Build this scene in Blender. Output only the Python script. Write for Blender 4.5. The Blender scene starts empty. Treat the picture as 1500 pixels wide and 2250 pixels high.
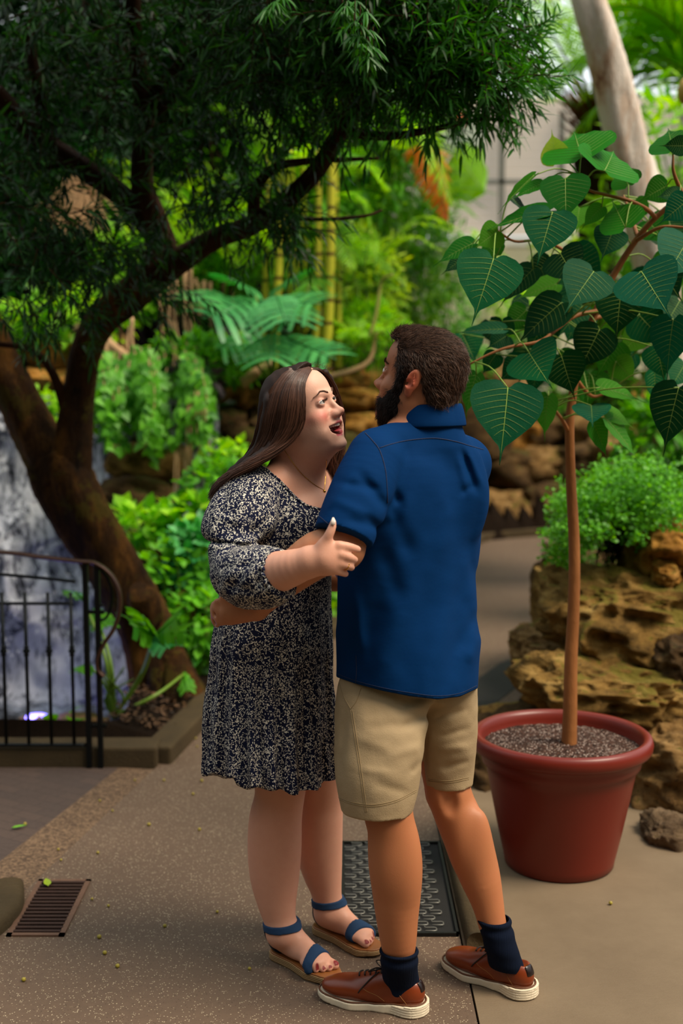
import bpy, math, random
import numpy as np
from mathutils import Vector, Matrix, noise
PI = math.pi
SC = bpy.context.scene
COL = SC.collection
# ---------------------------------------------------------------- camera, light, exposure
PITCH = math.radians(6.6); FPX = 2800.0; CAMZ = 1.67
cam_d = bpy.data.cameras.new('camera'); cam = bpy.data.objects.new('camera', cam_d); COL.objects.link(cam)
cam.location = (0, 0, CAMZ); cam.rotation_euler = (PI/2 - PITCH, 0, 0)
cam_d.sensor_fit = 'VERTICAL'; cam_d.sensor_height = 36; cam_d.sensor_width = 24
cam_d.lens = FPX/2250*36; cam_d.clip_end = 200
cam_d.dof.use_dof = True; cam_d.dof.focus_distance = 3.28; cam_d.dof.aperture_fstop = 2.0
SC.camera = cam
SC.view_settings.view_transform = 'Standard'; SC.view_settings.look = 'None'
SC.view_settings.gamma = 1; SC.view_settings.use_curve_mapping = False
SC.view_settings.exposure = -0.05
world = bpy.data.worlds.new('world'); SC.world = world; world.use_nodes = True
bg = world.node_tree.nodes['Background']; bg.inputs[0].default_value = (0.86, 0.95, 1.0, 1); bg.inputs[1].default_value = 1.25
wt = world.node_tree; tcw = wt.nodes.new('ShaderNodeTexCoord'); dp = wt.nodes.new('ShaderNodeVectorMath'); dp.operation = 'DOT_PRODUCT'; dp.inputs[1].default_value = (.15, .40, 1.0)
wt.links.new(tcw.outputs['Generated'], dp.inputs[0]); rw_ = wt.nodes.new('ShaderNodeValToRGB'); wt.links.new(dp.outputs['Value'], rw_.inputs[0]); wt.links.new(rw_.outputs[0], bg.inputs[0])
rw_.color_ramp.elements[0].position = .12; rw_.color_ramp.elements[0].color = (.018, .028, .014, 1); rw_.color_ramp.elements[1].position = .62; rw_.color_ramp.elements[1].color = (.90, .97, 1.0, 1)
sun_d = bpy.data.lights.new('sun', 'SUN'); sun = bpy.data.objects.new('sun', sun_d); COL.objects.link(sun)
sun_d.energy = 4.6; sun_d.angle = math.radians(26); sun_d.color = (1.0, 0.87, 0.68)
SUNV = Vector((0.62, -0.28, 1.0))
sun.rotation_euler = SUNV.to_track_quat('Z', 'Y').to_euler()
# ---------------------------------------------------------------- pixel <-> place
CF = np.array([0, math.cos(PITCH), -math.sin(PITCH)]); CU = np.array([0, math.sin(PITCH), math.cos(PITCH)])
def ray(px, py): return CF + np.array([1, 0, 0])*(px-750)/FPX + CU*(1125-py)/FPX
def W(px, py, Y):
    d = ray(px, py); return np.array([0, 0, CAMZ]) + d*(Y/d[1])
def G(px, py, z=0.0):
    d = ray(px, py); return np.array([0, 0, CAMZ]) + d*((z-CAMZ)/d[2])
def nrm(v):
    v = np.asarray(v, float); return v/(np.linalg.norm(v)+1e-12)
# ---------------------------------------------------------------- materials
def srgb(h):
    if isinstance(h, str): c = [int(h[i:i+2], 16)/255 for i in (0, 2, 4)]
    else: c = h
    return tuple((x/12.92 if x <= .04045 else ((x+.055)/1.055)**2.4) for x in c) + (1,)
class NT:
    def __init__(s, name, rough=.6, spec=.5):
        s.m = bpy.data.materials.new(name); s.m.use_nodes = True; s.t = s.m.node_tree
        s.b = s.t.nodes['Principled BSDF']; s.b.inputs['Roughness'].default_value = rough
        s.b.inputs['Specular IOR Level'].default_value = spec
        s._c = None
    def n(s, ty, **kw):
        x = s.t.nodes.new(ty)
        for k, v in kw.items():
            if k in x.inputs: x.inputs[k].default_value = v
            else: setattr(x, k, v)
        return x
    def l(s, a, b):
        s.t.links.new(a, b); return s
    def coord(s, kind='Object', scale=None, rot=None):
        if s._c is None: s._c = s.n('ShaderNodeTexCoord')
        o = s._c.outputs[kind]
        if scale is not None or rot is not None:
            mp = s.n('ShaderNodeMapping')
            if scale is not None: mp.inputs['Scale'].default_value = scale if hasattr(scale, '__len__') else (scale,)*3
            if rot is not None: mp.inputs['Rotation'].default_value = rot
            s.l(o, mp.inputs[0]); o = mp.outputs[0]
        return o
    def noise(s, scale, detail=4, rough=.6, vec=None, dist=0):
        x = s.n('ShaderNodeTexNoise'); x.inputs['Scale'].default_value = scale; x.inputs['Detail'].default_value = detail
        x.inputs['Roughness'].default_value = rough; x.inputs['Distortion'].default_value = dist
        s.l(vec if vec is not None else s.coord(), x.inputs['Vector']); return x.outputs[0]
    def vor(s, scale, feat='F1', out='Distance', vec=None, rnd=1):
        x = s.n('ShaderNodeTexVoronoi'); x.feature = feat; x.inputs['Scale'].default_value = scale
        x.inputs['Randomness'].default_value = rnd
        s.l(vec if vec is not None else s.coord(), x.inputs['Vector']); return x.outputs[out]
    def ramp(s, fac, stops, interp='LINEAR'):
        x = s.n('ShaderNodeValToRGB'); r = x.color_ramp; r.interpolation = interp
        while len(r.elements) < len(stops): r.elements.new(.5)
        for e, (p, c) in zip(r.elements, stops):
            e.position = p; e.color = c if hasattr(c, '__len__') and len(c) == 4 else (srgb(c) if isinstance(c, str) else (c, c, c, 1))
        s.l(fac, x.inputs[0]); return x.outputs[0]
    def mix(s, fac, a, b, mode='MIX'):
        x = s.n('ShaderNodeMix'); x.data_type = 'RGBA'; x.blend_type = mode
        for sock, v in ((x.inputs[0], fac), (x.inputs[6], a), (x.inputs[7], b)):
            if isinstance(v, bpy.types.NodeSocket): s.l(v, sock)
            else: sock.default_value = srgb(v) if isinstance(v, str) else v
        return x.outputs[2]
    def math(s, op, a, b=None, c=None):
        x = s.n('ShaderNodeMath'); x.operation = op
        for i, v in enumerate((a, b, c)):
            if v is None: continue
            if isinstance(v, bpy.types.NodeSocket): s.l(v, x.inputs[i])
            else: x.inputs[i].default_value = v
        return x.outputs[0]
    def attr(s, name, out='Color'):
        x = s.n('ShaderNodeAttribute'); x.attribute_name = name; return x.outputs[out]
    def color(s, c):
        if isinstance(c, bpy.types.NodeSocket): s.l(c, s.b.inputs['Base Color'])
        else: s.b.inputs['Base Color'].default_value = srgb(c) if isinstance(c, str) else c
        return s
    def bump(s, h, strength=.3, dist=.01):
        x = s.n('ShaderNodeBump'); x.inputs['Strength'].default_value = strength; x.inputs['Distance'].default_value = dist
        s.l(h, x.inputs['Height']); s.l(x.outputs[0], s.b.inputs['Normal']); return s
MATS = {}
def simple(name, col, rough=.6, metal=0, spec=.5, vary=.0, vscale=6, bump=0, bscale=60):
    if name in MATS: return MATS[name]
    n = NT(name, rough, spec); n.b.inputs['Metallic'].default_value = metal
    if vary: 
        c = srgb(col) if isinstance(col, str) else col
        n.color(n.mix(n.noise(vscale), tuple(x*(1-vary) for x in c[:3])+(1,), tuple(min(1, x*(1+vary)) for x in c[:3])+(1,)))
    else: n.color(col)
    if bump: n.bump(n.noise(bscale), bump, .005)
    MATS[name] = n.m; return n.m
def leafmat(name, lo, hi, rough=.42, trans=.3, vscale=2.5, spec=.5, tint=None):
    """double sided leaf: colour varies per leaf through a face attribute 'v'"""
    n = NT(name, rough, spec)
    v = n.attr('v', 'Fac'); c = n.mix(v, lo, hi)
    n.color(c)
    tr = n.n('ShaderNodeBsdfTranslucent'); mx = n.n('ShaderNodeMixShader'); mx.inputs[0].default_value = trans
    hs = n.n('ShaderNodeHueSaturation'); hs.inputs['Saturation'].default_value = 1.15; hs.inputs['Value'].default_value = 1.35
    hs.inputs['Hue'].default_value = .485
    n.l(c, hs.inputs['Color']); n.l(hs.outputs[0], tr.inputs[0])
    out = n.t.nodes['Material Output']
    n.l(n.b.outputs[0], mx.inputs[1]); n.l(tr.outputs[0], mx.inputs[2]); n.l(mx.outputs[0], out.inputs[0])
    return n.m
# ---------------------------------------------------------------- objects
def tag(o, label=None, cat=None, group=None, kind=None):
    if label: o['label'] = label
    if cat: o['category'] = cat
    if group: o['group'] = group
    if kind: o['kind'] = kind
    return o
def empty(name, loc, label, cat, group=None, rz=0):
    o = bpy.data.objects.new(name, None); COL.objects.link(o); o.location = tuple(loc); o.rotation_euler = (0, 0, rz)
    o.empty_display_size = .1
    return tag(o, label, cat, group)
def link(name, me, mat=None, parent=None, loc=None):
    o = bpy.data.objects.new(name, me); COL.objects.link(o)
    if mat is not None and not me.materials:
        for m in (mat if isinstance(mat, (list, tuple)) else [mat]): me.materials.append(m)
    if loc is not None: o.location = tuple(loc)
    if parent is not None:
        o.parent = parent
        if loc is None: o.location = tuple(-x for x in parent.location) if parent.parent is None else (0, 0, 0)
    return o
def copy_tree(o, parent=None):
    c = o.copy(); COL.objects.link(c)
    if parent is not None: c.parent = parent
    for ch in list(o.children): copy_tree(ch, c)
    return c
class MB:
    """collects geometry of ONE mesh"""
    def __init__(s): s.v = []; s.f = []; s.a = []; s.mi = []; s.n = 0; s.cur = 0; s.val = .5
    def add(s, verts, faces, val=None):
        b = s.n; verts = np.asarray(verts, float).reshape(-1, 3); s.v.append(verts); s.n += len(verts)
        for f in faces: s.f.append([i+b for i in f])
        s.a += [s.val if val is None else val]*len(faces); s.mi += [s.cur]*len(faces)
        return s
    def tube(s, pts, rad, n=8, cap=True, val=None, flat=None):
        P = np.asarray(pts, float); m = len(P)
        R = np.full(m, rad, float) if np.isscalar(rad) else np.interp(np.linspace(0, 1, m), np.linspace(0, 1, len(rad)), rad)
        T = np.gradient(P, axis=0); T /= (np.linalg.norm(T, axis=1)[:, None]+1e-12)
        ref = np.array([0, 0, 1.]) if abs(T[0][2]) < .9 else np.array([1., 0, 0])
        u = nrm(np.cross(T[0], ref)); V = []
        an = np.arange(n)*2*PI/n; ca, sa = np.cos(an)[:, None], np.sin(an)[:, None]
        for i in range(m):
            u = nrm(u - T[i]*np.dot(u, T[i])); w = np.cross(T[i], u)
            V.append(P[i] + R[i]*(ca*u + sa*w*(flat or 1)))
        V = np.concatenate(V); F = []
        for i in range(m-1):
            for j in range(n):
                a = i*n+j; b = i*n+(j+1) % n; F.append((a, b, b+n, a+n))
        if cap: F.append(tuple(range(n))[::-1]); F.append(tuple((m-1)*n+j for j in range(n)))
        return s.add(V, F, val)
    def box(s, c, size, rz=0, M=None, val=None):
        x, y, z = [d/2 for d in size]
        V = np.array([(-x,-y,-z),(x,-y,-z),(x,y,-z),(-x,y,-z),(-x,-y,z),(x,-y,z),(x,y,z),(-x,y,z)])
        if rz: V = V @ np.array(Matrix.Rotation(rz, 3, 'Z')).T
        if M is not None: V = V @ np.asarray(M).T
        return s.add(V+np.asarray(c), [(0,3,2,1),(4,5,6,7),(0,1,5,4),(1,2,6,5),(2,3,7,6),(3,0,4,7)], val)
    def prism(s, poly, z0, z1, val=None):
        n = len(poly); V = [(p[0], p[1], z0) for p in poly]+[(p[0], p[1], z1) for p in poly]
        F = [tuple(range(n))[::-1], tuple(range(n, 2*n))]+[(i, (i+1) % n, n+(i+1) % n, n+i) for i in range(n)]
        return s.add(V, F, val)
    def lathe(s, prof, c=(0,0,0), n=48, val=None, closed=False):
        V = []; F = []; m = len(prof)
        for r, z in prof:
            for j in range(n):
                a = 2*PI*j/n; V.append((c[0]+r*math.cos(a), c[1]+r*math.sin(a), c[2]+z))
        for i in range(m-1 if not closed else m):
            for j in range(n):
                a = i*n+j; b = i*n+(j+1) % n; k = ((i+1) % m)*n
                F.append((a, b, k+(j+1) % n, k+j))
        return s.add(V, F, val)
    def build(s, name, mat, parent=None, smooth=True, loc=None, bevel=0, subsurf=0):
        me = bpy.data.meshes.new(name)
        V = np.concatenate(s.v) if s.v else np.zeros((0, 3))
        nf = len(s.f); ls = np.fromiter((len(f) for f in s.f), np.int32, nf)
        idx = np.fromiter((i for f in s.f for i in f), np.int32, int(ls.sum()))
        me.vertices.add(len(V)); me.vertices.foreach_set('co', V.astype(np.float32).ravel())
        me.loops.add(len(idx)); me.loops.foreach_set('vertex_index', idx)
        me.polygons.add(nf); st = np.zeros(nf, np.int32); st[1:] = np.cumsum(ls)[:-1]
        me.polygons.foreach_set('loop_start', st); me.polygons.foreach_set('loop_total', ls)
        me.polygons.foreach_set('use_smooth', np.full(nf, smooth)); me.polygons.foreach_set('material_index', np.array(s.mi, np.int32))
        me.update(calc_edges=True)
        at = me.attributes.new('v', 'FLOAT', 'FACE'); at.data.foreach_set('value', np.array(s.a, np.float32))
        o = link(name, me, mat, parent, loc)
        if bevel:
            md = o.modifiers.new('b', 'BEVEL'); md.width = bevel; md.segments = 2; md.limit_method = 'ANGLE'
        if subsurf:
            md = o.modifiers.new('s', 'SUBSURF'); md.levels = subsurf; md.render_levels = subsurf
        return o
def spline(pts, n=24):
    P = np.asarray(pts, float)
    if len(P) < 3:
        t = np.linspace(0, 1, n)[:, None]; return P[0]*(1-t)+P[-1]*t
    Q = np.vstack([2*P[0]-P[1], P, 2*P[-1]-P[-2]]); out = []
    m = len(P)-1
    for t in np.linspace(0, m-1e-9, n):
        i = int(t); u = t-i; p0, p1, p2, p3 = Q[i], Q[i+1], Q[i+2], Q[i+3]
        out.append(.5*((2*p1)+(-p0+p2)*u+(2*p0-5*p1+4*p2-p3)*u*u+(-p0+3*p1-3*p2+p3)*u**3))
    return np.array(out)
# ---------------------------------------------------------------- sculpting: a distance field meshed with surface nets
def axis(segs):
    out = [segs[0][0]]
    for a, b, h in segs:
        n = max(1, round((b-a)/h)); out += list(np.linspace(a, b, n+1)[1:])
    return np.array(out, np.float32)
class Field:
    def __init__(s, xs, ys, zs):
        s.ax = [xs, ys, zs]; s.f = np.full((len(xs), len(ys), len(zs)), .05, np.float32)
        s.R = np.eye(3); s.c = np.zeros(3); s.sc = 1.0
    def frame(s, c=(0,0,0), R=None, sc=1.0):
        s.c = np.asarray(c, float); s.R = np.eye(3) if R is None else np.asarray(R, float); s.sc = sc; return s
    def w(s, p): return s.c + s.R @ (np.asarray(p, float)*s.sc)
    def region(s, lo, hi):
        sl = []
        for a in range(3):
            i = max(0, int(np.searchsorted(s.ax[a], lo[a]))-1); j = min(len(s.ax[a]), int(np.searchsorted(s.ax[a], hi[a]))+1)
            if j-i < 2: return None
            sl.append(slice(i, j))
        return tuple(sl)
    def grid(s, sl):
        X = s.ax[0][sl[0]][:, None, None]; Y = s.ax[1][sl[1]][None, :, None]; Z = s.ax[2][sl[2]][None, None, :]
        return X, Y, Z
    def comb(s, sl, d, k, mode):
        f = s.f[sl]; d = d.astype(np.float32)
        if mode == 'add':
            if k > 0:
                h = np.maximum(k-np.abs(f-d), 0)/k; s.f[sl] = np.minimum(f, d)-h*h*k*.25
            else: s.f[sl] = np.minimum(f, d)
        elif mode == 'sub':
            d = -d
            if k > 0:
                h = np.maximum(k-np.abs(f-d), 0)/k; s.f[sl] = np.maximum(f, d)+h*h*k*.25
            else: s.f[sl] = np.maximum(f, d)
    def ell(s, c, r, k=.01, rot=None, mode='add'):
        cw = s.w(c); r = np.asarray(r, float)*s.sc; R = s.R if rot is None else s.R @ np.asarray(rot)
        ext = np.sqrt((R**2) @ (r**2)); m = k+.012
        sl = s.region(cw-ext-m, cw+ext+m)
        if sl is None: return s
        X, Y, Z = s.grid(sl); x, y, z = X-cw[0], Y-cw[1], Z-cw[2]
        q = [R[0, i]*x+R[1, i]*y+R[2, i]*z for i in range(3)]
        k0 = np.sqrt(sum((q[i]/r[i])**2 for i in range(3)))+1e-9; k1 = np.sqrt(sum((q[i]/r[i]**2)**2 for i in range(3)))+1e-9
        s.comb(sl, k0*(k0-1)/k1, k, mode); return s
    def cap(s, a, b, ra, rb=None, k=.01, mode='add', flat=None, fr=None):
        """tapered capsule; flat = (direction, factor) widens the section along direction"""
        rb = ra if rb is None else rb
        A, B = s.w(a), s.w(b); ra *= s.sc; rb *= s.sc; m = max(ra, rb)*(max(1, flat[1]) if flat else 1)+k+.012
        sl = s.region(np.minimum(A, B)-m, np.maximum(A, B)+m)
        if sl is None: return s
        X, Y, Z = s.grid(sl); D = B-A; L2 = float(D @ D)+1e-12
        x, y, z = X-A[0], Y-A[1], Z-A[2]
        t = np.clip((x*D[0]+y*D[1]+z*D[2])/L2, 0, 1)
        x = x-t*D[0]; y = y-t*D[1]; z = z-t*D[2]
        if flat:
            u = s.R @ nrm(flat[0]); du = x*u[0]+y*u[1]+z*u[2]; g = du*(1/flat[1]-1); x = x+g*u[0]; y = y+g*u[1]; z = z+g*u[2]
        s.comb(sl, np.sqrt(x*x+y*y+z*z)-(ra+(rb-ra)*t), k, mode); return s
    def chain(s, pts, rad, k=.01, flat=None, mode='add'):
        n = (len(pts)-1)*4+1; P = spline([s.w(p) for p in pts], n) if len(pts) > 2 else np.array([s.w(p) for p in pts]); R0 = spline([(r, 0, 0) for r in rad], len(P))[:, 0]*s.sc
        m = R0.max()*(max(1, flat[1]) if flat else 1)+k+.012; sl = s.region(P.min(0)-m, P.max(0)+m)
        if sl is None: return s
        T = Field.__new__(Field); T.ax = [s.ax[i][sl[i]] for i in range(3)]; T.f = np.full(s.f[sl].shape, .05, np.float32); T.frame(R=s.R)
        if flat: T.R = s.R
        for i in range(len(P)-1):
            T.c = np.zeros(3); Rk = T.R; T.R = np.eye(3) if not flat else T.R
            a_, b_ = (P[i], P[i+1]) if not flat else (s.R.T @ P[i], s.R.T @ P[i+1])
            T.cap(a_, b_, R0[i], R0[i+1], 0, 'add', flat); T.R = Rk
        s.comb(sl, T.f, k, mode); return s
    def op(s, fn, lo, hi, k=.01, mode='add'):
        sl = s.region(lo, hi)
        if sl is None: return s
        X, Y, Z = s.grid(sl); s.comb(sl, np.broadcast_to(fn(X, Y, Z), s.f[sl].shape), k, mode); return s
    def disp(s, fn, lo=None, hi=None, band=.03):
        sl = s.region(lo, hi) if lo is not None else tuple(slice(0, len(a)) for a in s.ax)
        f = s.f[sl]; m = np.abs(f) < band
        i, j, k = np.nonzero(m)
        x = s.ax[0][sl[0]][i]; y = s.ax[1][sl[1]][j]; z = s.ax[2][sl[2]][k]
        f[m] += fn(x, y, z).astype(np.float32); s.f[sl] = f; return s
    def mesh(s):
        f = s.f; S = f < 0; nx, ny, nz = f.shape
        cnt = np.zeros((nx-1, ny-1, nz-1), np.int8)
        for dx in (0, 1):
            for dy in (0, 1):
                for dz in (0, 1): cnt += S[dx:nx-1+dx, dy:ny-1+dy, dz:nz-1+dz]
        act = (cnt > 0) & (cnt < 8); I, J, K = np.nonzero(act); n = len(I)
        idx = np.full(act.shape, -1, np.int32); idx[I, J, K] = np.arange(n, dtype=np.int32)
        acc = np.zeros((n, 3)); w = np.zeros(n)
        ax = s.ax
        for d in range(3):
            o = [(a, b) for a in (0, 1) for b in (0, 1)]
            for a, b in o:
                off = [0, 0, 0]; e = [i for i in range(3) if i != d]; off[e[0]] = a; off[e[1]] = b
                i0, j0, k0 = I+off[0], J+off[1], K+off[2]
                i1, j1, k1 = i0+(d == 0), j0+(d == 1), k0+(d == 2)
                f0 = f[i0, j0, k0]; f1 = f[i1, j1, k1]; c = (f0 < 0) != (f1 < 0)
                t = np.where(c, f0/(f0-f1+1e-20), 0)
                P = np.stack([ax[0][i0]+t*(ax[0][i1]-ax[0][i0]), ax[1][j0]+t*(ax[1][j1]-ax[1][j0]), ax[2][k0]+t*(ax[2][k1]-ax[2][k0])], 1)
                acc[c] += P[c]; w[c] += 1
        V = acc/np.maximum(w, 1)[:, None]; Q = []
        for d in range(3):
            e = [i for i in range(3) if i != d]
            sl0 = [slice(None)]*3; sl1 = [slice(None)]*3; sl0[d] = slice(0, -1); sl1[d] = slice(1, None)
            A = S[tuple(sl0)]; B = S[tuple(sl1)]; ch = A != B
            c = list(np.nonzero(ch)); ok = np.ones(len(c[0]), bool)
            for q in e: ok &= (c[q] > 0) & (c[q] < f.shape[q]-1)
            c = [x[ok] for x in c]; fl = A[tuple(c)]
            def at(a, b):
                g = [x.copy() for x in c]; g[e[0]] -= a; g[e[1]] -= b; return idx[tuple(g)]
            q = np.stack([at(0, 0), at(1, 0), at(1, 1), at(0, 1)], 1)
            flip = fl if d == 1 else ~fl
            q[flip] = q[flip][:, ::-1]; Q.append(q)
        Q = np.concatenate(Q); return V, Q[(Q >= 0).all(1)]
def field_object(F, name, mat, parent, color=None, smooth_iter=0, extra=None, head=None):
    V, Q = F.mesh() if isinstance(F, Field) else F
    for it_ in range(smooth_iter):
        A = np.zeros_like(V); c = np.zeros(len(V))
        for i in range(4):
            a, b = Q[:, i], Q[:, (i+1) % 4]
            for ax_ in range(3):
                A[:, ax_] += np.bincount(a, V[b, ax_], len(V))+np.bincount(b, V[a, ax_], len(V))
            c += np.bincount(a, minlength=len(V))+np.bincount(b, minlength=len(V))
        w_ = np.full((len(V), 1), .6) if head is None or it_ < 2 else .6*np.clip((head-V[:, 2:3])/.03, 0, 1)
        V = V*(1-w_)+w_*A/np.maximum(c, 1)[:, None]
    me = bpy.data.meshes.new(name); me.vertices.add(len(V)); me.vertices.foreach_set('co', V.astype(np.float32).ravel())
    me.loops.add(Q.size); me.loops.foreach_set('vertex_index', Q.astype(np.int32).ravel())
    me.polygons.add(len(Q)); me.polygons.foreach_set('loop_start', np.arange(len(Q), dtype=np.int32)*4)
    me.polygons.foreach_set('loop_total', np.full(len(Q), 4, np.int32)); me.polygons.foreach_set('use_smooth', np.ones(len(Q), bool))
    me.update(calc_edges=True)
    if color is not None:
        c = np.ones((len(V), 4), np.float32); c[:, :3] = color(V)
        at = me.color_attributes.new('Col', 'FLOAT_COLOR', 'POINT'); at.data.foreach_set('color', c.ravel())
    if extra is not None:
        for nm, arr in extra(V).items():
            at = me.attributes.new(nm, 'FLOAT_VECTOR', 'POINT'); at.data.foreach_set('vector', arr.astype(np.float32).ravel())
    return link(name, me, mat, parent)
def rows(*v): return np.array(v, float).T        # columns = axes
def topx(x, y, z):
    """numpy: place -> pixel"""
    dz = z-CAMZ; dep = y*CF[1]+dz*CF[2]; up = y*CU[1]+dz*CU[2]
    return 750+FPX*x/dep, 1125-FPX*up/dep
def segd(px, py, a, b):
    ax_, ay = a; bx, by = b; dx, dy = bx-ax_, by-ay; t = np.clip(((px-ax_)*dx+(py-ay)*dy)/(dx*dx+dy*dy), 0, 1)
    return np.hypot(px-ax_-t*dx, py-ay-t*dy), t
def vnoise(x, y, z, s, seed=0):
    """cheap smooth value noise"""
    x, y, z = x*s+seed*17.3, y*s+seed*7.7, z*s+seed*3.1
    def h(i, j, k):
        n = (i*374761393+j*668265263+k*2147483647+seed*1013904223).astype(np.int64)
        n = (n ^ (n >> 13))*1274126177; return ((n ^ (n >> 16)) & 0xffff)/32768.0-1
    i, j, k = np.floor(x), np.floor(y), np.floor(z); u, v, w = x-i, y-j, z-k
    i, j, k = i.astype(np.int64), j.astype(np.int64), k.astype(np.int64)
    u, v, w = u*u*(3-2*u), v*v*(3-2*v), w*w*(3-2*w); r = 0
    for a in (0, 1):
        for b in (0, 1):
            for c in (0, 1): r = r+h(i+a, j+b, k+c)*(u if a else 1-u)*(v if b else 1-v)*(w if c else 1-w)
    return r
# ================================================================ ground and paving
def cellpos(v): return v
n = NT('aggregate_paving', .75, .3)
sp = n.vor(150); grit = n.noise(260, 3, .7); big = n.noise(1.1, 5, .6)
base = n.mix(big, '41332a', '665344'); base = n.mix(n.math('MULTIPLY', n.noise(38, 4, .7), .5), base, '7a624e')
cell = n.vor(210, 'F1', 'Color'); sep = n.n('ShaderNodeSeparateColor'); n.l(cell, sep.inputs[0])
fl = n.math('MULTIPLY', n.math('GREATER_THAN', sep.outputs[0], .84), n.math('LESS_THAN', n.vor(210), .38))
base = n.mix(n.math('MULTIPLY', fl, .8), base, 'b8a78a')
dk = n.math('MULTIPLY', n.math('GREATER_THAN', sep.outputs[1], .88), n.math('LESS_THAN', n.vor(210), .36)); base = n.mix(n.math('MULTIPLY', dk, .6), base, '2a1e16')
n.color(base); n.bump(n.math('ADD', grit, n.math('MULTIPLY', fl, .5)), .35, .004); pave = n.m
n = NT('coarse_band', .8, .25); v = n.vor(120, 'F1', 'Color'); s_ = n.n('ShaderNodeSeparateColor'); n.l(v, s_.inputs[0])
n.color(n.mix(s_.outputs[0], '46362a', '7c634c')); n.bump(n.vor(120), .5, .006); band = n.m
n = NT('brick_paving', .8, .25); bt = n.n('ShaderNodeTexBrick'); n.l(n.coord('Object', (1, 1, 1), (0, 0, .55)), bt.inputs['Vector'])
bt.inputs['Scale'].default_value = 4.2; bt.inputs['Color1'].default_value = srgb('3c322f'); bt.inputs['Color2'].default_value = srgb('483a34'); bt.inputs['Mortar'].default_value = srgb('352b28'); bt.inputs['Mortar Size'].default_value = .012
n.color(n.mix(n.math('MULTIPLY', n.noise(60, 4), .4), bt.outputs[0], '6b5a50')); n.bump(n.noise(150, 3), .3, .003); brick = n.m
n = NT('concrete', .85, .2); n.color(n.mix(n.noise(2.2, 6, .65), '5e4e3c', '87755e')); br = n.n('ShaderNodeTexNoise'); br.inputs['Scale'].default_value = 30; br.inputs['Detail'].default_value = 5
n.l(n.coord('Object', (1, 9, 1), (0, 0, .25)), br.inputs['Vector']); n.bump(n.math('ADD', br.outputs[0], n.math('MULTIPLY', n.noise(220, 3), .6)), .45, .004); conc = n.m
n = NT('mossy_concrete', .9, .2); n.color(n.mix(n.noise(5, 5, .7), '2e271b', '57472f')); n.bump(n.noise(90, 5, .7), .5, .008); mossc = n.m
n = NT('soil', .95, .1); n.color(n.mix(n.noise(9, 6, .7), '120c08', '2e2014')); n.bump(n.noise(40, 6, .75), .9, .05); soilm = n.m
def flat(name, poly, mat, z=0.0, th=.05):
    m = MB(); m.prism([tuple(p) for p in poly], z-th, z); return tag(m.build(name, mat, smooth=False), kind='structure')
A0, A1 = G(-60, 1940)[:2], G(262, 1686)[:2]
B0, B1 = G(60, 1952)[:2], G(338, 1690)[:2]
dA = nrm(A1-A0); Aex = A0-dA*4; dB = nrm(B1-B0); Bex = B0-dB*4
flat('floor_brick', [Aex, A1, (-6, A1[1]), (-8, A1[1]), (-8, Aex[1])], brick)
flat('floor_band', [Aex, Bex, B1, A1], band)
flat('floor', [Bex, (.347, -1), (.347, 5.2), (.75, 5.8), (1.0, 6.6), (1.28, 8.0), (1.95, 10.6), (3.6, 11.6), (3.4, 13.0), (1.9, 12.4), (1.30, 12.05), (.5, 9.7), (-.14, 7.6), (-.66, 6.0), B1], pave)
flat('floor_slab', [(.353, -1), (5, -1), (5, 6), (1.3, 6), (.80, 5.5), (.353, 5.0)], conc, -.001)
flat('floor_under', [(-9, -2), (9, -2), (9, 5.1), (-9, 5.1)], soilm, -.012, .3)
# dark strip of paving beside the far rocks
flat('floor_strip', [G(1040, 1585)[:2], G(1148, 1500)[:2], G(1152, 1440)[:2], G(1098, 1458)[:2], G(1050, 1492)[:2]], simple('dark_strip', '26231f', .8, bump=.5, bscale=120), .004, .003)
def rolled(name, pts, r, mat, h=.6, seed=1):
    P = spline(pts, 60); m = MB(); V = []; K = 12
    T = np.gradient(P, axis=0); rr = np.random.RandomState(seed)
    for i, p in enumerate(P):
        t = nrm(T[i]); s = np.array([-t[1], t[0], 0])
        for j in range(K):
            a = PI*j/(K-1); c, s2 = math.cos(a), math.sin(a); V.append(p+s*r*math.copysign(abs(c)**.6, c)+np.array([0, 0, h*r*s2**.6+(rr.rand()-.5)*.003]))
    m.add(V, [(i*K+j, i*K+j+1, (i+1)*K+j+1, (i+1)*K+j) for i in range(59) for j in range(K-1)]+[tuple(range(K)), tuple(range(59*K, 60*K))[::-1]])
    return tag(m.build(name, mat), kind='structure')
rolled('trim_1', [(.405, 3.50, 0), (.402, 4.0, 0), (.405, 4.5, 0), (.45, 5.1, 0)], .045, mossc, 1.1)
# planter curb by the tree and the base wall under the railing
def curb(name, pts, w, z0, z1, mat):
    P = np.array(pts, float); T = np.gradient(P, axis=0); L = []; R = []
    for p, t in zip(P, T):
        t = t/np.hypot(*t); s = np.array([-t[1], t[0]]); L.append(p+s*w/2); R.append(p-s*w/2)
    m = MB(); m.prism([tuple(p) for p in L]+[tuple(p) for p in R[::-1]], z0, z1); return tag(m.build(name, mat, smooth=False, bevel=.012), kind='structure')
cc = G(338, 1688)[:2]
curb('trim_2', [cc+np.array((.0, .06)), (-.655, 6.0), (-.40, 6.8), (-.10, 7.7), (.24, 8.7), (.56, 9.7), (.95, 10.9), (1.28, 11.95), (1.45, 12.2), (1.9, 12.42), (3.4, 13.0)], .13, -.05, .075, mossc)
m = MB(); m.box((-3.9, cc[1]+.09, .02), (6.26, .16, .13)); tag(m.build('trim_3', mossc, smooth=False, bevel=.012), kind='structure')
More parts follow.
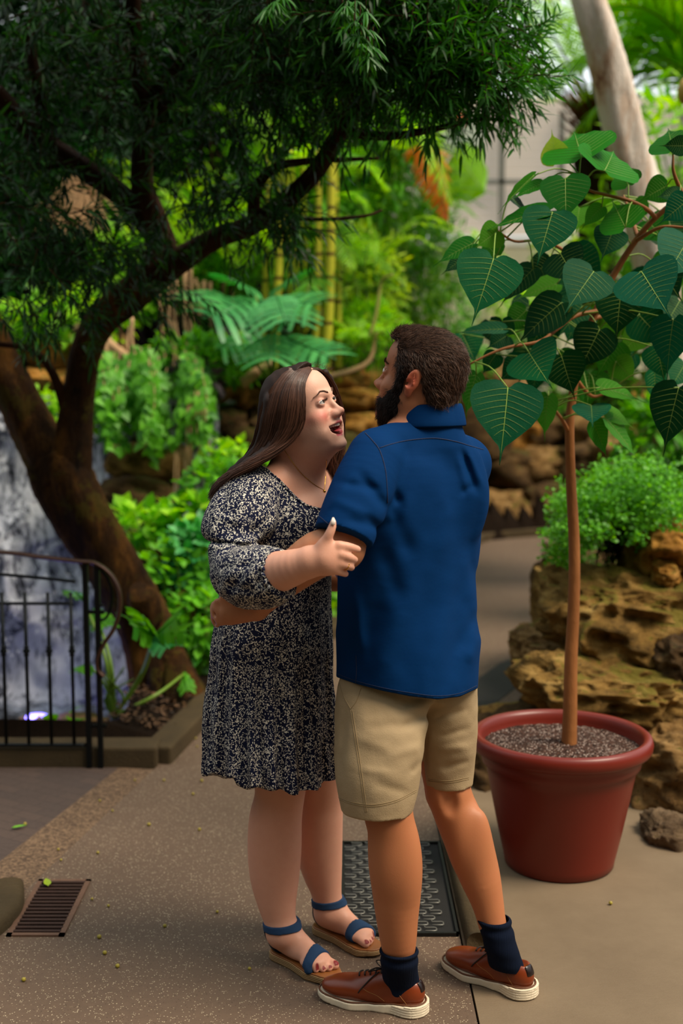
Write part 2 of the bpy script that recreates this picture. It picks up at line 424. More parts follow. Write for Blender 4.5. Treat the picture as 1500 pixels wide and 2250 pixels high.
# planted ground: low bed, bank behind, pool hollow on the left
def ground_h(x, y):
    edge = np.interp(y, [5.2, 6.0, 7.6, 9.7, 12.0, 12.4, 13], [-.76, -.62, -.12, .5, 1.3, 1.9, 3.6])       # left edge of the path
    d = edge-x                                                                                       # distance into the left bed
    bank = .03+.10*np.clip(d/.3, 0, 1)+.85*np.clip((d-.75)/1.5, 0, 1)**1.2*np.clip((y-6.5)/1.2, 0, 1)+.9*np.clip((y-8.2)/3.5, 0, 1)*np.clip(d/.8, 0, 1)
    pool = np.clip((-1.02-x)/.15, 0, 1)*np.clip((y-5.45)/.15, 0, 1)*np.clip((8.4-y)/.4, 0, 1)
    z = bank*(1-pool)+pool*(-.75)
    z = z+3.4*np.clip((y-11)/3, 0, 1)*np.clip((.9-x)/1.0, 0, 1)*np.clip((d-.25)/1.2, 0, 1); z = np.where(d < 0, -.07, z)
    redge = np.interp(y, [4.6, 5.0, 5.8, 6.6, 8.0, 10.6, 11.6, 12], [1.25, 1.0, .82, 1.06, 1.34, 2.0, 3.6, 4.5])
    e = x-redge; rb = .02+.55*np.clip(e/1.3, 0, 1)+.5*np.clip((e-1)/3, 0, 1)
    z = np.where((e > 0) & (y > 4.7), rb, z)
    back = (y > np.interp(x, [-5, 1.3, 1.9, 3.6, 9], [30, 12.2, 12.5, 13.2, 15])); z = np.where(back, np.maximum(.0+1.3*np.clip((y-13.2)/2.5, 0, 1), np.where(x < .9, z, 0)), z)
    z = np.where(y < 5.35, np.where(e > 0, z*np.clip((y-4.6)/.6, 0, 1)-.04, -.07), z)
    return z
gx, gy = np.linspace(-7, 9, 200), np.linspace(4.6, 20, 190); XX, YY = np.meshgrid(gx, gy, indexing='ij')
ZZ = ground_h(XX, YY)+.02*vnoise(XX*1.0, YY*1.0, XX*0, 6, 3)*(ground_h(XX, YY) > .02)
V = np.stack([XX, YY, ZZ], -1).reshape(-1, 3); m = MB(); ny = len(gy)
m.add(V, [(i*ny+j, (i+1)*ny+j, (i+1)*ny+j+1, i*ny+j+1) for i in range(len(gx)-1) for j in range(ny-1)])
tag(m.build('ground', soilm), kind='structure')
# ---- drain grates
rust = simple('rusty_iron', '3b2318', .7, .3, vary=.4, vscale=25, bump=.4, bscale=200); blk = simple('black_iron', '1b1a18', .5, .5, bump=.3, bscale=200)
gr = empty('drain_grate', (-.895, 3.785, 0), 'rusty slatted drain grate set in the brown path, bottom left', 'drain grate', None, 0)
m = MB(); x0, x1, y0, y1 = -.985, -.815, 3.575, 3.985
for a, b, c, d in ((x0, x1, y0, y0+.016), (x0, x1, y1-.016, y1), (x0, x0+.016, y0, y1), (x1-.016, x1, y0, y1)): m.box(((a+b)/2, (c+d)/2, .001), (b-a, d-c, .010))
m.build('frame', simple('worn_iron', '6a4c3a', .7, .2, vary=.3, vscale=30, bump=.3), gr, smooth=False)
m = MB(); m.box((-.90, 3.78, -.0005), (.15, .385, .003)); m.build('pit', simple('pit_shade', '0a0705', .9), gr, smooth=False)  # flat black sheet standing in for the shade between the slats
for i in range(15):
    m = MB(); m.box((-.90, 3.604+.0255*i, .004), (.142, .0125, .007)); m.build('slat', rust, gr, smooth=False, bevel=.002)
gm = empty('drain_cover', (.175, 3.94, 0), 'black drain cover of interlocking links between the feet and the pot', 'drain cover')
m = MB(); m.box((.172, 3.94, .0015), (.345, .73, .003)); m.build('pit', simple('pit_shade', '0a0705', .9), gm, smooth=False)  # thin black sheet in place of a shaded hollow below the links
m = MB()
for a, b, c, d in ((0, .345, 3.575, 3.585), (0, .345, 4.295, 4.305), (0, .008, 3.575, 4.305), (.337, .345, 3.575, 4.305)): m.box(((a+b)/2, (c+d)/2, .007), (b-a, d-c, .010))
m.build('frame', blk, gm, smooth=False)
m = MB(); lk = simple('grey_iron', '7a7870', .4, .4)
for r in range(18):
    for c in range(7):
        x = .012+.047*c+(.0235 if r % 2 else 0); y = 3.590+.0395*r
        if x+.045 > .338: continue
        P = [(x, y+.004), (x+.030, y+.004), (x+.034, y+.008), (x+.034, y+.022), (x+.030, y+.026), (x+.004, y+.026), (x, y+.030), (x, y+.035)]
        m.tube([(a, b, .010) for a, b in P], .0021, 4)
o = m.build('links', lk, gm); tag(o, kind='stuff')
# moss-covered stub of curb at the left edge
m = MB(); rolled('trim_4', [G(-60, 2075), G(10, 2010), G(18, 1958)], .05, mossc, .9)
# fallen berries and leaves
yb = simple('berry_yellow', '9a8a2c', .5); pr = None
rnd = random.Random(4); spots = [(128,1866),(134,1889),(215,1873),(247,1781),(296,1714),(360,1714),(327,1811),(443,1715),(438,1822),(477,2003),(424,1744),(430,1622),(433,1640),(202,1975),(238,1990),(218,2058),(230,2093),(258,2122),(52,2152),(219,1759),(548,2128),(362,2034),(1341,1984),(55,1810),(1010,2142),(905,1838)]
for i, (a, b) in enumerate(spots):
    p = G(a, b, .006)
    if pr is None:
        m = MB(); m.lathe([(0.0001,-.006),(.004,-.0045),(.0062,0),(.0045,.004),(.0001,.0062)], n=10); pr = m.build('berry', yb, None, loc=p); o = pr; tag(o, 'tiny fallen yellow berry lying on the paving', 'berry', 'fallen berries on the paving')
    else: o = pr.copy(); COL.objects.link(o); o.location = tuple(p)
    s = rnd.uniform(.7, 1.15); o.scale = (s, s, s)
def fallen(px, py, rz, L, col, label, z=.004):
    m = MB(); V = []; F = []
    for t, w in ((0, .02), (.25, .34), (.55, .30), (.8, .15), (1, .01)):
        for s in (-1, 0, 1): V.append((t*L, s*w*L*.55, .003+.25*L*t*(1-t)*.6-abs(s)*-.003))
    for i in range(4):
        for j in range(2): F.append((i*3+j, i*3+j+1, (i+1)*3+j+1, (i+1)*3+j))
    m.add(V, F); o = m.build('fallen_leaf', simple('leaf_'+col, col, .5), None, loc=G(px, py, z)); o.rotation_euler = (0, 0, rz); return tag(o, label, 'leaf')
fallen(106, 1950, 1.9, .065, '8aa01c', 'yellow-green fallen leaf lying on the rusty drain grate', .010)
fallen(26, 1822, .5, .055, '5f9a1e', 'small green leaf fallen on the dark brick paving')
# ---- glasshouse beyond the plants
n = NT('frosted_panel', .8); n.color('f4ecd0'); tl = n.n('ShaderNodeBsdfTranslucent'); tl.inputs[0].default_value = srgb('fff6dc'); mx = n.n('ShaderNodeMixShader'); mx.inputs[0].default_value = .75; n.l(n.b.outputs[0], mx.inputs[1]); n.l(tl.outputs[0], mx.inputs[2]); n.l(mx.outputs[0], n.t.nodes['Material Output'].inputs[0]); cream = n.m; alu = simple('white_frame', 'e8e6dc', .5); greyf = simple('grey_mullion', '8a8a82', .5)
def sbox(name, c, s, mat, parent=None, rz=0):
    m = MB(); m.box(c, s, rz); o = m.build(name, mat, parent, smooth=False)
    return tag(o, kind='structure') if parent is None else o
sbox('wall_back', (4.6, 17.2, 1.6), (8.2, .03, 3.2), cream)
sbox('trim_5', (4.6, 17.05, 3.26), (8.2, .3, .12), alu)
wn = bpy.data.objects.new('window_1', None); COL.objects.link(wn); wn.location = (4.6, 17.2, 3.3); tag(wn, kind='structure')
n = NT('louvre', .6); n.color('f2ebe2'); tl = n.n('ShaderNodeBsdfTranslucent'); tl.inputs[0].default_value = srgb('fff4e8'); mx = n.n('ShaderNodeMixShader'); mx.inputs[0].default_value = .8; n.l(n.b.outputs[0], mx.inputs[1]); n.l(tl.outputs[0], mx.inputs[2]); n.l(mx.outputs[0], n.t.nodes['Material Output'].inputs[0]); lv = n.m
for i in range(17): sbox('louvre', (4.6, 17.2, 3.42+i*.105), (8.1, .02, .10), lv, wn)
for i in range(9): sbox('mullion', (1.32+i*.78, 17.12, 4.1), (.07, .10, 1.7), greyf, wn)
sbox('transom', (4.6, 17.10, 4.05), (8.1, .06, .06), greyf, wn)
sbox('wall_pier', (2.05, 16.95, 1.6), (.10, .25, 3.2), cream)
sg = empty('sign', (1.62, 17.0, 3.98), 'pale hanging sign with an orange emblem on the louvred glasshouse wall', 'sign')
sbox('panel', (1.58, 17.056, 4.63), (.56, .03, .62), simple('sign_pale', 'dce8d4', .5), sg)
m = MB(); m.lathe([(.0001, 0), (.075, 0), (.09, .012), (.0001, .012)], n=20); o = m.build('emblem', simple('emblem_orange', 'd8562a', .5), sg); o.rotation_euler = (PI/2, 0, 0); o.location = (-.06, .036, .84)
m = MB()
for k, w_ in enumerate((.30, .24, .34)): m.box((1.58, 17.038, 4.57-.07*k), (w_, .008, .022))
m.build('lettering', simple('sign_green', '8fb08a', .6), sg, smooth=False)
# ================================================================ rocks
_b = bpy.data.meshes.new('tmp'); import bmesh
def ico(n):
    bm = bmesh.new(); bmesh.ops.create_icosphere(bm, subdivisions=n, radius=1); V = np.array([v.co[:] for v in bm.verts]); F = [[v.index for v in f.verts] for f in bm.faces]; bm.free(); return V, F
ICO = {4: ico(4), 5: ico(5), 6: ico(6)}
def rockmat(name, a, b, c, moss, mossamt):
    n = NT(name, .85, .2); v = n.coord('Object', (1, 1, 1.8)); base = n.ramp(n.noise(5, 8, .68, v), [(.30, a), (.52, b), (.72, c)])
    pit = n.noise(24, 6, .75, v); base = n.mix(n.math('MULTIPLY', n.math('LESS_THAN', pit, .40), .6), base, '1c120a')
    g = n.n('ShaderNodeNewGeometry'); s = n.n('ShaderNodeSeparateXYZ'); n.l(g.outputs['Normal'], s.inputs[0])
    mm = n.math('MULTIPLY', n.math('GREATER_THAN', n.math('ADD', n.noise(4, 6, .7), n.math('MULTIPLY', s.outputs[2], .18)), .68-mossamt), .75)
    n.color(n.mix(mm, base, moss)); n.bump(n.math('ADD', pit, n.math('MULTIPLY', n.vor(16, vec=v), .6)), .9, .03); return n.m
ROCK = {'tan': rockmat('limestone_tan', '4a3218', '8f6c3e', 'c09c68', '5a5418', -.02), 'dark': rockmat('limestone_dark', '2c1e10', '5c4426', '86683e', '464614', .0), 'ochre': rockmat('limestone_ochre', '5a3610', 'b07a30', 'e2ae64', '6a601c', -.05),
        'moss': rockmat('limestone_mossy', '43300f', '8f6c34', 'c4a05e', '66601a', .02), 'grey': rockmat('limestone_grey', '43311f', '776047', '9c8364', '5a4a20', -.05), 'black': rockmat('wet_rock', '060608', '101116', '22242c', '0c100a', .0)}
def rock(c, r, kind, label, seed, rz=0, tilt=(0, 0), sub_=5, rough=1.0, group=None, box=.62, name='boulder'):
    V, F = ICO[sub_]; U = np.sign(V)*np.abs(V)**box; U = U/np.linalg.norm(U, axis=1)[:, None]*np.linalg.norm(U, axis=1)[:, None]**.55
    U = U/np.abs(U).max(); s = float(np.mean(r)); P = U*np.array(r)
    q = lambda f, sd: vnoise(P[:, 0]/s, P[:, 1]/s, P[:, 2]/s*1.5, f, sd+seed*13)
    d = .20*q(1.1, 1)+.13*(1-2*np.abs(q(2.3, 2)))+.07*(1-2*np.abs(q(5.1, 3)))+.035*q(10.5, 4)+.018*q(22, 5)
    ledge = np.sin(P[:, 2]/s*7+2*q(1.3, 7))*.035; P = P*(1+(d*1.12+ledge*.45)*rough)[:, None]
    R = np.array(Matrix.Rotation(rz, 3, 'Z') @ Matrix.Rotation(tilt[0], 3, 'X') @ Matrix.Rotation(tilt[1], 3, 'Y')); P = P @ R.T
    m = MB(); m.add(P, F); o = m.build(name, ROCK[kind], None, loc=c); return tag(o, label, 'rock', group)
def prock(px, py, Y, hx, hy, dy, kind, label, seed, sub_=5, **k):
    c = W(px, py, Y+dy*.6); s = FPX/(Y+dy*.6); return rock(c, (hx/s, dy, hy/s), kind, label, seed, sub_=sub_, **k)
prock(1390,1360,5.3,195,98,.38,'moss','big mossy overhanging boulder with a dark hollow under it, right of the potted trunk',1, sub_=6, rz=.15, tilt=(0,.16))
prock(1335,1515,4.95,172,62,.30,'moss','flat-topped weathered slab resting directly behind the terracotta pot',2, sub_=6, tilt=(0,.05))
prock(1215,1440,5.7,88,52,.30,'tan','blocky brown ledge stone jutting into the path left of the trunk',3, sub_=6)
prock(1240,1318,6.3,62,88,.30,'moss','tall mossy stone standing against the pale path, left of the trunk',4)
prock(1462,1700,4.75,110,130,.26,'tan','rough layered boulder at the right edge beside the pot',5, sub_=6)
prock(1468,1842,4.30,54,50,.13,'grey','smaller smooth grey-brown stone on the concrete, lower right corner',6)
prock(1068,1740,4.98,52,125,.22,'dark','dark rock squeezed between the walking legs and the pot',7)
prock(1462,1222,5.5,72,78,.32,'ochre','orange-brown boulder under the maidenhair fern at the right edge',8)
prock(1130,1590,5.25,105,34,.16,'moss','low flat mossy stone just over the left rim of the pot',9)
prock(1300,1660,4.98,215,110,.22,'dark','large shadowed rock hidden behind the rim of the pot',10)
prock(1500,1460,5.0,70,66,.25,'dark','dark rock under the overhang at the far right',11)
prock(1360,1300,6.4,180,100,.4,'dark','shadowed rock behind the mossy overhang, below the fern',12)
prock(1462,1258,5.35,28,26,.08,'ochre','pale rounded lump sitting on top of the mossy overhang',13)
prock(1275,1580,5.0,85,40,.12,'moss','thin mossy slab under the flat-topped weathered slab',14)
# walls of rock: far bend of the path and behind the couple
i = 20
lab = lambda k, where: f'{k} rock {where}'
FAR = [(1105,1130,12.9,62,55,'tan','low tan block at the foot of the far wall, next to the blue shirt'),(1190,1120,13.0,60,60,'dark','dark block at the foot of the far wall, left of the trunk'),(1285,1120,12.8,60,62,'dark','dark block at the foot of the far wall, right of the trunk'),
       (1110,1040,13.3,64,48,'dark','dark middle stone of the far wall next to the blue sleeve'),(1180,1030,13.4,58,50,'tan','tan middle stone of the far wall left of the trunk'),(1280,1030,13.2,62,52,'dark','dark middle stone of the far wall right of the trunk'),
       (1120,965,13.6,62,46,'ochre','ochre upper stone of the far wall under the big leaf'),(1200,955,13.7,58,44,'dark','brown upper stone of the far wall left of the trunk'),(1290,950,13.6,66,50,'tan','tan upper stone of the far wall right of the trunk'),
       (1370,1000,13.0,70,60,'tan','tan stone at the right end of the far wall'),(1400,1080,12.6,70,56,'dark','dark stone at the right end of the far wall, low'),(1420,920,13.6,80,60,'ochre','ochre stone at the right end of the far wall, high'),(1360,880,14.0,70,50,'dark','dark crest stone of the far wall behind the fig leaves'),(1480,1000,12.6,60,70,'dark','dark stone behind the fern at the far right')]
for a, b, Y, hx, hy, kd, l in FAR: prock(a, b, Y, hx, hy, .45, kd, l, i, sub_=4); i += 1
MIDR = [(735,845,8.6,52,34,'ochre','pale ochre block of the rock wall just right of the laughing face, top row'),(800,838,8.7,46,28,'ochre','ochre block of the rock wall under the broken log, top row'),(850,850,8.8,50,34,'ochre','ochre block of the rock wall behind the bearded chin'),
        (700,880,8.5,50,30,'ochre','ochre block behind the laughing face, second row'),(780,885,8.5,56,32,'ochre','wide ochre block between the two faces, second row'),(850,905,8.5,50,34,'tan','tan block behind the beard, third row'),(775,935,8.4,60,34,'ochre','ochre block between the two faces, third row'),
        (840,980,8.3,70,50,'dark','dark block low behind the blue shoulder'),(740,1000,8.2,70,50,'dark','dark block low between chin and shoulder'),(500,870,8.3,66,40,'ochre','ochre block left of the long dark hair, upper'),(480,930,8.2,60,40,'dark','dark block left of the long dark hair, lower'),(560,850,8.6,56,40,'dark','dark block behind the crown of the long hair'),
        (620,860,8.9,70,60,'dark','dark block behind the laughing head'),(920,900,9.2,80,60,'dark','dark block behind the collar'),(1000,880,9.6,70,60,'tan','tan block behind the collar, right'),(1050,960,10.2,70,70,'dark','dark block right of the blue shoulder'),(960,1000,9.0,80,80,'dark','dark block behind the blue back'),
        (620,960,8.2,80,70,'dark','dark block behind the long hair'),(540,990,8.0,60,60,'dark','dark block behind the floral shoulder'),(1090,850,10.5,60,50,'tan','tan block under the fig branch')]
for a, b, Y, hx, hy, kd, l in MIDR: prock(a, b, Y if a < 800 else (Y+1.0 if a < 900 else 13.3), hx, hy, .34, kd, l, i, sub_=4); i += 1
LEFTR = [(130,790,8.2,70,52,'ochre','pale sandstone block above the waterfall, left of the forked limb'),(95,850,8.0,60,36,'ochre','ochre sandstone lump above the waterfall, lower'),(175,850,8.2,40,50,'ochre','ochre stone beside the upright limb'),(230,780,8.4,60,40,'tan','tan stone under the dry branches'),
         (330,1010,7.6,80,40,'moss','mossy ledge under the hanging vine'),(390,1210,6.9,56,60,'moss','mossy boulder beside the sleeve of the floral dress'),(300,1100,7.4,80,50,'dark','dark ledge behind the leaning trunk'),(430,1330,6.6,46,50,'moss','mossy stone low beside the floral dress'),(330,1220,7.2,60,70,'dark','dark rock behind the leaning trunk, low'),
         (415,1500,6.25,34,22,'tan','small tan stone near the tree roots'),(438,1440,6.5,30,30,'moss','small mossy stone at the hem of the bank'),(60,1625,6.0,60,34,'moss','mossy stone at the rim of the pool behind the railing'),(170,1620,5.85,60,34,'tan','ochre stone at the pool rim behind the two posts'),(235,1640,5.6,26,14,'tan','small pale stone beside the railing post'),(110,1650,5.7,40,20,'moss','low mossy stone just behind the bottom rail')]
for a, b, Y, hx, hy, kd, l in LEFTR: prock(a, b, Y, hx, hy, .26, kd, l, i, sub_=4); i += 1
# waterfall: wet rock face, veil of water, churning pool
gu, gv = np.linspace(0, 1, 150), np.linspace(0, 1, 170); U_, V_ = np.meshgrid(gu, gv, indexing='ij')
fx = -4.0+3.25*U_; fz = -.8+2.35*V_; face_y = 8.0-.55*(1-V_)**1.2
rough_ = .22*(1-2*np.abs(vnoise(fx, fz, fx*0, 1.6, 2)))+.10*(1-2*np.abs(vnoise(fx, fz, fx*0, 4.2, 3)))+.04*vnoise(fx, fz, fx*0, 10, 4)+.08*np.floor(3*vnoise(fx, fz*2.2, fx*0, 1.5, 5))/3
fy = face_y-rough_*.8
def sheet(name, X, Y, Z, mat, parent=None, close=0):
    a, b = X.shape; P = np.stack([X, Y, Z], -1).reshape(-1, 3); m = MB(); F = [(i*b+j, (i+1)*b+j, (i+1)*b+j+1, i*b+j+1) for i in range(a-1) for j in range(b-1)]; m.add(P, F)
    if close:
        Q = P+np.array([0, close, 0]); k = len(P); m.add(Q, [f[::-1] for f in F])
    return m.build(name, mat, parent)
tag(sheet('rock_face', fx, fy, fz, ROCK['black'], None, .6), kind='structure')
sheet_top = []
n = NT('falling_water', .18, .5); cs = n.coord('Object', (1, 1, .28)); nz = n.noise(9, 6, .72, cs, .6); fine = n.noise(38, 5, .75, cs, .4)
foam = n.ramp(n.math('ADD', n.math('MULTIPLY', nz, .75), n.math('MULTIPLY', fine, .35)), [(.43, 0.0), (.58, 1.0)]); n.color(n.mix(foam, '8f98b4', 'eef0fa'))
tr = n.n('ShaderNodeBsdfTransparent'); mx = n.n('ShaderNodeMixShader'); n.l(n.math('MULTIPLY', foam, .85), mx.inputs[0]); n.l(tr.outputs[0], mx.inputs[1]); n.l(n.b.outputs[0], mx.inputs[2]); n.l(mx.outputs[0], n.t.nodes['Material Output'].inputs[0]); n.bump(fine, .6, .02); water_m = n.m
wfr = empty('waterfall', (-2.2, 7.6, -.4), 'white cascade of falling water over dark wet rock behind the railing', 'waterfall'); k0 = 0
veil = sheet('water_veil', fx[:, :165], fy[:, :165]-.05-.03*vnoise(fx, fz, fx*0, 6, 9)[:, :165], fz[:, :165], water_m, wfr); tag(veil, kind='stuff')
spr = MB(); rs = np.random.RandomState(5)
for q in range(260):
    x = rs.uniform(-3.4, -1.0); z = rs.uniform(-.3, 1.2)*rs.rand(); s = rs.uniform(.003, .009); c = np.array([x, 7.35+rs.uniform(-.3, .3), z]); spr.tube([c, c+np.array([rs.normal(0, .004), 0, -s*rs.uniform(2, 5)])], [s*.4, s, s*.3], 5)
tag(spr.build('droplets', simple('droplet', 'f0f4ff', .1), wfr), kind='stuff')
n = NT('pool_water', .12, .5); f2 = n.ramp(n.noise(5, 7, .72), [(.42, 0.0), (.62, 1.0)]); n.color(n.mix(f2, '0e131c', 'c9d2e6')); n.bump(n.noise(14, 6, .7), .8, .05); pool_m = n.m
m = MB(); X, Y = np.meshgrid(np.linspace(-5, -.95, 90), np.linspace(5.5, 8.0, 60), indexing='ij'); Z = -.38+.07*np.clip((Y-6.5)/1, 0, 1)*np.abs(vnoise(X, Y, X*0, 5, 3))+.02*vnoise(X, Y, X*0, 9, 2)
po = sheet('pool_water', X, Y, Z, pool_m); tag(po, 'foaming pool of water at the foot of the cascade behind the railing', 'water', kind='stuff')
lampm = NT('violet_lamp'); lampm.b.inputs['Emission Color'].default_value = (.10, .06, 1, 1); lampm.b.inputs['Emission Strength'].default_value = 5
pl = empty('pool_lamp', W(80, 1583, 6.3), 'small violet-blue lamp glowing in the foam of the pool', 'lamp')
m = MB(); c = W(80, 1583, 6.3); m.lathe([(.0001, .03), (.05, .026), (.075, .01), (.078, -.03), (.0001, -.03)], c, 20); m.build('lens', lampm.m, pl)
l = bpy.data.lights.new('pool_light', 'POINT'); l.energy = 5; l.color = (.2, .15, 1); l.shadow_soft_size = .05; lo = bpy.data.objects.new('pool_light', l); COL.objects.link(lo); lo.parent = pl; lo.location = (0, -.08, .10)
# ================================================================ railing
rl = empty('railing', G(205, 1687), 'black wrought-iron railing with a scrolled end and worn handrail, left of the path', 'railing'); ry = G(205, 1687)[1]
iron = simple('painted_iron', '121516', .42, .6, bump=.2, bscale=90); hand = simple('worn_handrail', '4a2f22', .4, .5, vary=.4, vscale=8)
def rp(px, py, dy=0): return W(px, py, ry+dy)
ft = [rp(-900,1178), rp(-300,1196), rp(0,1213), rp(90,1224), rp(170,1233), rp(210,1238), rp(243,1262), rp(262,1300), rp(262,1345), rp(248,1385), rp(228,1415), rp(215,1445), rp(216,1470), rp(228,1486)]
m = MB(); P = spline(ft, 110); V = []; T = np.gradient(P, axis=0)
for p, t in zip(P, T):
    t = nrm(t); u = np.array([0, 1., 0]); v = np.cross(t, u)
    for a in np.arange(10)*PI/5: V.append(p+u*.022*math.cos(a)+v*.0085*math.sin(a))
m.add(V, [(i*10+j, i*10+(j+1) % 10, (i+1)*10+(j+1) % 10, (i+1)*10+j) for i in range(109) for j in range(10)]+[tuple(range(109*10, 1100))]); m.build('handrail', hand, rl)
m = MB(); m.tube(spline([rp(-900,1222), rp(-300,1240), rp(0,1262), rp(110,1272), rp(165,1278)], 30), .007, 6); m.build('rail', iron, rl)
m = MB(); m.tube(spline([rp(-900,1325), rp(0,1326), rp(160,1326)], 20), .007, 6); m.build('rail', iron, rl)
m = MB(); m.tube(spline([rp(-900,1637), rp(0,1637), rp(190,1637)], 20), .0085, 6); m.build('rail', iron, rl)
m = MB(); m.tube(spline([rp(215,1243), rp(238,1275), rp(246,1310), rp(240,1345), rp(226,1362), rp(212,1350), rp(214,1333), rp(226,1330)], 50), .006, 6); m.build('scroll', iron, rl)
for a0, b0, a1, b1, w in ((176,1240,197,1686,.011), (200,1240,222,1680,.011)):
    m = MB(); A, B = rp(a0, b0), rp(a1, b1); x = (A[0]+B[0])/2
    m.box(((rp(a1,b1)[0]), ry, rp(a0,b0)[2]/2), (w*2, w*2.2, rp(a0, b0)[2])); m.build('post', iron, rl, smooth=False, bevel=.002)
m = MB(); m.box(((rp(208,1345))[0], ry, rp(0,1345)[2]), (.08, .012, .014)); m.build('bracket', iron, rl, smooth=False)
m = MB(); m.box(((rp(214,1595))[0], ry, rp(0,1595)[2]), (.08, .012, .014)); m.build('bracket', iron, rl, smooth=False)
xb = rp(165, 1500)[0]
for q in range(14):
    x = xb-.094*q-.01; m = MB(); zt = rp(0, 1302)[2]; zb = rp(0, 1637)[2]; m.tube([(x, ry, zb), (x, ry, zt)], .0075, 8)
    m.lathe([(.0076,-.022), (.013,-.018), (.0085,-.011), (.015,-.003), (.015,.003), (.0085,.011), (.013,.018), (.0076,.022)], (x, ry, (zt*.62+zb*.38)), 10); m.build('baluster', iron, rl)
for x in (-1.9, -2.6): m = MB(); m.box((x, ry, rp(0,1215)[2]/2), (.022, .024, rp(0,1215)[2])); m.build('post', iron, rl, smooth=False)
# ================================================================ plant tools
class Leaves:
    """many leaves in one foliage mesh: six-sided blades folded along nothing, vectorised"""
    def __init__(s): s.P = []; s.D = []; s.N = []; s.L = []; s.W = []; s.v = []; s.b = []
    def add(s, p, d, n, L, W, v=.5, bend=.15): s.P.append(p); s.D.append(d); s.N.append(n); s.L.append(L); s.W.append(W); s.v.append(v); s.b.append(bend); return s
    def build(s, name, mat, parent=None, prof=((.0, .02), (.3, 1.), (.68, .72), (1., .02)), loc=None):
        P, D, N = map(lambda a: np.array(a, float), (s.P, s.D, s.N)); L, W_, b = np.array(s.L)[:, None], np.array(s.W)[:, None], np.array(s.b)[:, None]
        D /= np.linalg.norm(D, axis=1)[:, None]+1e-9; N = N-D*(N*D).sum(1)[:, None]; N /= np.linalg.norm(N, axis=1)[:, None]+1e-9; S = np.cross(D, N)
        n = len(P); k = len(prof); V = np.zeros((n, k, 3, 3))
        for i, (t, w) in enumerate(prof):
            c = P+D*L*t-N*L*b*t*t
            for j, sd in enumerate((-1, 0, 1)): V[:, i, j] = c+S*sd*w*W_*.5+N*abs(sd)*W_*w*.10
        V = V.reshape(-1, 3); q = []
        for i in range(k-1):
            for j in range(2): q.append((i*3+j, i*3+j+1, (i+1)*3+j+1, (i+1)*3+j))
        q = np.array(q); Q = (np.arange(n)[:, None, None]*(k*3)+q[None]).reshape(-1, 4)
        me = bpy.data.meshes.new(name); me.vertices.add(len(V)); me.vertices.foreach_set('co', V.astype(np.float32).ravel())
        me.loops.add(Q.size); me.loops.foreach_set('vertex_index', Q.astype(np.int32).ravel())
        me.polygons.add(len(Q)); me.polygons.foreach_set('loop_start', np.arange(len(Q), dtype=np.int32)*4); me.polygons.foreach_set('loop_total', np.full(len(Q), 4, np.int32))
        me.polygons.foreach_set('use_smooth', np.ones(len(Q), bool)); me.update(calc_edges=True)
        at = me.attributes.new('v', 'FLOAT', 'FACE'); at.data.foreach_set('value', np.repeat(np.array(s.v, np.float32), len(q)))
        return link(name, me, mat, parent, loc)
RS = np.random.RandomState(11)
def rdir(s=1.0): return RS.normal(0, s, 3)
bark_d = None
def barkmat(name, a, b, sc=18, st=.8):
    n = NT(name, .9, .15); v = n.coord('Object', (1, 1, .25)); n.color(n.mix(n.noise(sc, 6, .7, v), a, b)); n.bump(n.noise(sc*1.5, 6, .75, v), st, .02); return n.m
BARK = barkmat('dark_bark', '1a0f08', '4a2d18'); BARKL = None
n = NT('ochre_bark', .9, .15); v = n.coord('Object', (1, 1, .35)); c = n.ramp(n.noise(7, 8, .72, v), [(.32, '140c05'), (.5, '4a2f14'), (.68, '8a5c24')]); c = n.mix(n.math('MULTIPLY', n.math('GREATER_THAN', n.noise(3.5, 6, .75), .55), .55), c, '5c5216'); n.color(c)
n.bump(n.math('ADD', n.noise(13, 8, .78, v), n.math('MULTIPLY', n.noise(50, 5, .7, v), .4)), 1.0, .06); BARKL = n.m
STEM = simple('green_stem', '6a8a26', .5, vary=.3); TAN = simple('dry_stem', 'b08c64', .8, vary=.3, bump=.3)
LM = {'dark': leafmat('leaf_dark', '08240c', '1f5c1c', .5, .25), 'willow': leafmat('leaf_willow', '0a300e', '3c8a1e', .5, .35), 'mid': leafmat('leaf_mid', '2a760e', '74c424', .5, .45), 'bright': leafmat('leaf_bright', '56ac0a', 'b0e428', .55, .5),
      'lime': leafmat('leaf_lime', '6aa818', 'c4dc38', .55, .5), 'blue': leafmat('leaf_bluegreen', '1c7038', '5cb862', .45, .3), 'orange': leafmat('leaf_orange', 'c8580a', 'ff9a30', .6, .4), 'dead': leafmat('leaf_dead', '7e603e', 'd0aa7c', .8, .3), 'purple': leafmat('leaf_purple', '3a2a34', '7a5a6c', .5, .2)}
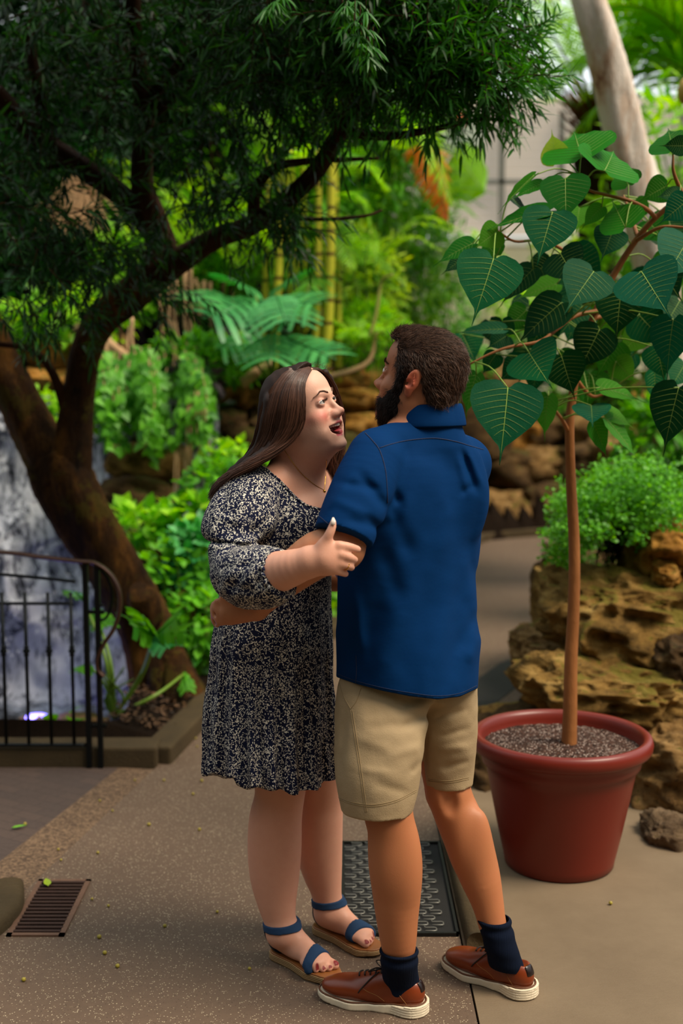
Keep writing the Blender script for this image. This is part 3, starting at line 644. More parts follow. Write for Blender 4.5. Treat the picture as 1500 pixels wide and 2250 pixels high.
def shrub(name, label, cat, c, r, n, L, Wd, mat, stems=8, up=.25, group=None, prof=None, droop=.3, base=None, stem_mat=None):
    """leafy mound: leaves on the ends of real stems spreading from its foot"""
    c = np.asarray(c, float); r = np.asarray(r, float); foot = c-np.array([0, 0, r[2]]) if base is None else np.asarray(base, float)
    root = empty(name, foot, label, cat, group); lv = Leaves(); sm = MB(); ends = []
    for i in range(stems):
        d = nrm(rdir()); e = c+d*r*RS.uniform(.5, .95); sm.tube(spline([foot+rdir(.02), (foot+e)/2+np.array([0, 0, r[2]*.25])+rdir(.03), e], 8), [.008, .004, .002], 5)
    for i in range(n):
        d = nrm(rdir()); p = c+d*r*RS.uniform(.35, 1.0)**.6; out = nrm(d*.8+rdir(.5)+np.array([0, 0, up])); nn = nrm(np.array([0, -.25, 1])+rdir(.45))
        s = RS.uniform(.65, 1.2); lv.add(p, out-np.array([0, 0, droop]), nn, L*s, Wd*s, np.clip(RS.normal(.5, .28)+d[2]*.15, 0, 1), RS.uniform(.05, .35))
    kw = {'prof': prof} if prof else {}
    lv.build('foliage', LM[mat], root, **kw); sm.build('stems', stem_mat or STEM, root); return root
def frond(lv, sm, base, tip, sag, nl, L, Wd, v=.5, rad=.008, spread=1.0, start=.15, vee=.25):
    """one arching pinnate frond"""
    base, tip = np.asarray(base, float), np.asarray(tip, float); mid = (base+tip)/2+np.array([0, 0, sag]); P = spline([base, mid, tip], 20)
    sm.tube(P, [rad, rad*.6, rad*.2], 5); T = np.gradient(P, axis=0)
    for i in range(nl):
        t = start+(1-start)*i/nl; k = t*19; a = int(min(18, k)); p = P[a]*(1-k+a)+P[a+1]*(k-a); tg = nrm(T[a]); sd = nrm(np.cross(tg, [0, 0, 1])); u = np.cross(sd, tg)
        l = L*(math.sin(PI*min(1, (t*.85+.18)))**.7)
        for s in (-1, 1): lv.add(p, nrm(sd*s*spread+tg*(.55+.5*t)+u*vee+rdir(.06)), u+rdir(.15), l*RS.uniform(.85, 1.1), Wd, np.clip(v+RS.normal(0, .18), 0, 1), RS.uniform(.1, .45))
NARROW = ((.0, .15), (.25, 1.), (.7, .7), (1., .02)); HEARTP = ((.0, .35), (.12, .95), (.35, 1.), (.7, .55), (1., .02)); OVAL = ((0, .1), (.3, .95), (.65, .9), (1., .05))
# ================================================================ potted sacred fig
pc = G(1223, 1885); pot = empty('potted_tree', (pc[0], 4.14, 0), 'young tree with heart-shaped drip-tip leaves in a terracotta-coloured plastic pot', 'potted tree')
px_, py_ = pc[0], 4.14
n = NT('terracotta_plastic', .38, .45); n.color(n.mix(n.noise(3, 4), '661c10', '7c2618')); n.bump(n.noise(160, 2), .04, .002); terra = n.m
H = .452; prof = [(.0001, .0), (.175, .0), (.182, .006), (.186, .03), (.206, .12), (.226, .22), (.243, .31), (.250, .345), (.262, .352), (.266, .372), (.270, .395), (.292, .400), (.299, .410), (.301, .428), (.297, .444), (.287, .452), (.274, .450), (.266, .440), (.262, .42), (.255, .36), (.20, .34), (.0001, .34)]
m = MB(); m.lathe(prof, (px_, py_, 0), 96); m.build('pot', terra, pot)
n = NT('potting_mix', .95, .2); v1 = n.vor(170, 'F1', 'Color'); sp = n.n('ShaderNodeSeparateColor'); n.l(v1, sp.inputs[0]); dist = n.vor(170)
c0 = n.mix(sp.outputs[0], '1a0f0a', '5c4034'); wh = n.math('MULTIPLY', n.math('GREATER_THAN', sp.outputs[1], .66), n.math('LESS_THAN', dist, .42)); n.color(n.mix(wh, c0, 'b8a498')); n.bump(n.math('SUBTRACT', 1, dist), .9, .008); mix_m = n.m
m = MB(); V = []; K = 64; R_ = 30
for i in range(R_+1):
    r = .262*i/R_+.0001
    for j in range(K): a = 2*PI*j/K; V.append((px_+r*math.cos(a), py_+r*math.sin(a), .405+.012*math.exp(-(r/.08)**2)+RS.uniform(-.003, .003)))
m.add(V, [(i*K+j, i*K+(j+1) % K, (i+1)*K+(j+1) % K, (i+1)*K+j) for i in range(R_) for j in range(K)]); m.build('potting_soil', mix_m, pot)
n = NT('orange_bark', .6, .3); v = n.coord('Object', (1, 1, .3)); n.color(n.mix(n.noise(14, 5, .6, v), '74431f', 'a86d3c')); n.bump(n.math('ADD', n.noise(60, 4, .6, v), n.math('MULTIPLY', n.vor(22), .6)), .35, .006); figbark = n.m
TR = [(1249,1655,4.14,.0265), (1252,1560,4.14,.0235), (1254,1450,4.14,.0215), (1260,1330,4.14,.0195), (1261,1200,4.14,.0185), (1254,1060,4.14,.0165), (1251,950,4.13,.0150), (1256,880,4.13,.0140), (1270,800,4.12,.0130), (1302,700,4.10,.0115), (1345,610,4.10,.0105), (1395,530,4.08,.0095), (1440,478,4.06,.0085), (1500,430,4.04,.0070), (1560,395,4.02,.0050)]
tp = spline([W(a, b, c) for a, b, c, _ in TR], 90); tr = list(spline([(d, 0, 0) for *_, d in TR], 90)[:, 0]); m = MB()
m.tube(tp, tr, 14); o = m.build('trunk', figbark, pot)
BR = [[(1248,948,4.13),(1236,925,4.08),(1218,900,4.03),(1205,878,4.0)], [(1318,682,4.10),(1262,695,4.02),(1225,722,3.97),(1185,750,3.93),(1120,762,3.90),(1075,778,3.88),(1032,800,3.87)],
      [(1440,478,4.06),(1418,458,4.0),(1380,440,3.98),(1330,428,3.98),(1290,415,3.97),(1272,385,3.97)], [(1345,610,4.10),(1300,600,4.2),(1230,545,4.2),(1180,528,4.1),(1130,530,4.0),(1090,505,3.95)],
      [(1395,530,4.08),(1450,500,4.0),(1510,500,3.95)], [(1262,830,4.12),(1300,870,4.2),(1340,860,4.2)], [(1400,520,4.08),(1385,470,4.2),(1370,430,4.3)], [(1500,430,4.04),(1480,380,4.0),(1478,340,4.0)], [(1302,700,4.1),(1360,690,4.2),(1420,720,4.2),(1440,760,4.2)]]
brp = []
for b in BR:
    P = spline([W(*q) for q in b], 26); brp.append(P); m = MB(); m.tube(P, [.0075, .0055, .003], 8); m.build('branch', figbark, pot)
NET = np.concatenate([tp[40:]]+brp)
def figleaf():
    m = MB(); prof = [(-.10, .17, .30), (-.06, .33, .12), (.02, .46, 0), (.12, .505, 0), (.26, .51, 0), (.40, .465, 0), (.54, .375, 0), (.67, .255, 0), (.78, .135, 0), (.86, .05, 0), (.93, .022, 0), (1.02, .012, 0), (1.12, .004, 0)]
    K = 9; V = []; F = []
    for y, w, inn in prof:
        for j in range(K):
            u = (j/(K-1))*2-1; a = abs(u); yy = y if a > .45 or y > 0 else max(y, -.10*max(0, (a-.1))/.35*1.0) if y < 0 else y
            yy = y if y >= 0 else y*min(1, max(0, a-.12)/.5)
            x = u*w; z = .10*a*w*1.1-.22*max(0, y)**2*.5+.012*math.sin(y*26+a*3)*a; V.append((x, yy, z))
    for i in range(len(prof)-1):
        for j in range(K-1): F.append((i*K+j, i*K+j+1, (i+1)*K+j+1, (i+1)*K+j))
    m.add(V, F)
    zf = lambda x, y: .11*abs(x)-.11*max(0, y)**2+.0048
    m.cur = 1; yy = np.linspace(0, 1.0, 14); m.tube([(0, y, zf(0, y)) for y in yy], [.007, .0045, .0015], 4)
    for i in range(8):
        y0 = .01+.088*i
        for s in (-1, 1):
            w = np.interp(y0+.14, [p[0] for p in prof], [p[1] for p in prof])*.93; m.tube([(s*w*t, y0+.16*t**1.3*(.6+w), zf(w*t, y0+.16*t**1.3)+.0008) for t in np.linspace(0, 1, 6)], [.0028, .0020, .0008], 3)
    m.cur = 0
    return m
def figmat(name, a, b, tr):
    n = NT(name, .6, .10); oi = n.n('ShaderNodeObjectInfo'); c = n.mix(oi.outputs['Random'], a, b); c = n.mix(n.math('MULTIPLY', n.noise(9, 4, .6), .25), c, (.01, .05, .02, 1)); n.color(c)
    n.bump(n.noise(38, 3), .12, .01); t = n.n('ShaderNodeBsdfTranslucent'); hs = n.n('ShaderNodeHueSaturation'); hs.inputs['Value'].default_value = 1.7; hs.inputs['Hue'].default_value = .47; n.l(c, hs.inputs['Color']); n.l(hs.outputs[0], t.inputs[0])
    mx = n.n('ShaderNodeMixShader'); mx.inputs[0].default_value = tr; n.l(n.b.outputs[0], mx.inputs[1]); n.l(t.outputs[0], mx.inputs[2]); n.l(mx.outputs[0], n.t.nodes['Material Output'].inputs[0]); return n.m
vein = simple('leaf_vein', '8fae4a', .5)
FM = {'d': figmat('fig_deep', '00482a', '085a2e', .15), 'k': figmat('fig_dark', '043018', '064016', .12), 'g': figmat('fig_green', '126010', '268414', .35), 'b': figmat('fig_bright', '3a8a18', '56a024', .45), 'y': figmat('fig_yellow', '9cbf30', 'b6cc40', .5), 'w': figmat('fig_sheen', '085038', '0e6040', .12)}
protos = {}
base_o = figleaf()
for k_, mm in FM.items():
    o = base_o.build('leaf_'+k_, [mm, vein]); protos[k_] = o.data; bpy.data.objects.remove(o)
FL = [  # base, tip, width (view of the plant), distance, kind, lean (+1 tip away, -1 tip nearer)
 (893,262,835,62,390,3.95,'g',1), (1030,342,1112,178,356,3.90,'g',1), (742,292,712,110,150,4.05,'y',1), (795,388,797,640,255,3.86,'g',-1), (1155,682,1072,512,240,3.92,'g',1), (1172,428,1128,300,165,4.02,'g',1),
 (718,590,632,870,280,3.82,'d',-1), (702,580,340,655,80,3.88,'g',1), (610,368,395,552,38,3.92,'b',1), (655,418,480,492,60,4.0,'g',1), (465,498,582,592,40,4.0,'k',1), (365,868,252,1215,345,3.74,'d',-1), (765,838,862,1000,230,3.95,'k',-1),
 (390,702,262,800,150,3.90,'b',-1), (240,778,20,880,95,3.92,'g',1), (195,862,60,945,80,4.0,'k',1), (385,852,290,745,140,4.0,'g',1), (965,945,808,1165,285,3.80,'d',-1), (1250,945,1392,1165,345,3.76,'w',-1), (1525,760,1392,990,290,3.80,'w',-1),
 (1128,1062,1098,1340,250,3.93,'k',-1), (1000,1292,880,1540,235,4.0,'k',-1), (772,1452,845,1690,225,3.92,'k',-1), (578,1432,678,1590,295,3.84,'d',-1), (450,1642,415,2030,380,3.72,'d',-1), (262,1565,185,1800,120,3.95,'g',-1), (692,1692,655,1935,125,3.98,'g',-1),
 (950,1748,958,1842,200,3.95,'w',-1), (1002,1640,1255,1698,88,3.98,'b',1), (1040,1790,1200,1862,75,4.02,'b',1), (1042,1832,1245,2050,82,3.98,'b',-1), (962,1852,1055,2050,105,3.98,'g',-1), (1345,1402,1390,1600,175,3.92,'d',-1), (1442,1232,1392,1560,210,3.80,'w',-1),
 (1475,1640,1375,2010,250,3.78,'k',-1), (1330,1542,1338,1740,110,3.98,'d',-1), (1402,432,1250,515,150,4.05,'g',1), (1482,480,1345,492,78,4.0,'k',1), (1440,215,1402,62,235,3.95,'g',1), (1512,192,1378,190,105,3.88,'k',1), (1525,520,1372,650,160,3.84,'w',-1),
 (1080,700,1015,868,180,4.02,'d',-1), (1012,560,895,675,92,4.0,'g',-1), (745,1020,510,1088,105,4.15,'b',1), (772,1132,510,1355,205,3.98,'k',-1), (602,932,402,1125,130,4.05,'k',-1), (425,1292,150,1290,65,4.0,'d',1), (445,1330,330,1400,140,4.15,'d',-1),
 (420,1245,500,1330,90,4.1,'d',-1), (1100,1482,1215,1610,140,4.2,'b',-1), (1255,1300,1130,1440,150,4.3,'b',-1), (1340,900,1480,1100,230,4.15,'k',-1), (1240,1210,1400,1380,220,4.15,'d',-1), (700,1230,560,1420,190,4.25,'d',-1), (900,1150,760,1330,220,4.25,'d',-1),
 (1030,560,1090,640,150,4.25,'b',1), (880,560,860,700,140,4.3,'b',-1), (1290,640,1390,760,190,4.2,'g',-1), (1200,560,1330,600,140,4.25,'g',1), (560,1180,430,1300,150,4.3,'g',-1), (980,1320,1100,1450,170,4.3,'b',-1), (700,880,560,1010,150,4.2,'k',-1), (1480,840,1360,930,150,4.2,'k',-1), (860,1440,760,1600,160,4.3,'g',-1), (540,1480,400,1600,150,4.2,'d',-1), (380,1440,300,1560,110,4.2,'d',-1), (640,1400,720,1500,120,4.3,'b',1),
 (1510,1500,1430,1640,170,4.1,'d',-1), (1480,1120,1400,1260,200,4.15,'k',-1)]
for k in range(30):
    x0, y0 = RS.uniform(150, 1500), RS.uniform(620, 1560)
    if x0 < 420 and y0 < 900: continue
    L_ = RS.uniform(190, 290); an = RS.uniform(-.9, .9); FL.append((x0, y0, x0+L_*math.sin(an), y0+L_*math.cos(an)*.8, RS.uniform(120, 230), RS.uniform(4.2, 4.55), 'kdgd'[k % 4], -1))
for i, (x0, y0, x1, y1, wd, Y, kd, lean) in enumerate(FL):
    a = W(950+x0/2.727, 250+y0/2.727, Y); b = W(950+x1/2.727, 250+y1/2.727, Y); wd = 1.14*wd/2.727/(FPX/(Y*.99)); ln = np.linalg.norm(b-a)
    L = max(ln, wd*.98); dep = math.sqrt(max(0, L*L-ln*ln)); b = W(950+x1/2.727, 250+y1/2.727, Y+lean*dep); y = nrm(b-a); cam_v = nrm(np.array([0, 0, CAMZ])-a)
    Wt = max(wd, L*.80); z = nrm(cam_v-y*np.dot(cam_v, y)); x = np.cross(y, z); roll = math.acos(min(1, wd/Wt))*(1 if (i % 2) else -1)
    if wd/Wt > .97: roll = .12*math.sin(i*2.3)
    z2 = z*math.cos(roll)+x*math.sin(roll)
    if z2[2] < 0 and abs(roll) > .3: z2 = z*math.cos(roll)-x*math.sin(roll)
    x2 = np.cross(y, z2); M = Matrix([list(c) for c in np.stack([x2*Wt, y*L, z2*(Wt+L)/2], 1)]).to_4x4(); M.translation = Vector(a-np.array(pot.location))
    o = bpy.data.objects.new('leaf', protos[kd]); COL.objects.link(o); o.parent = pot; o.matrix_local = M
    if kd == 'y': o['label'] = 'young yellow-green leaf'
    q = NET[np.argmin(np.linalg.norm(NET-a, axis=1)+.25*np.maximum(0, NET[:, 2]-a[2]))]
    m = MB(); m.tube(spline([q, (q+a)/2+np.array([0, 0, .02]), a], 8), [.0028, .0022, .0020], 5); m.build('petiole', simple('petiole_green', '7c9a34', .5), pot)
# ================================================================ the big tree on the left
tree = empty('tree', W(375, 1560, 6.15), 'big multi-stemmed tree with ochre mossy trunk and narrow dark leaves, left', 'tree')
def limb(name, pts, mat, fl=10, bump=.02, n=60, parent=None, sd=1):
    P = spline([W(a, b, c) for a, b, c, _ in pts], n); R = spline([(r, 0, 0) for *_, r in pts], n)[:, 0]; K = 20; V = []; T = np.gradient(P, axis=0); u = np.array([1., 0, 0]); s0 = 0
    for i in range(n):
        t = nrm(T[i]); u = nrm(u-t*np.dot(u, t)); w = np.cross(t, u); s0 += np.linalg.norm(T[i])
        for j in range(K):
            a = 2*PI*j/K; rr = R[i]*(1+.10*math.sin(a*3+s0*2+sd)+.06*math.sin(a*5-s0*5+sd)+.05*RS.uniform(-1, 1)*.5); V.append(P[i]+rr*(math.cos(a)*u+math.sin(a)*w))
    m = MB(); m.add(V, [(i*K+j, i*K+(j+1) % K, (i+1)*K+(j+1) % K, (i+1)*K+j) for i in range(n-1) for j in range(K)]+[tuple(range(K))[::-1], tuple(range((n-1)*K, n*K))]); return m.build(name, mat, parent or tree), P
limb('trunk', [(372,1570,6.15,.20),(348,1470,6.15,.15),(318,1370,6.12,.135),(290,1310,6.1,.135),(240,1220,6.08,.13),(185,1130,6.05,.14),(140,1050,6.05,.15),(110,1000,6.05,.13)], BARKL, sd=2)
L2 = [limb('limb', p, mt, sd=k)[1] for k, (p, mt) in enumerate([
 ([(140,1060,6.05,.125),(80,960,6.1,.11),(30,860,6.1,.10),(-10,780,6.1,.09),(-60,660,6.0,.08),(-90,500,5.9,.07)], BARKL),
 ([(150,1040,6.02,.10),(160,940,6.0,.085),(172,860,5.98,.075),(190,770,5.95,.07),(225,700,5.9,.07),(290,645,5.85,.075),(345,600,5.8,.075)], BARKL),
 ([(345,610,5.8,.075),(352,540,5.78,.065),(330,470,5.75,.06),(312,400,5.7,.05),(316,300,5.65,.045),(318,220,5.6,.04),(298,100,5.5,.034),(292,-40,5.4,.03)], BARK),
 ([(345,600,5.8,.07),(410,560,5.72,.055),(480,520,5.6,.045),(560,490,5.5,.040),(640,430,5.35,.036),(700,370,5.2,.034),(735,310,5.1,.034),(752,285,5.0,.03)], BARK),
 ([(352,520,5.78,.055),(270,430,5.75,.05),(185,370,5.7,.048),(110,320,5.7,.045),(50,270,5.6,.04),(-10,200,5.5,.035)], BARK),
 ([(752,285,5.0,.026),(800,220,4.9,.020),(860,160,4.8,.014),(920,90,4.7,.010)], BARK), ([(750,285,5.0,.024),(765,200,4.9,.018),(760,110,4.8,.014),(770,20,4.7,.01)], BARK),
 ([(745,290,5.0,.024),(715,210,4.95,.018),(690,120,4.9,.014),(660,20,4.8,.01)], BARK), ([(752,285,5.0,.024),(850,300,4.8,.016),(950,285,4.6,.011),(1060,262,4.45,.007),(1130,270,4.4,.004)], BARK),
 ([(560,490,5.5,.03),(560,420,5.4,.024),(600,370,5.3,.02),(660,355,5.2,.015),(760,350,5.1,.009),(830,348,5.0,.005)], BARK), ([(318,230,5.6,.03),(370,170,5.5,.024),(430,110,5.4,.02),(500,60,5.3,.015)], BARK), ([(322,260,5.6,.022),(400,200,5.5,.02),(470,130,5.4,.016),(520,60,5.3,.012)], BARK),
 ([(110,320,5.7,.03),(80,180,5.6,.024),(60,60,5.5,.018)], BARK), ([(735,310,5.1,.02),(820,230,4.95,.016),(900,200,4.8,.01),(990,170,4.6,.006)], BARK), ([(160,960,6.0,.03),(120,830,5.9,.020),(70,770,5.85,.015),(-10,755,5.8,.012)], BARK),
 ([(640,480,5.4,.010),(720,482,5.3,.008),(800,475,5.2,.006),(840,462,5.2,.004)], BARK), ([(0,365,5.6,.012),(120,365,5.6,.011),(180,350,5.6,.01)], BARK)])]
# buttress roots
for k, (a, b, Y1, r) in enumerate([(345,1580,5.95,.05),(398,1575,6.0,.045),(430,1560,6.1,.04),(320,1560,6.0,.05),(376,1590,5.9,.045)]):
    limb('root', [(358+6*k,1440,6.05,.07),((358+a)/2+3*k,1505,(6.05+Y1)/2,r*1.2),(a,b,Y1,r),(a+(a-362)*.35,b+12,Y1-.05,r*.5)], BARKL, n=24, sd=k)
limb('knot', [(322,1360,6.0,.075),(312,1325,5.9,.075),(310,1300,5.85,.06)], BARKL, n=16)
lv = Leaves(); tw = MB(); NETT = np.concatenate(L2)
def spray(c, rad, count, vmean=.35, L=.07, Wd=.0095, tw_len=.20, hang=.15):
    c = c+np.array([0, 0, .09])
    for i in range(count):
        d = nrm(rdir()); p = c+d*rad*RS.uniform(0, 1)**.5; ax = nrm(rdir(.6)+np.array([.25, -.3, -hang])); tl = tw_len*RS.uniform(.5, 1.2); q = p+ax*tl+np.array([0, 0, -.03]); tw.tube([p-ax*.04, (p+q)/2+np.array([0, 0, .01]), q], [.003, .002, .001], 3, False)
        m_ = 16; sd = nrm(np.cross(ax, rdir()))
        for j in range(m_):
            t = j/m_; pp = p+(q-p)*t; an = j*2.4; o = nrm(sd*math.cos(an)+np.cross(ax, sd)*math.sin(an)); s = RS.uniform(.7, 1.2)
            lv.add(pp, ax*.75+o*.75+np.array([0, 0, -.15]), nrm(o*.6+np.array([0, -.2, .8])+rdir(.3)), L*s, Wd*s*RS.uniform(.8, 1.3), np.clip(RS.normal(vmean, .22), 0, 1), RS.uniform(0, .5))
CL = [(60,60,5.6,.45,90),(200,40,5.5,.42,80),(120,180,5.6,.40,80),(260,160,5.5,.30,50),(420,60,5.3,.40,80),(480,170,5.2,.32,60),(560,80,5.1,.38,90),(380,240,5.3,.28,45),(30,300,5.6,.28,45),(160,290,5.6,.26,40),(240,300,5.5,.22,30),(270,370,5.5,.18,26),(450,300,5.3,.26,40),(600,200,5.0,.30,70),
      (660,60,4.9,.36,90),(740,40,4.6,.30,90),(700,170,4.8,.26,60),(800,90,4.6,.28,80),(880,60,4.6,.26,80),(820,185,4.7,.20,50),(940,120,4.5,.24,70),(960,200,4.5,.20,60),(1020,60,4.6,.22,60),(1040,150,4.5,.19,55),(880,265,4.7,.15,34),(960,255,4.5,.12,26),(1060,225,4.4,.12,28),(1110,250,4.4,.10,20),(1090,90,4.6,.15,28),(1130,160,4.6,.12,18),
      (60,580,5.3,.32,70),(140,640,5.2,.28,60),(40,670,5.2,.26,50),(250,620,5.4,.20,34),(320,690,5.5,.16,20),(60,480,5.4,.26,50),(150,540,5.4,.22,36),(210,590,5.3,.20,30),(420,470,5.4,.22,40),(480,440,5.4,.20,36),(560,510,5.3,.18,36),(620,520,5.2,.10,16),(540,400,5.4,.18,26),(700,300,5.0,.18,30),(630,310,5.1,.16,24),(340,560,5.6,.12,10),(380,650,5.6,.10,8),(160,780,5.8,.08,5),(640,540,5.15,.06,8),(20,400,5.5,.26,36),(100,420,5.5,.2,20)]
CL += [(x, y, Y, .6, 150) for x, y, Y in ((-300,-200,5.6),(0,-260,5.4),(300,-300,5.4),(600,-260,5.0),(850,-200,4.8),(150,-500,5.0),(500,-520,4.8),(-400,100,5.6),(-350,400,5.6),(-100,-600,4.6),(800,-450,4.6),(350,-800,4.3),(0,-900,4.2))]  # unseen crown above and beside the view, added to shade the left side
for a, b, Y, r, c in CL: spray(W(a, b, Y), r, int(c*(.50 if a < 560 else .8)), .16+.55*np.clip((a-500)/700, 0, 1))  # leaf tone drops toward the left: canopy shade put into the colour
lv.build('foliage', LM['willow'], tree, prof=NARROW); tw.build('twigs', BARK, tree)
# sharp sprig hanging in from the top, closer to the camera
lv = Leaves(); tw = MB(); sp_ = empty('hanging_sprig', W(790, 0, 4.1), 'sprig of narrow bright leaves hanging in at the top, nearest of the canopy', 'leaf sprig')
for a, b, Y in ((790,60,4.0),(590,5,4.2),(800,110,4.05),(765,20,4.1)): 
    lvc = W(a, b, Y)
    for i in range(7):
        p = lvc+rdir(.02); tw.tube([p+(0, 0, .06), p], .0015, 4); an = RS.uniform(0, 6.28)
        for j in range(9): an += 2.4; lv.add(p, np.array([math.cos(an), math.sin(an)*.7, -.55]), np.array([0, -.3, 1])+rdir(.3), RS.uniform(.05, .075), .009, RS.uniform(.4, .9), .3)
lv.build('foliage', LM['willow'], sp_, prof=NARROW); tw.build('twigs', BARK, sp_)
# ================================================================ background planting
# leaning pale trunk and the cycad behind it
lt = empty('leaning_trunk', W(1475, 1000, 8.4), 'pale peeling bare trunk leaning left across the bright sky, top right', 'tree trunk')
n = NT('peeling_bark', .8, .2); v = n.coord('Object', (1, 1, .18)); n.color(n.ramp(n.noise(9, 6, .7, v), [(.30, '9c6448'), (.40, 'e8c4a8'), (.54, 'fff0e2')])); n.bump(n.noise(16, 6, .75, v), 1.0, .03); peel = n.m
limb('trunk', [(1500,1050,8.3,.13),(1470,800,8.2,.13),(1440,600,8.1,.13),(1405,430,8.0,.13),(1368,290,7.9,.12),(1334,150,7.8,.105),(1298,20,7.7,.10),(1272,-80,7.7,.09)], peel, parent=lt, sd=4)
cy = empty('cycad', W(1315, 800, 10.2), 'tall cycad palm with a dark shaggy trunk and long arching fronds, top right', 'palm')
limb('trunk', [(1318,900,10.2,.15),(1316,600,10.2,.15),(1314,420,10.2,.16),(1312,300,10.2,.19),(1312,268,10.2,.15)], barkmat('cycad_bark', '140b07', '4a2c1a', 30, 1.0), parent=cy, sd=3)
m = MB()
for i in range(150):
    a = RS.uniform(0, 6.28); z = RS.uniform(0, 1); c = W(1313, 250+95*z, 10.2); r = .10+.10*z; d = np.array([math.cos(a), math.sin(a), RS.uniform(.3, 1.4)]); m.tube([c+d*r*.5, c+d*(r+.12)], [.014, .004], 4)
m.build('leaf_bases', simple('cone_scales', '7a3c1a', .9, vary=.4), cy)
c0 = W(1312, 262, 10.2)
for i, (dx, dy, dz, sg) in enumerate([(-1.5,-.3,.35,.35),(-1.7,-.6,-.15,.45),(-1.2,-1.2,.5,.45),(-1.0,.4,1.0,.3),(-.5,-.8,1.5,.3),(.1,-.4,1.9,.25),(.6,-.9,1.5,.35),(1.2,-.3,1.2,.4),(1.6,-.8,.7,.5),(1.7,.2,.35,.5),(1.5,-1.2,.2,.5),(-1.4,.6,-.1,.4),(.9,.8,.9,.4),(-.3,-1.6,.9,.5),(.5,-1.8,.7,.5),(1.8,-.2,-.1,.5),(-.8,-.2,1.2,.3),(.3,.5,1.6,.2),(1.1,-1.7,1.2,.5),(-1.9,-.1,.1,.5)]):
    lv = Leaves(); sm = MB(); frond(lv, sm, c0, c0+np.array([dx, dy, dz])*1.0, sg*.9, 62, .30, .014, .45+.25*(dz > .6), .012, 1.0, .18, .2); f = lv.build('frond', LM['bright' if i % 3 else 'lime'], cy, prof=NARROW); sm.build('midrib', STEM, f).location = (0, 0, 0)
# big near fronds at the top right
pt = empty('palm', W(1640, 900, 9.6), 'palm standing out of frame with huge bright feathered fronds across the top right corner', 'palm')
b0 = W(1640, 260, 9.6)
m = MB(); m.tube([W(1640, 900, 9.6), b0], .11, 12); m.build('trunk', BARK, pt)
for i, (tx, ty, tY, sg) in enumerate([(1180,60,6.6,.55),(1240,-120,6.8,.4),(1130,230,6.9,.55),(1400,-150,6.5,.3),(1330,120,7.3,.5),(1470,-60,7.5,.3),(1220,330,7.4,.6),(1160,-40,7.0,.5),(1200,160,7.2,.5),(1290,10,7.4,.4),(1350,-60,7.0,.35),(1380,60,7.6,.45),(1260,240,7.8,.6),(1430,20,7.8,.4)]):
    lv = Leaves(); sm = MB(); frond(lv, sm, b0, W(tx, ty, tY+2.4), sg*.8, 46, .50, .030, .75, .012, 1.0, .12, .1); f = lv.build('frond', LM['lime' if i % 2 else 'bright'], pt, prof=NARROW); sm.build('midrib', STEM, f)
shrub('shrub', 'bright leafy shrub low in the top right, behind the far fig leaves', 'shrub', W(1500, 330, 8.8), (.45,.4,.5), 420, .17, .05, 'bright')
# fruit pod at the right edge
fp = empty('fruit_pod', W(1496, 195, 6.6), 'yellowish round fruit pod hanging at the right edge near the top', 'fruit'); m = MB(); c = W(1506, 198, 6.6); m.lathe([(.0001,-.07),(.025,-.06),(.038,-.03),(.040,.01),(.028,.045),(.010,.06),(.0001,.065)], c, 20); m.build('pod', simple('pod_yellow', 'b89a3c', .6, vary=.2, vscale=20), fp); m = MB(); m.tube([c+(0, 0, .06), c+(.08, 0, .45)], .006, 6); m.build('stalk', STEM, fp)
# tall clumping palm with yellow-green canes, centre
ar = empty('clumping_palm', W(680, 800, 8.9), 'clumping palm with thin yellow-green ringed canes behind the couple', 'palm')
n = NT('cane', .5, .3); wv = n.n('ShaderNodeTexWave'); wv.bands_direction = 'Z'; wv.inputs['Scale'].default_value = 2.2; n.l(n.coord(), wv.inputs['Vector']); n.color(n.mix(n.math('GREATER_THAN', wv.outputs[0], .93), 'c0bc34', '6a5a24')); cane = n.m
for a0, a1, r in ((570,590,.018),(597,616,.022),(640,628,.016),(672,664,.020),(690,700,.020),(712,728,.026),(742,735,.018),(655,640,.014)):
    m = MB(); Y = 8.25+RS.uniform(-.15, .2); r *= 1.25; m.tube(spline([W(a0, 840, Y), W((a0+a1)/2+4, 620, Y), W(a1, 330, Y)], 20), [r*1.15, r, r*.75], 8); m.build('cane', cane, ar)
fr = [((600,520),(470,600)),((600,500),(520,420)),((640,470),(560,560)),((660,450),(760,520)),((690,400),(800,360)),((700,420),(600,360)),((728,400),(860,420)),((728,430),(840,540)),((640,430),(700,300)),((600,430),(500,330)),((690,470),(780,600)),((590,560),(480,520)),((720,330),(800,250)),((700,330),(640,240)),((620,360),(540,260)),((560,500),(640,620)),((735,560),(860,600)),((720,600),(660,700))]
for (a, b), (c, d) in fr: lv = Leaves(); sm = MB(); Y = 8.5+RS.uniform(-.3, .4); frond(lv, sm, W(a, b, Y), W(c, d, Y-RS.uniform(-.2, .5)), .14, 32, .22, .016, .5, .006, 1.0, .1, .1); f = lv.build('frond', LM['mid' if RS.rand() < .5 else 'bright'], ar, prof=NARROW); sm.build('midrib', STEM, f)
m = MB(); c = W(677, 565, 8.2); m.tube([c+(0, 0, .05), c-(0, 0, .03)], [.006, .022, .008], 8); m.build('spathe', simple('pink_spathe', 'c9a8a8', .6), ar)
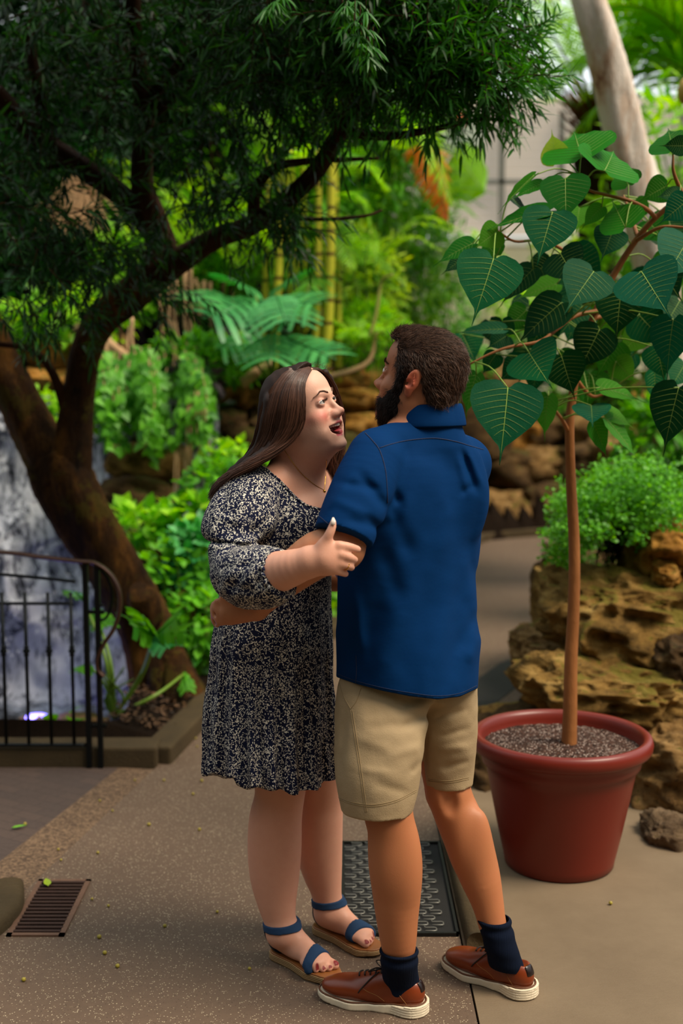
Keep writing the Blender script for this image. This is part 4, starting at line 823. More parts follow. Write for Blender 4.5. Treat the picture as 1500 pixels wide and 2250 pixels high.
# monstera leaves behind the laughing head
def monstera(base, tip, Wd, lobes, mat, parent, v=.5, seed=0, gap=.80):
    base, tip = np.asarray(base), np.asarray(tip); y = tip-base; L = np.linalg.norm(y); y = y/L; up = nrm(np.array([0, -.55, .8])); z = nrm(up-y*np.dot(up, y)); x = np.cross(y, z); m = MB(); rr = np.random.RandomState(seed)
    for s in (-1, 1):
        for i in range(lobes):
            t0 = i/lobes; t1 = (i+gap)/lobes; w = Wd*.5*math.sin(PI*(.12+.80*t0))**.6; sweep = .10+.30*t0; P = []
            for q in (0, .35, .7, 1):
                a = t0+(t1-t0)*(.5-.5*(1-q*.35))+0; b = t1-(t1-t0)*.12*q; dr = 1-.25*q
                for tt in (t0+sweep*q, (t0+t1)/2+sweep*q+.02, t1+sweep*q-(.05 if q == 1 else 0)): P.append(base+y*L*(tt*.86)+x*s*w*q+z*(.05*math.sin(q*2)-.16*q*q)*w*2)
            F = [(r*3+c, r*3+c+1, (r+1)*3+c+1, (r+1)*3+c) for r in range(3) for c in range(2)]; m.add(P, F, np.clip(v+rr.normal(0, .15), 0, 1))
    m.tube([base, tip], [.012, .004], 5); return m.build('leaf', mat, parent)
mo = empty('monstera', W(600, 850, 7.9), 'monstera plant with big deeply cut glossy leaves above the laughing head', 'plant')
for i, (a, b, c, d, w, Y) in enumerate([(470,640,330+90,665,.42,7.7),(560,660,445,700,.50,7.6),(600,660,705,668,.46,7.6),(560,640,500,610,.30,7.8),(610,650,630,715,.40,7.5),(605,735,590,800,.36,7.5),(625,740,738,790,.34,7.5),(640,760,740,770,.28,7.7),(560,740,470,770,.30,7.9),(600,640,660,600,.24,8.0)]):
    f = monstera(W(a, b, Y), W(c, d, Y-.25), w*1.15, 6, LM['blue'], mo, .55, i); m = MB(); m.tube(spline([W(600, 850, 7.9), W((600+a)/2, (850+b)/2+10, 7.8), W(a, b, Y)], 10), [.014, .010, .008], 6); m.build('stalk', STEM, mo)
# philodendron by the railing
ph = empty('philodendron', W(255, 1572, 5.75), 'philodendron with one broad green lobed leaf on a long stalk beside the trunk roots', 'plant')
for i, (a, b, c, d, w, Y) in enumerate([(338,1398,285,1370,.20,5.6),(340,1398,395,1350,.22,5.6),(338,1395,312,1352,.18,5.62),(342,1400,410,1385,.16,5.6),(340,1402,372,1425,.13,5.55),(208,1340,235,1380,.12,5.9),(195,1460,172,1478,.10,5.8),(405,1480,412,1520,.08,6.0),(185,1320,165,1300,.12,5.9)]):
    monstera(W(a, b, Y), W(c, d, Y-.12), w*1.1, 4, LM['mid'] if i != 4 else LM['blue'], ph, .35, i+20, 1.12); m = MB(); m.tube(spline([W(250, 1575, 5.72), W((250+a)/2+14, (1575+b)/2, 5.7), W(a, b, Y)], 14), [.013, .009, .006], 6); m.build('stalk', STEM, ph)
for i in range(6): m = MB(); m.tube(spline([W(250, 1578, 5.72), W(250+RS.uniform(-25, 25), 1530, 5.7), W(250+RS.uniform(-40, 60), 1480+RS.uniform(-20, 30), 5.65)], 8), [.010, .007, .003], 5); m.build('stalk', STEM, ph)
shrub('seedling', 'low green seedling at the pool rim between the balusters', 'plant', W(140, 1600, 5.6), (.09,.08,.10), 16, .10, .06, 'mid', 4, prof=OVAL)
# vine curtain over the rock, left
vn = empty('hanging_vine', W(320, 800, 7.7), 'curtain of small heart-shaped green leaves hanging over the rocks left of the long hair', 'vine'); lv = Leaves(); sm = MB()
for k in range(62):
    a = RS.uniform(200, 452); y0 = 790+RS.uniform(-12, 40)+abs(a-320)*.12; ln = RS.uniform(60, 215)*(1-.35*abs(a-320)/130); Y = 7.35+RS.uniform(-.2, .35); x1 = a+RS.uniform(-22, 26); P = spline([W(a, y0-20, Y+.15), W((a+x1)/2+RS.uniform(-12, 12), y0+ln*.5, Y), W(x1, y0+ln, Y-.02)], 16); sm.tube(P, .0028, 4, False)
    for p in P[1:]:
        for _ in range(2): s = RS.uniform(.6, 1.2); lv.add(p+rdir(.018), np.array([RS.normal(0, .6), -.45, -.7]), np.array([0, -1, .7])+rdir(.35), .062*s, .050*s, np.clip(RS.normal(.62, .3), 0, 1), .15)
lv.build('foliage', LM['mid'], vn, prof=HEARTP); sm.build('vines', TAN, vn)
for k, (a, b, c, d, cnt) in enumerate([(395,980,405,1100,9), (430,860,440,1010,7)]):
    r_ = empty('dry_stems', W(a, b, 7.3), ['bundle of tan dry stems hanging below the leafy vine', 'thin dry stems hanging between vine and floral shoulder'][k], 'dry stems'); m = MB()
    for q in range(cnt): x = a+RS.uniform(-22, 28); m = MB(); m.tube(spline([W(x, b, 7.25), W(x+RS.uniform(-5, 8), (b+d)/2, 7.2), W(x+RS.uniform(-8, 16), d, 7.2)], 8), [.006, .005, .002], 5); m.build('stem', TAN, r_)
# palm with a skirt of dead leaves, far left, and hanging roots
dp = empty('dead_palm_skirt', W(175, 520, 8.6), 'bundle of hanging dead tan palm leaves seen through the left canopy', 'dead palm leaves'); lv = Leaves()
for i in range(120): lv.add(W(185+RS.normal(0, 12), 385, 8.6), np.array([RS.normal(-.15, .35), -.3, -1.]), np.array([0, -1, .2])+rdir(.3), RS.uniform(.25, .48), .022, RS.rand(), -.1)
lv.build('foliage', LM['dead'], dp, prof=NARROW)
for k, (a, b, c, d, Y, cnt, l) in enumerate([(385,600,420,830,8.3,20,'brown aerial roots hanging behind the tree fork'),(470,640,500,840,8.5,20,'brown hanging roots behind the monstera, left'),(720,700,760,850,8.9,10,'brown dead stems at the foot of the yellow canes'),(260,720,330,810,7.9,8,'crossed dry sticks above the vine curtain')]):
    r_ = empty('hanging_roots', W(a, b, Y), l, 'roots')
    for q in range(cnt): x = a+RS.uniform(-45, 45); m = MB(); m.tube(spline([W(x, b+RS.uniform(-30, 20), Y), W(x+RS.uniform(-8, 8), (b+d)/2, Y-.05), W(x+RS.uniform(-25, 40), d, Y-.1)], 10), [.014, .010, .008], 6); m.build('root', TAN if q % 2 == 0 else BARK, r_)
# logs and sticks
for l, pts, r, mt in (('broken pale branch lying on the ochre rock wall between the two heads', [(705,832,8.1),(770,815,8.1),(812,790,8.15),(826,730,8.2)], .020, TAN), ('short dry log leaning on the rocks behind the hair', [(530,845,7.9),(560,820,7.9),(600,795,7.95)], .035, TAN), ('thin pink-brown stick leaning beside the trunk', [(262,1170,6.6),(285,1215,6.6),(305,1262,6.6)], .022, simple('pinkish_stick', 'a06a4c', .7)),
                       ('fallen branch across the rocks under the dry sticks', [(170,720,8.0),(230,750,7.9),(300,800,7.8)], .04, TAN), ('dead yellow-green palm stalk bent over behind the beard', [(812,740,8.0),(828,680,8.0),(838,618,8.0),(862,603,7.9)], .012, simple('yellow_stalk', 'a9a650', .6))):
    m = MB(); P = spline([W(*p) for p in pts], 16); m.tube(P, [r, r*.9, r*.6], 9); o = m.build('branch', mt); tag(o, l, 'branch')
# orange dead frond and the big wavy leaf before the glasshouse
of = empty('palm_frond', W(930, 330, 8.2), 'drooping orange dying palm frond in front of the louvred wall', 'palm frond')
lv = Leaves(); sm = MB(); frond(lv, sm, W(900, 330, 8.4), W(985, 495, 8.0), .22, 46, .22, .020, .6, .012, .8, .05, -.3); lv.build('foliage', LM['orange'], of, prof=NARROW); sm.build('midrib', simple('orange_stalk', 'b0601a', .7), of)
lv = Leaves(); sm = MB(); of = empty('palm_frond', W(900, 400, 8.3), 'pale green drooping frond just under the orange one', 'palm frond'); frond(lv, sm, W(860, 330, 8.3), W(1000, 470, 8.0), .30, 46, .22, .018, .8, .010, .9, .05, 0); lv.build('foliage', LM['bright'], of, prof=NARROW); sm.build('midrib', STEM, of)
bl = empty('banana_leaf', W(1010, 960, 13.0), 'broad wavy-edged bright green leaf left of the louvred wall', 'leaf'); m = MB(); V = []; F = []
A, B = W(990, 345, 12.6), W(1065, 425, 12.2)
for i in range(15):
    t = i/14; c = A+(B-A)*t; w = .27*math.sin(PI*min(1, .12+t*.9))**.7*(1+.12*math.sin(t*17))
    for j in range(5): s = j/2-1; V.append(c+np.array([-.55, 0, -.85])*s*w+np.array([0, .06*abs(s)+.02*math.sin(t*20+s), 0]))
for i in range(14):
    for j in range(4): F.append((i*5+j, i*5+j+1, (i+1)*5+j+1, (i+1)*5+j))
m.add(V, F, .45); m.build('blade', LM['bright'], bl); m = MB(); m.tube(spline([W(1010, 960, 13.0), W(985, 600, 12.8), A, B], 16), [.014, .008, .004], 6); m.build('stalk', STEM, bl)
# ---- shrubs and ferns filling the bank, each a plant of its own
SH = [(480,380,9.6,.60,.55,700,.13,.030,'mid','feathery green shrub behind the tree fork'),(560,330,10.0,.6,.6,700,.14,.035,'mid','leafy mass behind the rising branch, centre left'),(820,330,9.4,.5,.55,800,.13,.03,'mid','leafy shrub under the canopy right of centre'),(900,420,10.6,.42,.5,800,.11,.028,'bright','bright leafy shrub beside the orange frond'),
      (860,520,10.0,.42,.42,800,.11,.026,'mid','green ferny shrub above the dark-haired head, left'),(950,560,11.2,.36,.45,800,.11,.026,'mid','green ferny shrub above the dark-haired head, right'),(880,640,10.2,.40,.36,800,.10,.024,'bright','yellow-green fern mound right above the dark-haired head'),(980,690,12.6,.30,.30,500,.10,.03,'mid','green shrub between head and fig leaves'),
      (790,620,9.0,.34,.40,700,.10,.026,'lime','lime-green fern behind the bent stalk'),(800,730,8.6,.30,.22,520,.08,.03,'bright','small-leaved green plant above the broken branch'),(460,520,9.2,.45,.45,600,.12,.035,'bright','sunlit shrub in the gap of the tree fork'),(520,580,9.0,.36,.36,500,.12,.03,'mid','green shrub left of the yellow canes'),
      (700,560,9.5,.5,.6,900,.12,.028,'mid','green thicket behind the yellow canes'),(620,460,9.8,.5,.5,700,.12,.03,'bright','bright thicket high behind the yellow canes'),(780,460,9.6,.4,.4,600,.12,.03,'bright','bright thicket right of the yellow canes'),(160,700,8.2,.34,.20,420,.11,.05,'bright','bright low plant glowing under the left canopy'),(30,720,8.3,.3,.16,260,.10,.05,'bright','bright low plant at the left edge under the canopy'),
      (200,420,9.2,.4,.3,420,.14,.04,'bright','bright plant above the hanging dead palm leaves'),(300,600,8.8,.36,.3,420,.12,.05,'bright','green plant behind the crook of the tree'),(420,790,7.8,.3,.15,420,.09,.035,'mid','ground plant on top of the vine rock'),(500,790,8.1,.26,.14,300,.09,.035,'mid','ground plant behind the curly hair'),(430,830,7.7,.16,.09,160,.09,.04,'purple','purplish-leaved plant on the rock right of the vine'),
      (90,880,7.6,.12,.06,90,.07,.04,'bright','tuft on the rock left of the upright limb'),(130,960,7.0,.12,.06,110,.07,.04,'bright','small bright tuft behind the upright limb'),(480,1080,7.0,.24,.18,360,.07,.045,'mid','round-leaved green plant left of the puffed sleeve, upper'),(430,1140,6.9,.22,.14,260,.08,.05,'bright','bright broad-leaved plant left of the puffed sleeve'),(300,1150,6.9,.22,.10,200,.10,.06,'bright','yellow-green broad leaves right of the leaning trunk'),
      (380,1290,6.6,.24,.22,420,.07,.04,'mid','small-leaved plant right of the leaning trunk, middle'),(440,1230,6.7,.20,.22,360,.08,.045,'blue','blue-green plant touching the puffed sleeve'),(440,1380,6.4,.20,.18,340,.08,.045,'mid','glossy plant low beside the floral dress'),(340,1270,6.8,.20,.16,280,.06,.03,'bright','tiny-leaved bright plant behind the cut limb'),(510,1020,7.2,.2,.14,280,.06,.035,'bright','small bright plant behind the shoulder curls'),
      (400,1430,6.5,.16,.12,200,.06,.03,'mid','low plant above the tree roots'),(330,900,8.0,.5,.35,500,.07,.04,'dark','dark undergrowth behind the vine curtain'),(560,740,8.4,.40,.25,500,.09,.04,'dark','dark undergrowth under the monstera'),(1000,800,13.2,.40,.25,500,.09,.04,'mid','undergrowth behind the fig leaves, left'),(1130,820,13.8,.5,.35,600,.10,.04,'dark','dark undergrowth behind the lower fig leaves'),
      (1250,860,14.0,.6,.30,600,.10,.04,'mid','undergrowth along the crest of the far wall'),(1430,820,9.5,.5,.35,700,.12,.04,'mid','undergrowth behind the right fig leaves'),(1150,690,14.2,.45,.35,500,.13,.05,'bright','bright shrub against the cream wall behind the fig'),(1230,560,14.5,.3,.3,200,.13,.05,'lime','pale shrub against the cream wall, higher'),(1390,560,9.5,.45,.6,700,.14,.05,'bright','bright shrub beside the leaning trunk, right'),
      (1480,640,9.0,.4,.5,600,.14,.05,'mid','green shrub at the right edge behind the fig'),(1460,950,8.0,.35,.25,400,.13,.05,'mid','broad-leaved plant above the maidenhair fern'),(1060,560,14.2,.22,.25,120,.13,.04,'bright','sparse plant before the cream wall')]
for a, b, Y, rx, rz, n_, L_, W__, mt, l in SH: shrub('shrub', l, 'shrub', W(a, b, Y), (rx, rx*.6, rz), n_, L_, W__, mt, 9, base=(lambda c, g: (c[0], Y, min(c[2]-rz, g) if c[2]-rz-g < .45 or Y > 9 else c[2]-rz))(W(a, b, Y), max(0, float(ground_h(W(a, b, Y)[0], np.array(Y))))), prof=OVAL if W__ > .034 else NARROW)
for k, (a, b, Y, rx, rz, l) in enumerate([(60,150,9.5,1.1,1.0,'dark tall evergreen behind the left canopy, far left'),(250,120,9.8,1.0,1.0,'dark tall evergreen behind the left canopy, middle'),(480,80,10.0,1.1,.9,'dark tall evergreen behind the centre canopy'),(760,160,10.0,.9,.8,'dark tall evergreen behind the spreading branches'),(40,420,9.2,.8,.7,'dark evergreen behind the hanging dead leaves'),(330,440,10.5,.9,.8,'dark evergreen behind the tree fork'),(660,300,11.0,1.0,.9,'deep green evergreen behind the yellow canes'),(60,640,9.0,.6,.5,'dark evergreen low at the left edge'),(840,150,10.8,.6,.7,'deep green evergreen behind the right end of the canopy'),(120,-150,9.2,1.4,1.0,'towering evergreen crown at the top left corner'),(520,-160,9.4,1.4,1.0,'towering evergreen crown at the top, left of centre')]):
    shrub('evergreen', l, 'tree', W(a, b, Y), (rx, .5, rz), 2600, .16, .045, 'dark' if k not in (6, 8) else 'mid', 14, prof=OVAL, stem_mat=BARK, base=W(a, 760, Y))
for k, (x, y, z, rx, l) in enumerate([(-4.6,9.6,2.2,1.2,'dark evergreen on the high bank beyond the waterfall, far left'),(-6.0,8.8,2.0,1.2,'dark evergreen at the outer end of the bank, far left'),(-3.2,10.2,2.6,1.1,'dark evergreen on the high bank above the cascade')]): shrub('evergreen', l, 'tree', (x, y, z), (rx, .7, 1.0), 1800, .17, .05, 'dark', 12, prof=OVAL, stem_mat=BARK, base=(x, y, .6))
for k, (x, y, l) in enumerate([(-.55,7.2,'low leafy plant inside the planter curb, hidden behind the floral dress'),(-.25,8.1,'low leafy plant on the bank behind the couple'),(.05,8.9,'low leafy plant further along the curb behind the blue shirt'),(.35,9.8,'low leafy plant near the far bend of the curb'),(.75,10.9,'low leafy plant at the far bend of the curb'),(-.9,7.6,'leafy plant on the slope behind the floral dress'),(-.6,8.8,'leafy plant on the slope below the ochre rocks'),(-.2,9.8,'leafy plant on the slope behind the blue shirt')]):
    shrub('shrub', l, 'shrub', (x, y, .28+.25*(k > 4)), (.32, .25, .25), 380, .09, .04, ('mid', 'bright', 'dark')[k % 3], 8, prof=OVAL)
# ferns of pinnate fronds
def fern(label, c, n_, L, v, mat, elev=.5, nl=22, ll=.09, wd=.016, name='fern'):
    c = np.asarray(c, float); root = empty(name, c, label, 'fern')
    for i in range(n_):
        a = 6.28*i/n_+RS.uniform(-.3, .3); e = RS.uniform(.2, 1)*elev; l = L*RS.uniform(.7, 1.15); tip = c+np.array([math.cos(a)*l, math.sin(a)*l*.8-.1*l, e*l]); lv = Leaves(); sm = MB()
        frond(lv, sm, c, tip, .28*l, nl, ll, wd, v, .005, 1.0, .1, .1); f = lv.build('frond', LM[mat], root, prof=NARROW); sm.build('midrib', STEM, f)
for l, a, b, Y, n_, L, v, mt in (('arching fern beside the yellow canes, right', 800, 600, 8.6, 9, .7, .6, 'bright'), ('fern spreading above the dark-haired head', 900, 610, 10.4, 10, .6, .5, 'mid'), ('fern under the orange dying frond', 930, 500, 10.9, 9, .7, .6, 'mid'), ('fern left of the yellow canes', 530, 600, 8.6, 9, .55, .6, 'bright'), ('fern high in the centre behind the branches', 620, 400, 9.3, 9, .8, .5, 'mid'),
                               ('fern at the left of the tree fork gap', 430, 560, 8.8, 8, .5, .7, 'bright'), ('fern just right of the spreading branches', 840, 420, 9.8, 9, .7, .7, 'bright'), ('small fern above the broken pale branch', 790, 760, 8.2, 8, .3, .6, 'bright'), ('dark fern behind the hanging roots', 480, 700, 8.7, 8, .5, .3, 'mid')): fern(l, W(a, b, Y), n_, L, v, mt)
# maidenhair fern on the right-hand rocks
mh = empty('maidenhair_fern', W(1345, 1235, 5.9), 'lacy bright green maidenhair fern on the rocks right of the potted trunk', 'fern'); lv = Leaves(); sm = MB(); c = W(1350, 1235, 5.9)
for i in range(95):
    a, b = RS.uniform(1225, 1500), 0; b = 1130+RS.normal(0, 42)-40*math.sin((a-1225)/275*PI)+(70 if a < 1270 else 0)*RS.rand(); tip = W(a, b, 5.55+RS.uniform(-.25, .45)); mid = (c+tip)/2+np.array([0, 0, .14]); P = spline([c+rdir(.04), mid, tip, tip+np.array([.04*np.sign(a-1350), -.04, -.05])], 18); sm.tube(P, [.003, .002, .001], 3, False)
    for j in range(5, 18):
        p = P[j]; sd = nrm(np.cross(P[j]-P[j-1], rdir())); 
        for k in range(2):
            sub_ = nrm(sd*(1 if k else -1)+np.array([0, 0, -.25])+rdir(.3)); l = .085*math.sin(PI*(j-3)/16)+.015
            for q in range(6): pp = p+sub_*l*(q+1)/6; lv.add(pp, rdir()+np.array([0, -.2, -.4]), np.array([0, -.5, 1])+rdir(.5), .017, .017, np.clip(RS.normal(.6, .22), 0, 1), .1)
lv.build('foliage', LM['mid'], mh, prof=((0, .1), (.45, .85), (.8, 1.), (1, .5))); sm.build('stems', simple('black_stem', '1a120c', .5), mh)
shrub('shrub', 'dark small-leaved plant in the shade under the maidenhair fern', 'shrub', W(1320, 1235, 6.0), (.22,.15,.14), 500, .03, .02, 'mid', prof=OVAL)
# leaf litter in the bed
lv = Leaves()
for i in range(500): p = G(RS.uniform(230, 450), RS.uniform(1560, 1640)); p[2] = ground_h(p[0], p[1])+.012; lv.add(p, np.array([RS.normal(), RS.normal(), .1]), np.array([0, 0, 1])+rdir(.3), RS.uniform(.02, .045), .013, RS.rand(), .2)
o = lv.build('leaf_litter', leafmat('leaf_litter', '2a1c10', '6a4a2c', .8, .1), None, loc=(0, 0, 0)); tag(o, 'brown leaf litter on the soil inside the planter curb', 'leaf litter', kind='stuff')
# ================================================================ people
from mathutils.bvhtree import BVHTree
def merge(F, F2, k=.01): F.comb(tuple(slice(0, len(a)) for a in F.ax), F2.f, k, 'add'); return F
def loft(F, rws, k=.01, cut=None, expo=2.0, mod=None, mode='add'):
    """rws: (z, cx, cy, w, d, angle) sections, w along angle, d across"""
    r = np.array(sorted(rws), float); z = r[:, 0]; m = max(r[:, 3].max(), r[:, 4].max())+.03
    lo = (r[:, 1].min()-m, r[:, 2].min()-m, z[0]-.03); hi = (r[:, 1].max()+m, r[:, 2].max()+m, z[-1]+.03)
    def fn(X, Y, Z):
        zz = np.clip(Z, z[0], z[-1]); t = [np.interp(zz, z, r[:, i]) for i in range(1, 6)]
        # smooth the piecewise linear sections a little
        c, s_ = np.cos(t[4]), np.sin(t[4]); dx, dy = X-t[0], Y-t[1]
        u = dx*c+dy*s_; v = -dx*s_+dy*c
        rho = (np.abs(u/t[2])**expo+np.abs(v/t[3])**expo)**(1/expo)+1e-6
        rad = np.hypot(dx, dy)
        d = (rho-1)*rad/np.maximum(rho, .25)
        d = np.maximum(d, np.maximum(z[0]-Z, Z-z[-1]))
        if mod is not None: d = d+mod(X, Y, Z, np.arctan2(v, u))
        if cut is not None: d = np.maximum(d, cut(X, Y, Z))
        return d
    return F.op(fn, lo, hi, k, mode)
def prow(px, py, Y, w, d, ang):
    p = W(px, py, Y); return (p[2], p[0], p[1], w, d, ang)
def smooth_rows(rws, n=26):
    r = np.array(sorted(rws), float); return [tuple(x) for x in spline(r, n)]
def folds(lst, front=None):
    """creases pressed into cloth; (ax, ay, bx, by, width, depth), seen from the front"""
    def fn(x, y, z):
        px, py = topx(x, y, z); d = np.zeros_like(x)
        for a, b, c, e, wd, dp in lst:
            q, t = segd(px, py, (a, b), (c, e)); d += dp*np.exp(-(q/wd)**2)*np.minimum(1, 4*t*(1-t)+.25)
        if front is not None: d = d*(y < front(x, z))
        return d
    return fn
def bvh(o):
    me = o.data; n = len(me.vertices); co = np.empty(n*3, np.float32); me.vertices.foreach_get('co', co); co = co.reshape(-1, 3)
    return BVHTree.FromPolygons([Vector(c) for c in co.tolist()], [tuple(p.vertices) for p in me.polygons])
def on_surface(B, off, pts, n=60, lift=.0005):
    """points of a line lying on a surface, found where sight lines meet it"""
    P = spline([(a, b, 0) for a, b in pts], n); out = []
    for a, b, _ in P:
        d = Vector(ray(a, b)).normalized(); h = B.ray_cast(Vector((0, 0, CAMZ))-Vector(off), d)
        if h[0] is not None: out.append(np.array(h[0])+np.array(off)-np.array(d)*lift)
    return out
def seam(B, pts, r, mat, name, parent, n=60, lift=.0005, mb=None):
    p = on_surface(B, (0, 0, 0), pts, n, lift)
    if len(p) < 3: return None
    m = mb or MB(); m.tube(p, r, 5)
    return m.build(name, mat, parent) if mb is None else None
def fbasis(az, pitch=0, roll=0):
    """axes: x = own right, y = forward, z = up ; az = heading of forward in the ground plane"""
    f = np.array([math.cos(az)*math.cos(pitch), math.sin(az)*math.cos(pitch), math.sin(pitch)])
    r = nrm(np.cross(f, [0, 0, 1])); u = np.cross(r, f)
    r2 = r*math.cos(roll)+u*math.sin(roll); u2 = -r*math.sin(roll)+u*math.cos(roll)
    return np.stack([r2, f, u2], 1)
def head(F, c, R, sc, female):
    F.frame(c, R, sc)
    F.ell((0,-.012,.030), (.073,.094,.082), 0)
    F.ell((0,.026,.036), (.062,.058,.062), .02)
    F.ell((0,.030,-.030), (.059,.054,.074), .02)
    if female:
        F.ell((0,.036,-.082), (.046,.046,.036), .025); F.ell((0,.074,-.116), (.022,.0165,.015), .018)
        for s in (1, -1):
            F.ell((.047*s,.010,-.062), (.017,.034,.034), .025); F.ell((.040*s,.060,-.040), (.021,.019,.019), .022)
            F.ell((.038*s,.050,-.072), (.022,.025,.026), .022)
        F.ell((0,.010,-.100), (.040,.046,.020), .03)       # soft under the chin
    else:
        F.ell((0,.038,-.078), (.053,.048,.040), .025); F.ell((0,.078,-.106), (.026,.016,.018), .024)
        for s in (1, -1):
            F.ell((.055*s,.008,-.060), (.017,.032,.034), .025); F.ell((.040*s,.060,-.036), (.020,.018,.018), .022)
    F.cap((-.030,.074,.019), (-.008,.083,.016), .008, .009, .012); F.cap((.030,.074,.019), (.008,.083,.016), .008, .009, .012)
    for s in (1, -1): F.ell((s*.032,.094,-.001), (.017,.016,.0125), .010, mode='sub')
    # nose
    F.cap((0,.081,.006), (0,.101,-.033), .0062, .0080, .010); F.ell((0,.1055,-.036), (.0092,.0094,.0085), .008)
    for s in (1, -1): F.ell((s*.0100,.0950,-.0400), (.0066,.0105,.0066), .007); F.ell((s*.013,.086,-.038), (.009,.013,.010), .012)
    # muzzle, lips
    F.ell((0,.062 if female else .066,-.070), (.031,.029,.026), .015)
    zo = -.008 if female else 0
    if female:
        F.ell((0,.057,-.090), (.033,.026,.024), .012)
        up = [(-.041,.057,-.0635), (-.024,.080,-.0625), (-.009,.0900,-.0600), (0,.0912,-.0612), (.009,.0900,-.0600), (.024,.080,-.0625), (.041,.057,-.0635)]
        lo = [(-.041,.057,-.0645), (-.033,.067,-.081), (-.014,.0800,-.0925), (0,.0825,-.094), (.014,.0800,-.0925), (.033,.067,-.081), (.041,.057,-.0645)]
        F.chain(up, [.0018,.0027,.0032,.0028,.0032,.0027,.0018], .004); F.chain(lo, [.0022,.0040,.0044,.0046,.0044,.0040,.0022], .004)
        def mouth(X, Y, Z):
            q = (np.stack(np.broadcast_arrays(X-c[0], Y-c[1], Z-c[2]), -1) @ R)/sc
            x, y, z = q[..., 0], q[..., 1], q[..., 2]
            t = np.clip(np.abs(x)/.0385, 0, 1); top = -.0640-.001*t*t; bot = top-.0270*np.sqrt(np.maximum(0, 1-t**2.2))
            return sc*np.maximum(np.maximum(z-top, bot-z), np.maximum(np.maximum(np.abs(x)-.0385, .046-y), y-.14))
        p = F.w((0,.09,-.078)); F.op(mouth, p-.06, p+.06, .0025, 'sub')
    else:
        F.chain([(-.024,.080,-.072), (0,.097,-.070), (.024,.080,-.072)], [.002,.004,.002], .004)
        F.chain([(-.022,.080,-.078), (0,.095,-.081), (.022,.080,-.078)], [.002,.005,.002], .004)
    for s in (1, -1):
        F.ell((s*.0062,.1045,-.0485), (.0030,.0052,.0034), .002, mode='sub')
        F.ell((s*.032,.0715,-.001), (.0146,.0140,.0140), .003)             # lids
        g = -.0005
        def slit(X, Y, Z, s=s):
            q = (np.stack(np.broadcast_arrays(X-c[0], Y-c[1], Z-c[2]), -1) @ R)/sc
            x, y, z = (q[..., 0]-s*.032)*s, q[..., 1], q[..., 2]
            hh = np.sqrt(np.maximum(0, 1-(x/.0125)**2)); top = .0042*hh+g+.0012*x/.0125; bot = -.0030*hh+g+.0012*x/.0125
            return sc*np.maximum(np.maximum(z-top, bot-z), np.maximum(np.abs(x)-.0125, .0705-y))
        p = F.w((s*.032,.08,0)); F.op(slit, p-.03, p+.03, .0008, 'sub')
    if not female:
        rt = np.array(Matrix.Rotation(.25, 3, 'X'))
        for s in (1, -1):
            ro = np.array(Matrix.Rotation(-s*.42, 3, 'Z')) @ rt
            F.ell((s*.079,-.012,-.006), (.0070,.0165,.029), .005, ro)
            F.ell((s*.077,-.004,-.034), (.006,.010,.012), .006)
            F.ell((s*.0875,-.0105,-.004), (.0055,.0108,.0195), .003, ro, 'sub')
            F.ell((s*.0855,-.004,-.014), (.006,.0065,.009), .003, mode='sub')
            F.cap((s*.085,-.015,-.014), (s*.087,-.016,.010), .0022, .002, .003)
def eyes(c, R, sc, look, parent, iris='6f7f86'):
    me = MB(); L = lambda p: np.asarray(c)+R @ (np.asarray(p)*sc)
    wh = simple('eye_white', 'e6ddd8', .15); ir = simple('iris', iris, .1); pu = simple('pupil', '050505', .05)
    for s in (1, -1):
        o = L((s*.032,.0712,-.001)); r = .0132*sc; look_ = nrm(look-o); u = nrm(np.cross(look_, [0, 0, 1])); v = np.cross(u, look_)
        m = MB(); N = 24
        prof = [(0, 0)]
        for i, th in enumerate(np.concatenate([[.0001, .16, .17, .43, .45], np.linspace(.6, PI, 10)])):
            prof.append((math.sin(th), math.cos(th)))
        V = []; 
        for i, (a, b) in enumerate(prof[1:]):
            for j in range(N):
                an = 2*PI*j/N; V.append(o+r*(a*(math.cos(an)*u+math.sin(an)*v)+b*look_))
        m.v.append(np.array(V)); m.n = len(V)
        for i in range(len(prof)-2):
            for j in range(N):
                m.f.append([i*N+j, i*N+(j+1) % N, (i+1)*N+(j+1) % N, (i+1)*N+j][::-1]); m.a.append(.5); m.mi.append(2 if i < 1 else (1 if i < 3 else 0))
        m.build('eye', [wh, ir, pu], parent)
def brows(c, R, sc, mat, parent, B, thick=1.0, seed=3, cnt=240):
    rnd = random.Random(seed)
    for s in (1, -1):
        m = MB()
        for i in range(cnt):
            t = rnd.random(); x = .010+.037*t; z = .0185+.0085*math.sin(min(1, t*1.35)*PI*.62)-.0085*max(0, t-.55)/.45
            w = .0030*(1-t*.75)*thick; z += rnd.uniform(-w, w)
            o = np.asarray(c)+R @ (np.array((s*x, .14, z))*sc); d = R @ np.array((0, -1., 0))
            h = B.ray_cast(Vector(o), Vector(d))
            if h[0] is None: continue
            p = np.array(h[0]); nn = np.array(h[1]); tg = R @ nrm((s*1.0, 0, .9*(1-t)-.25)); L = .0075
            m.tube([p, p+tg*L*.5+nn*.0010, p+tg*L+nn*.0004], [.00035, .0003, .0001], 3, False)
        m.build('eyebrow', mat, parent)
def strands(paths, rad, name, mat, parent, sides=3):
    m = MB()
    for p, r, v in paths: m.tube(p, r, sides, False, v)
    return m.build(name, mat, parent)
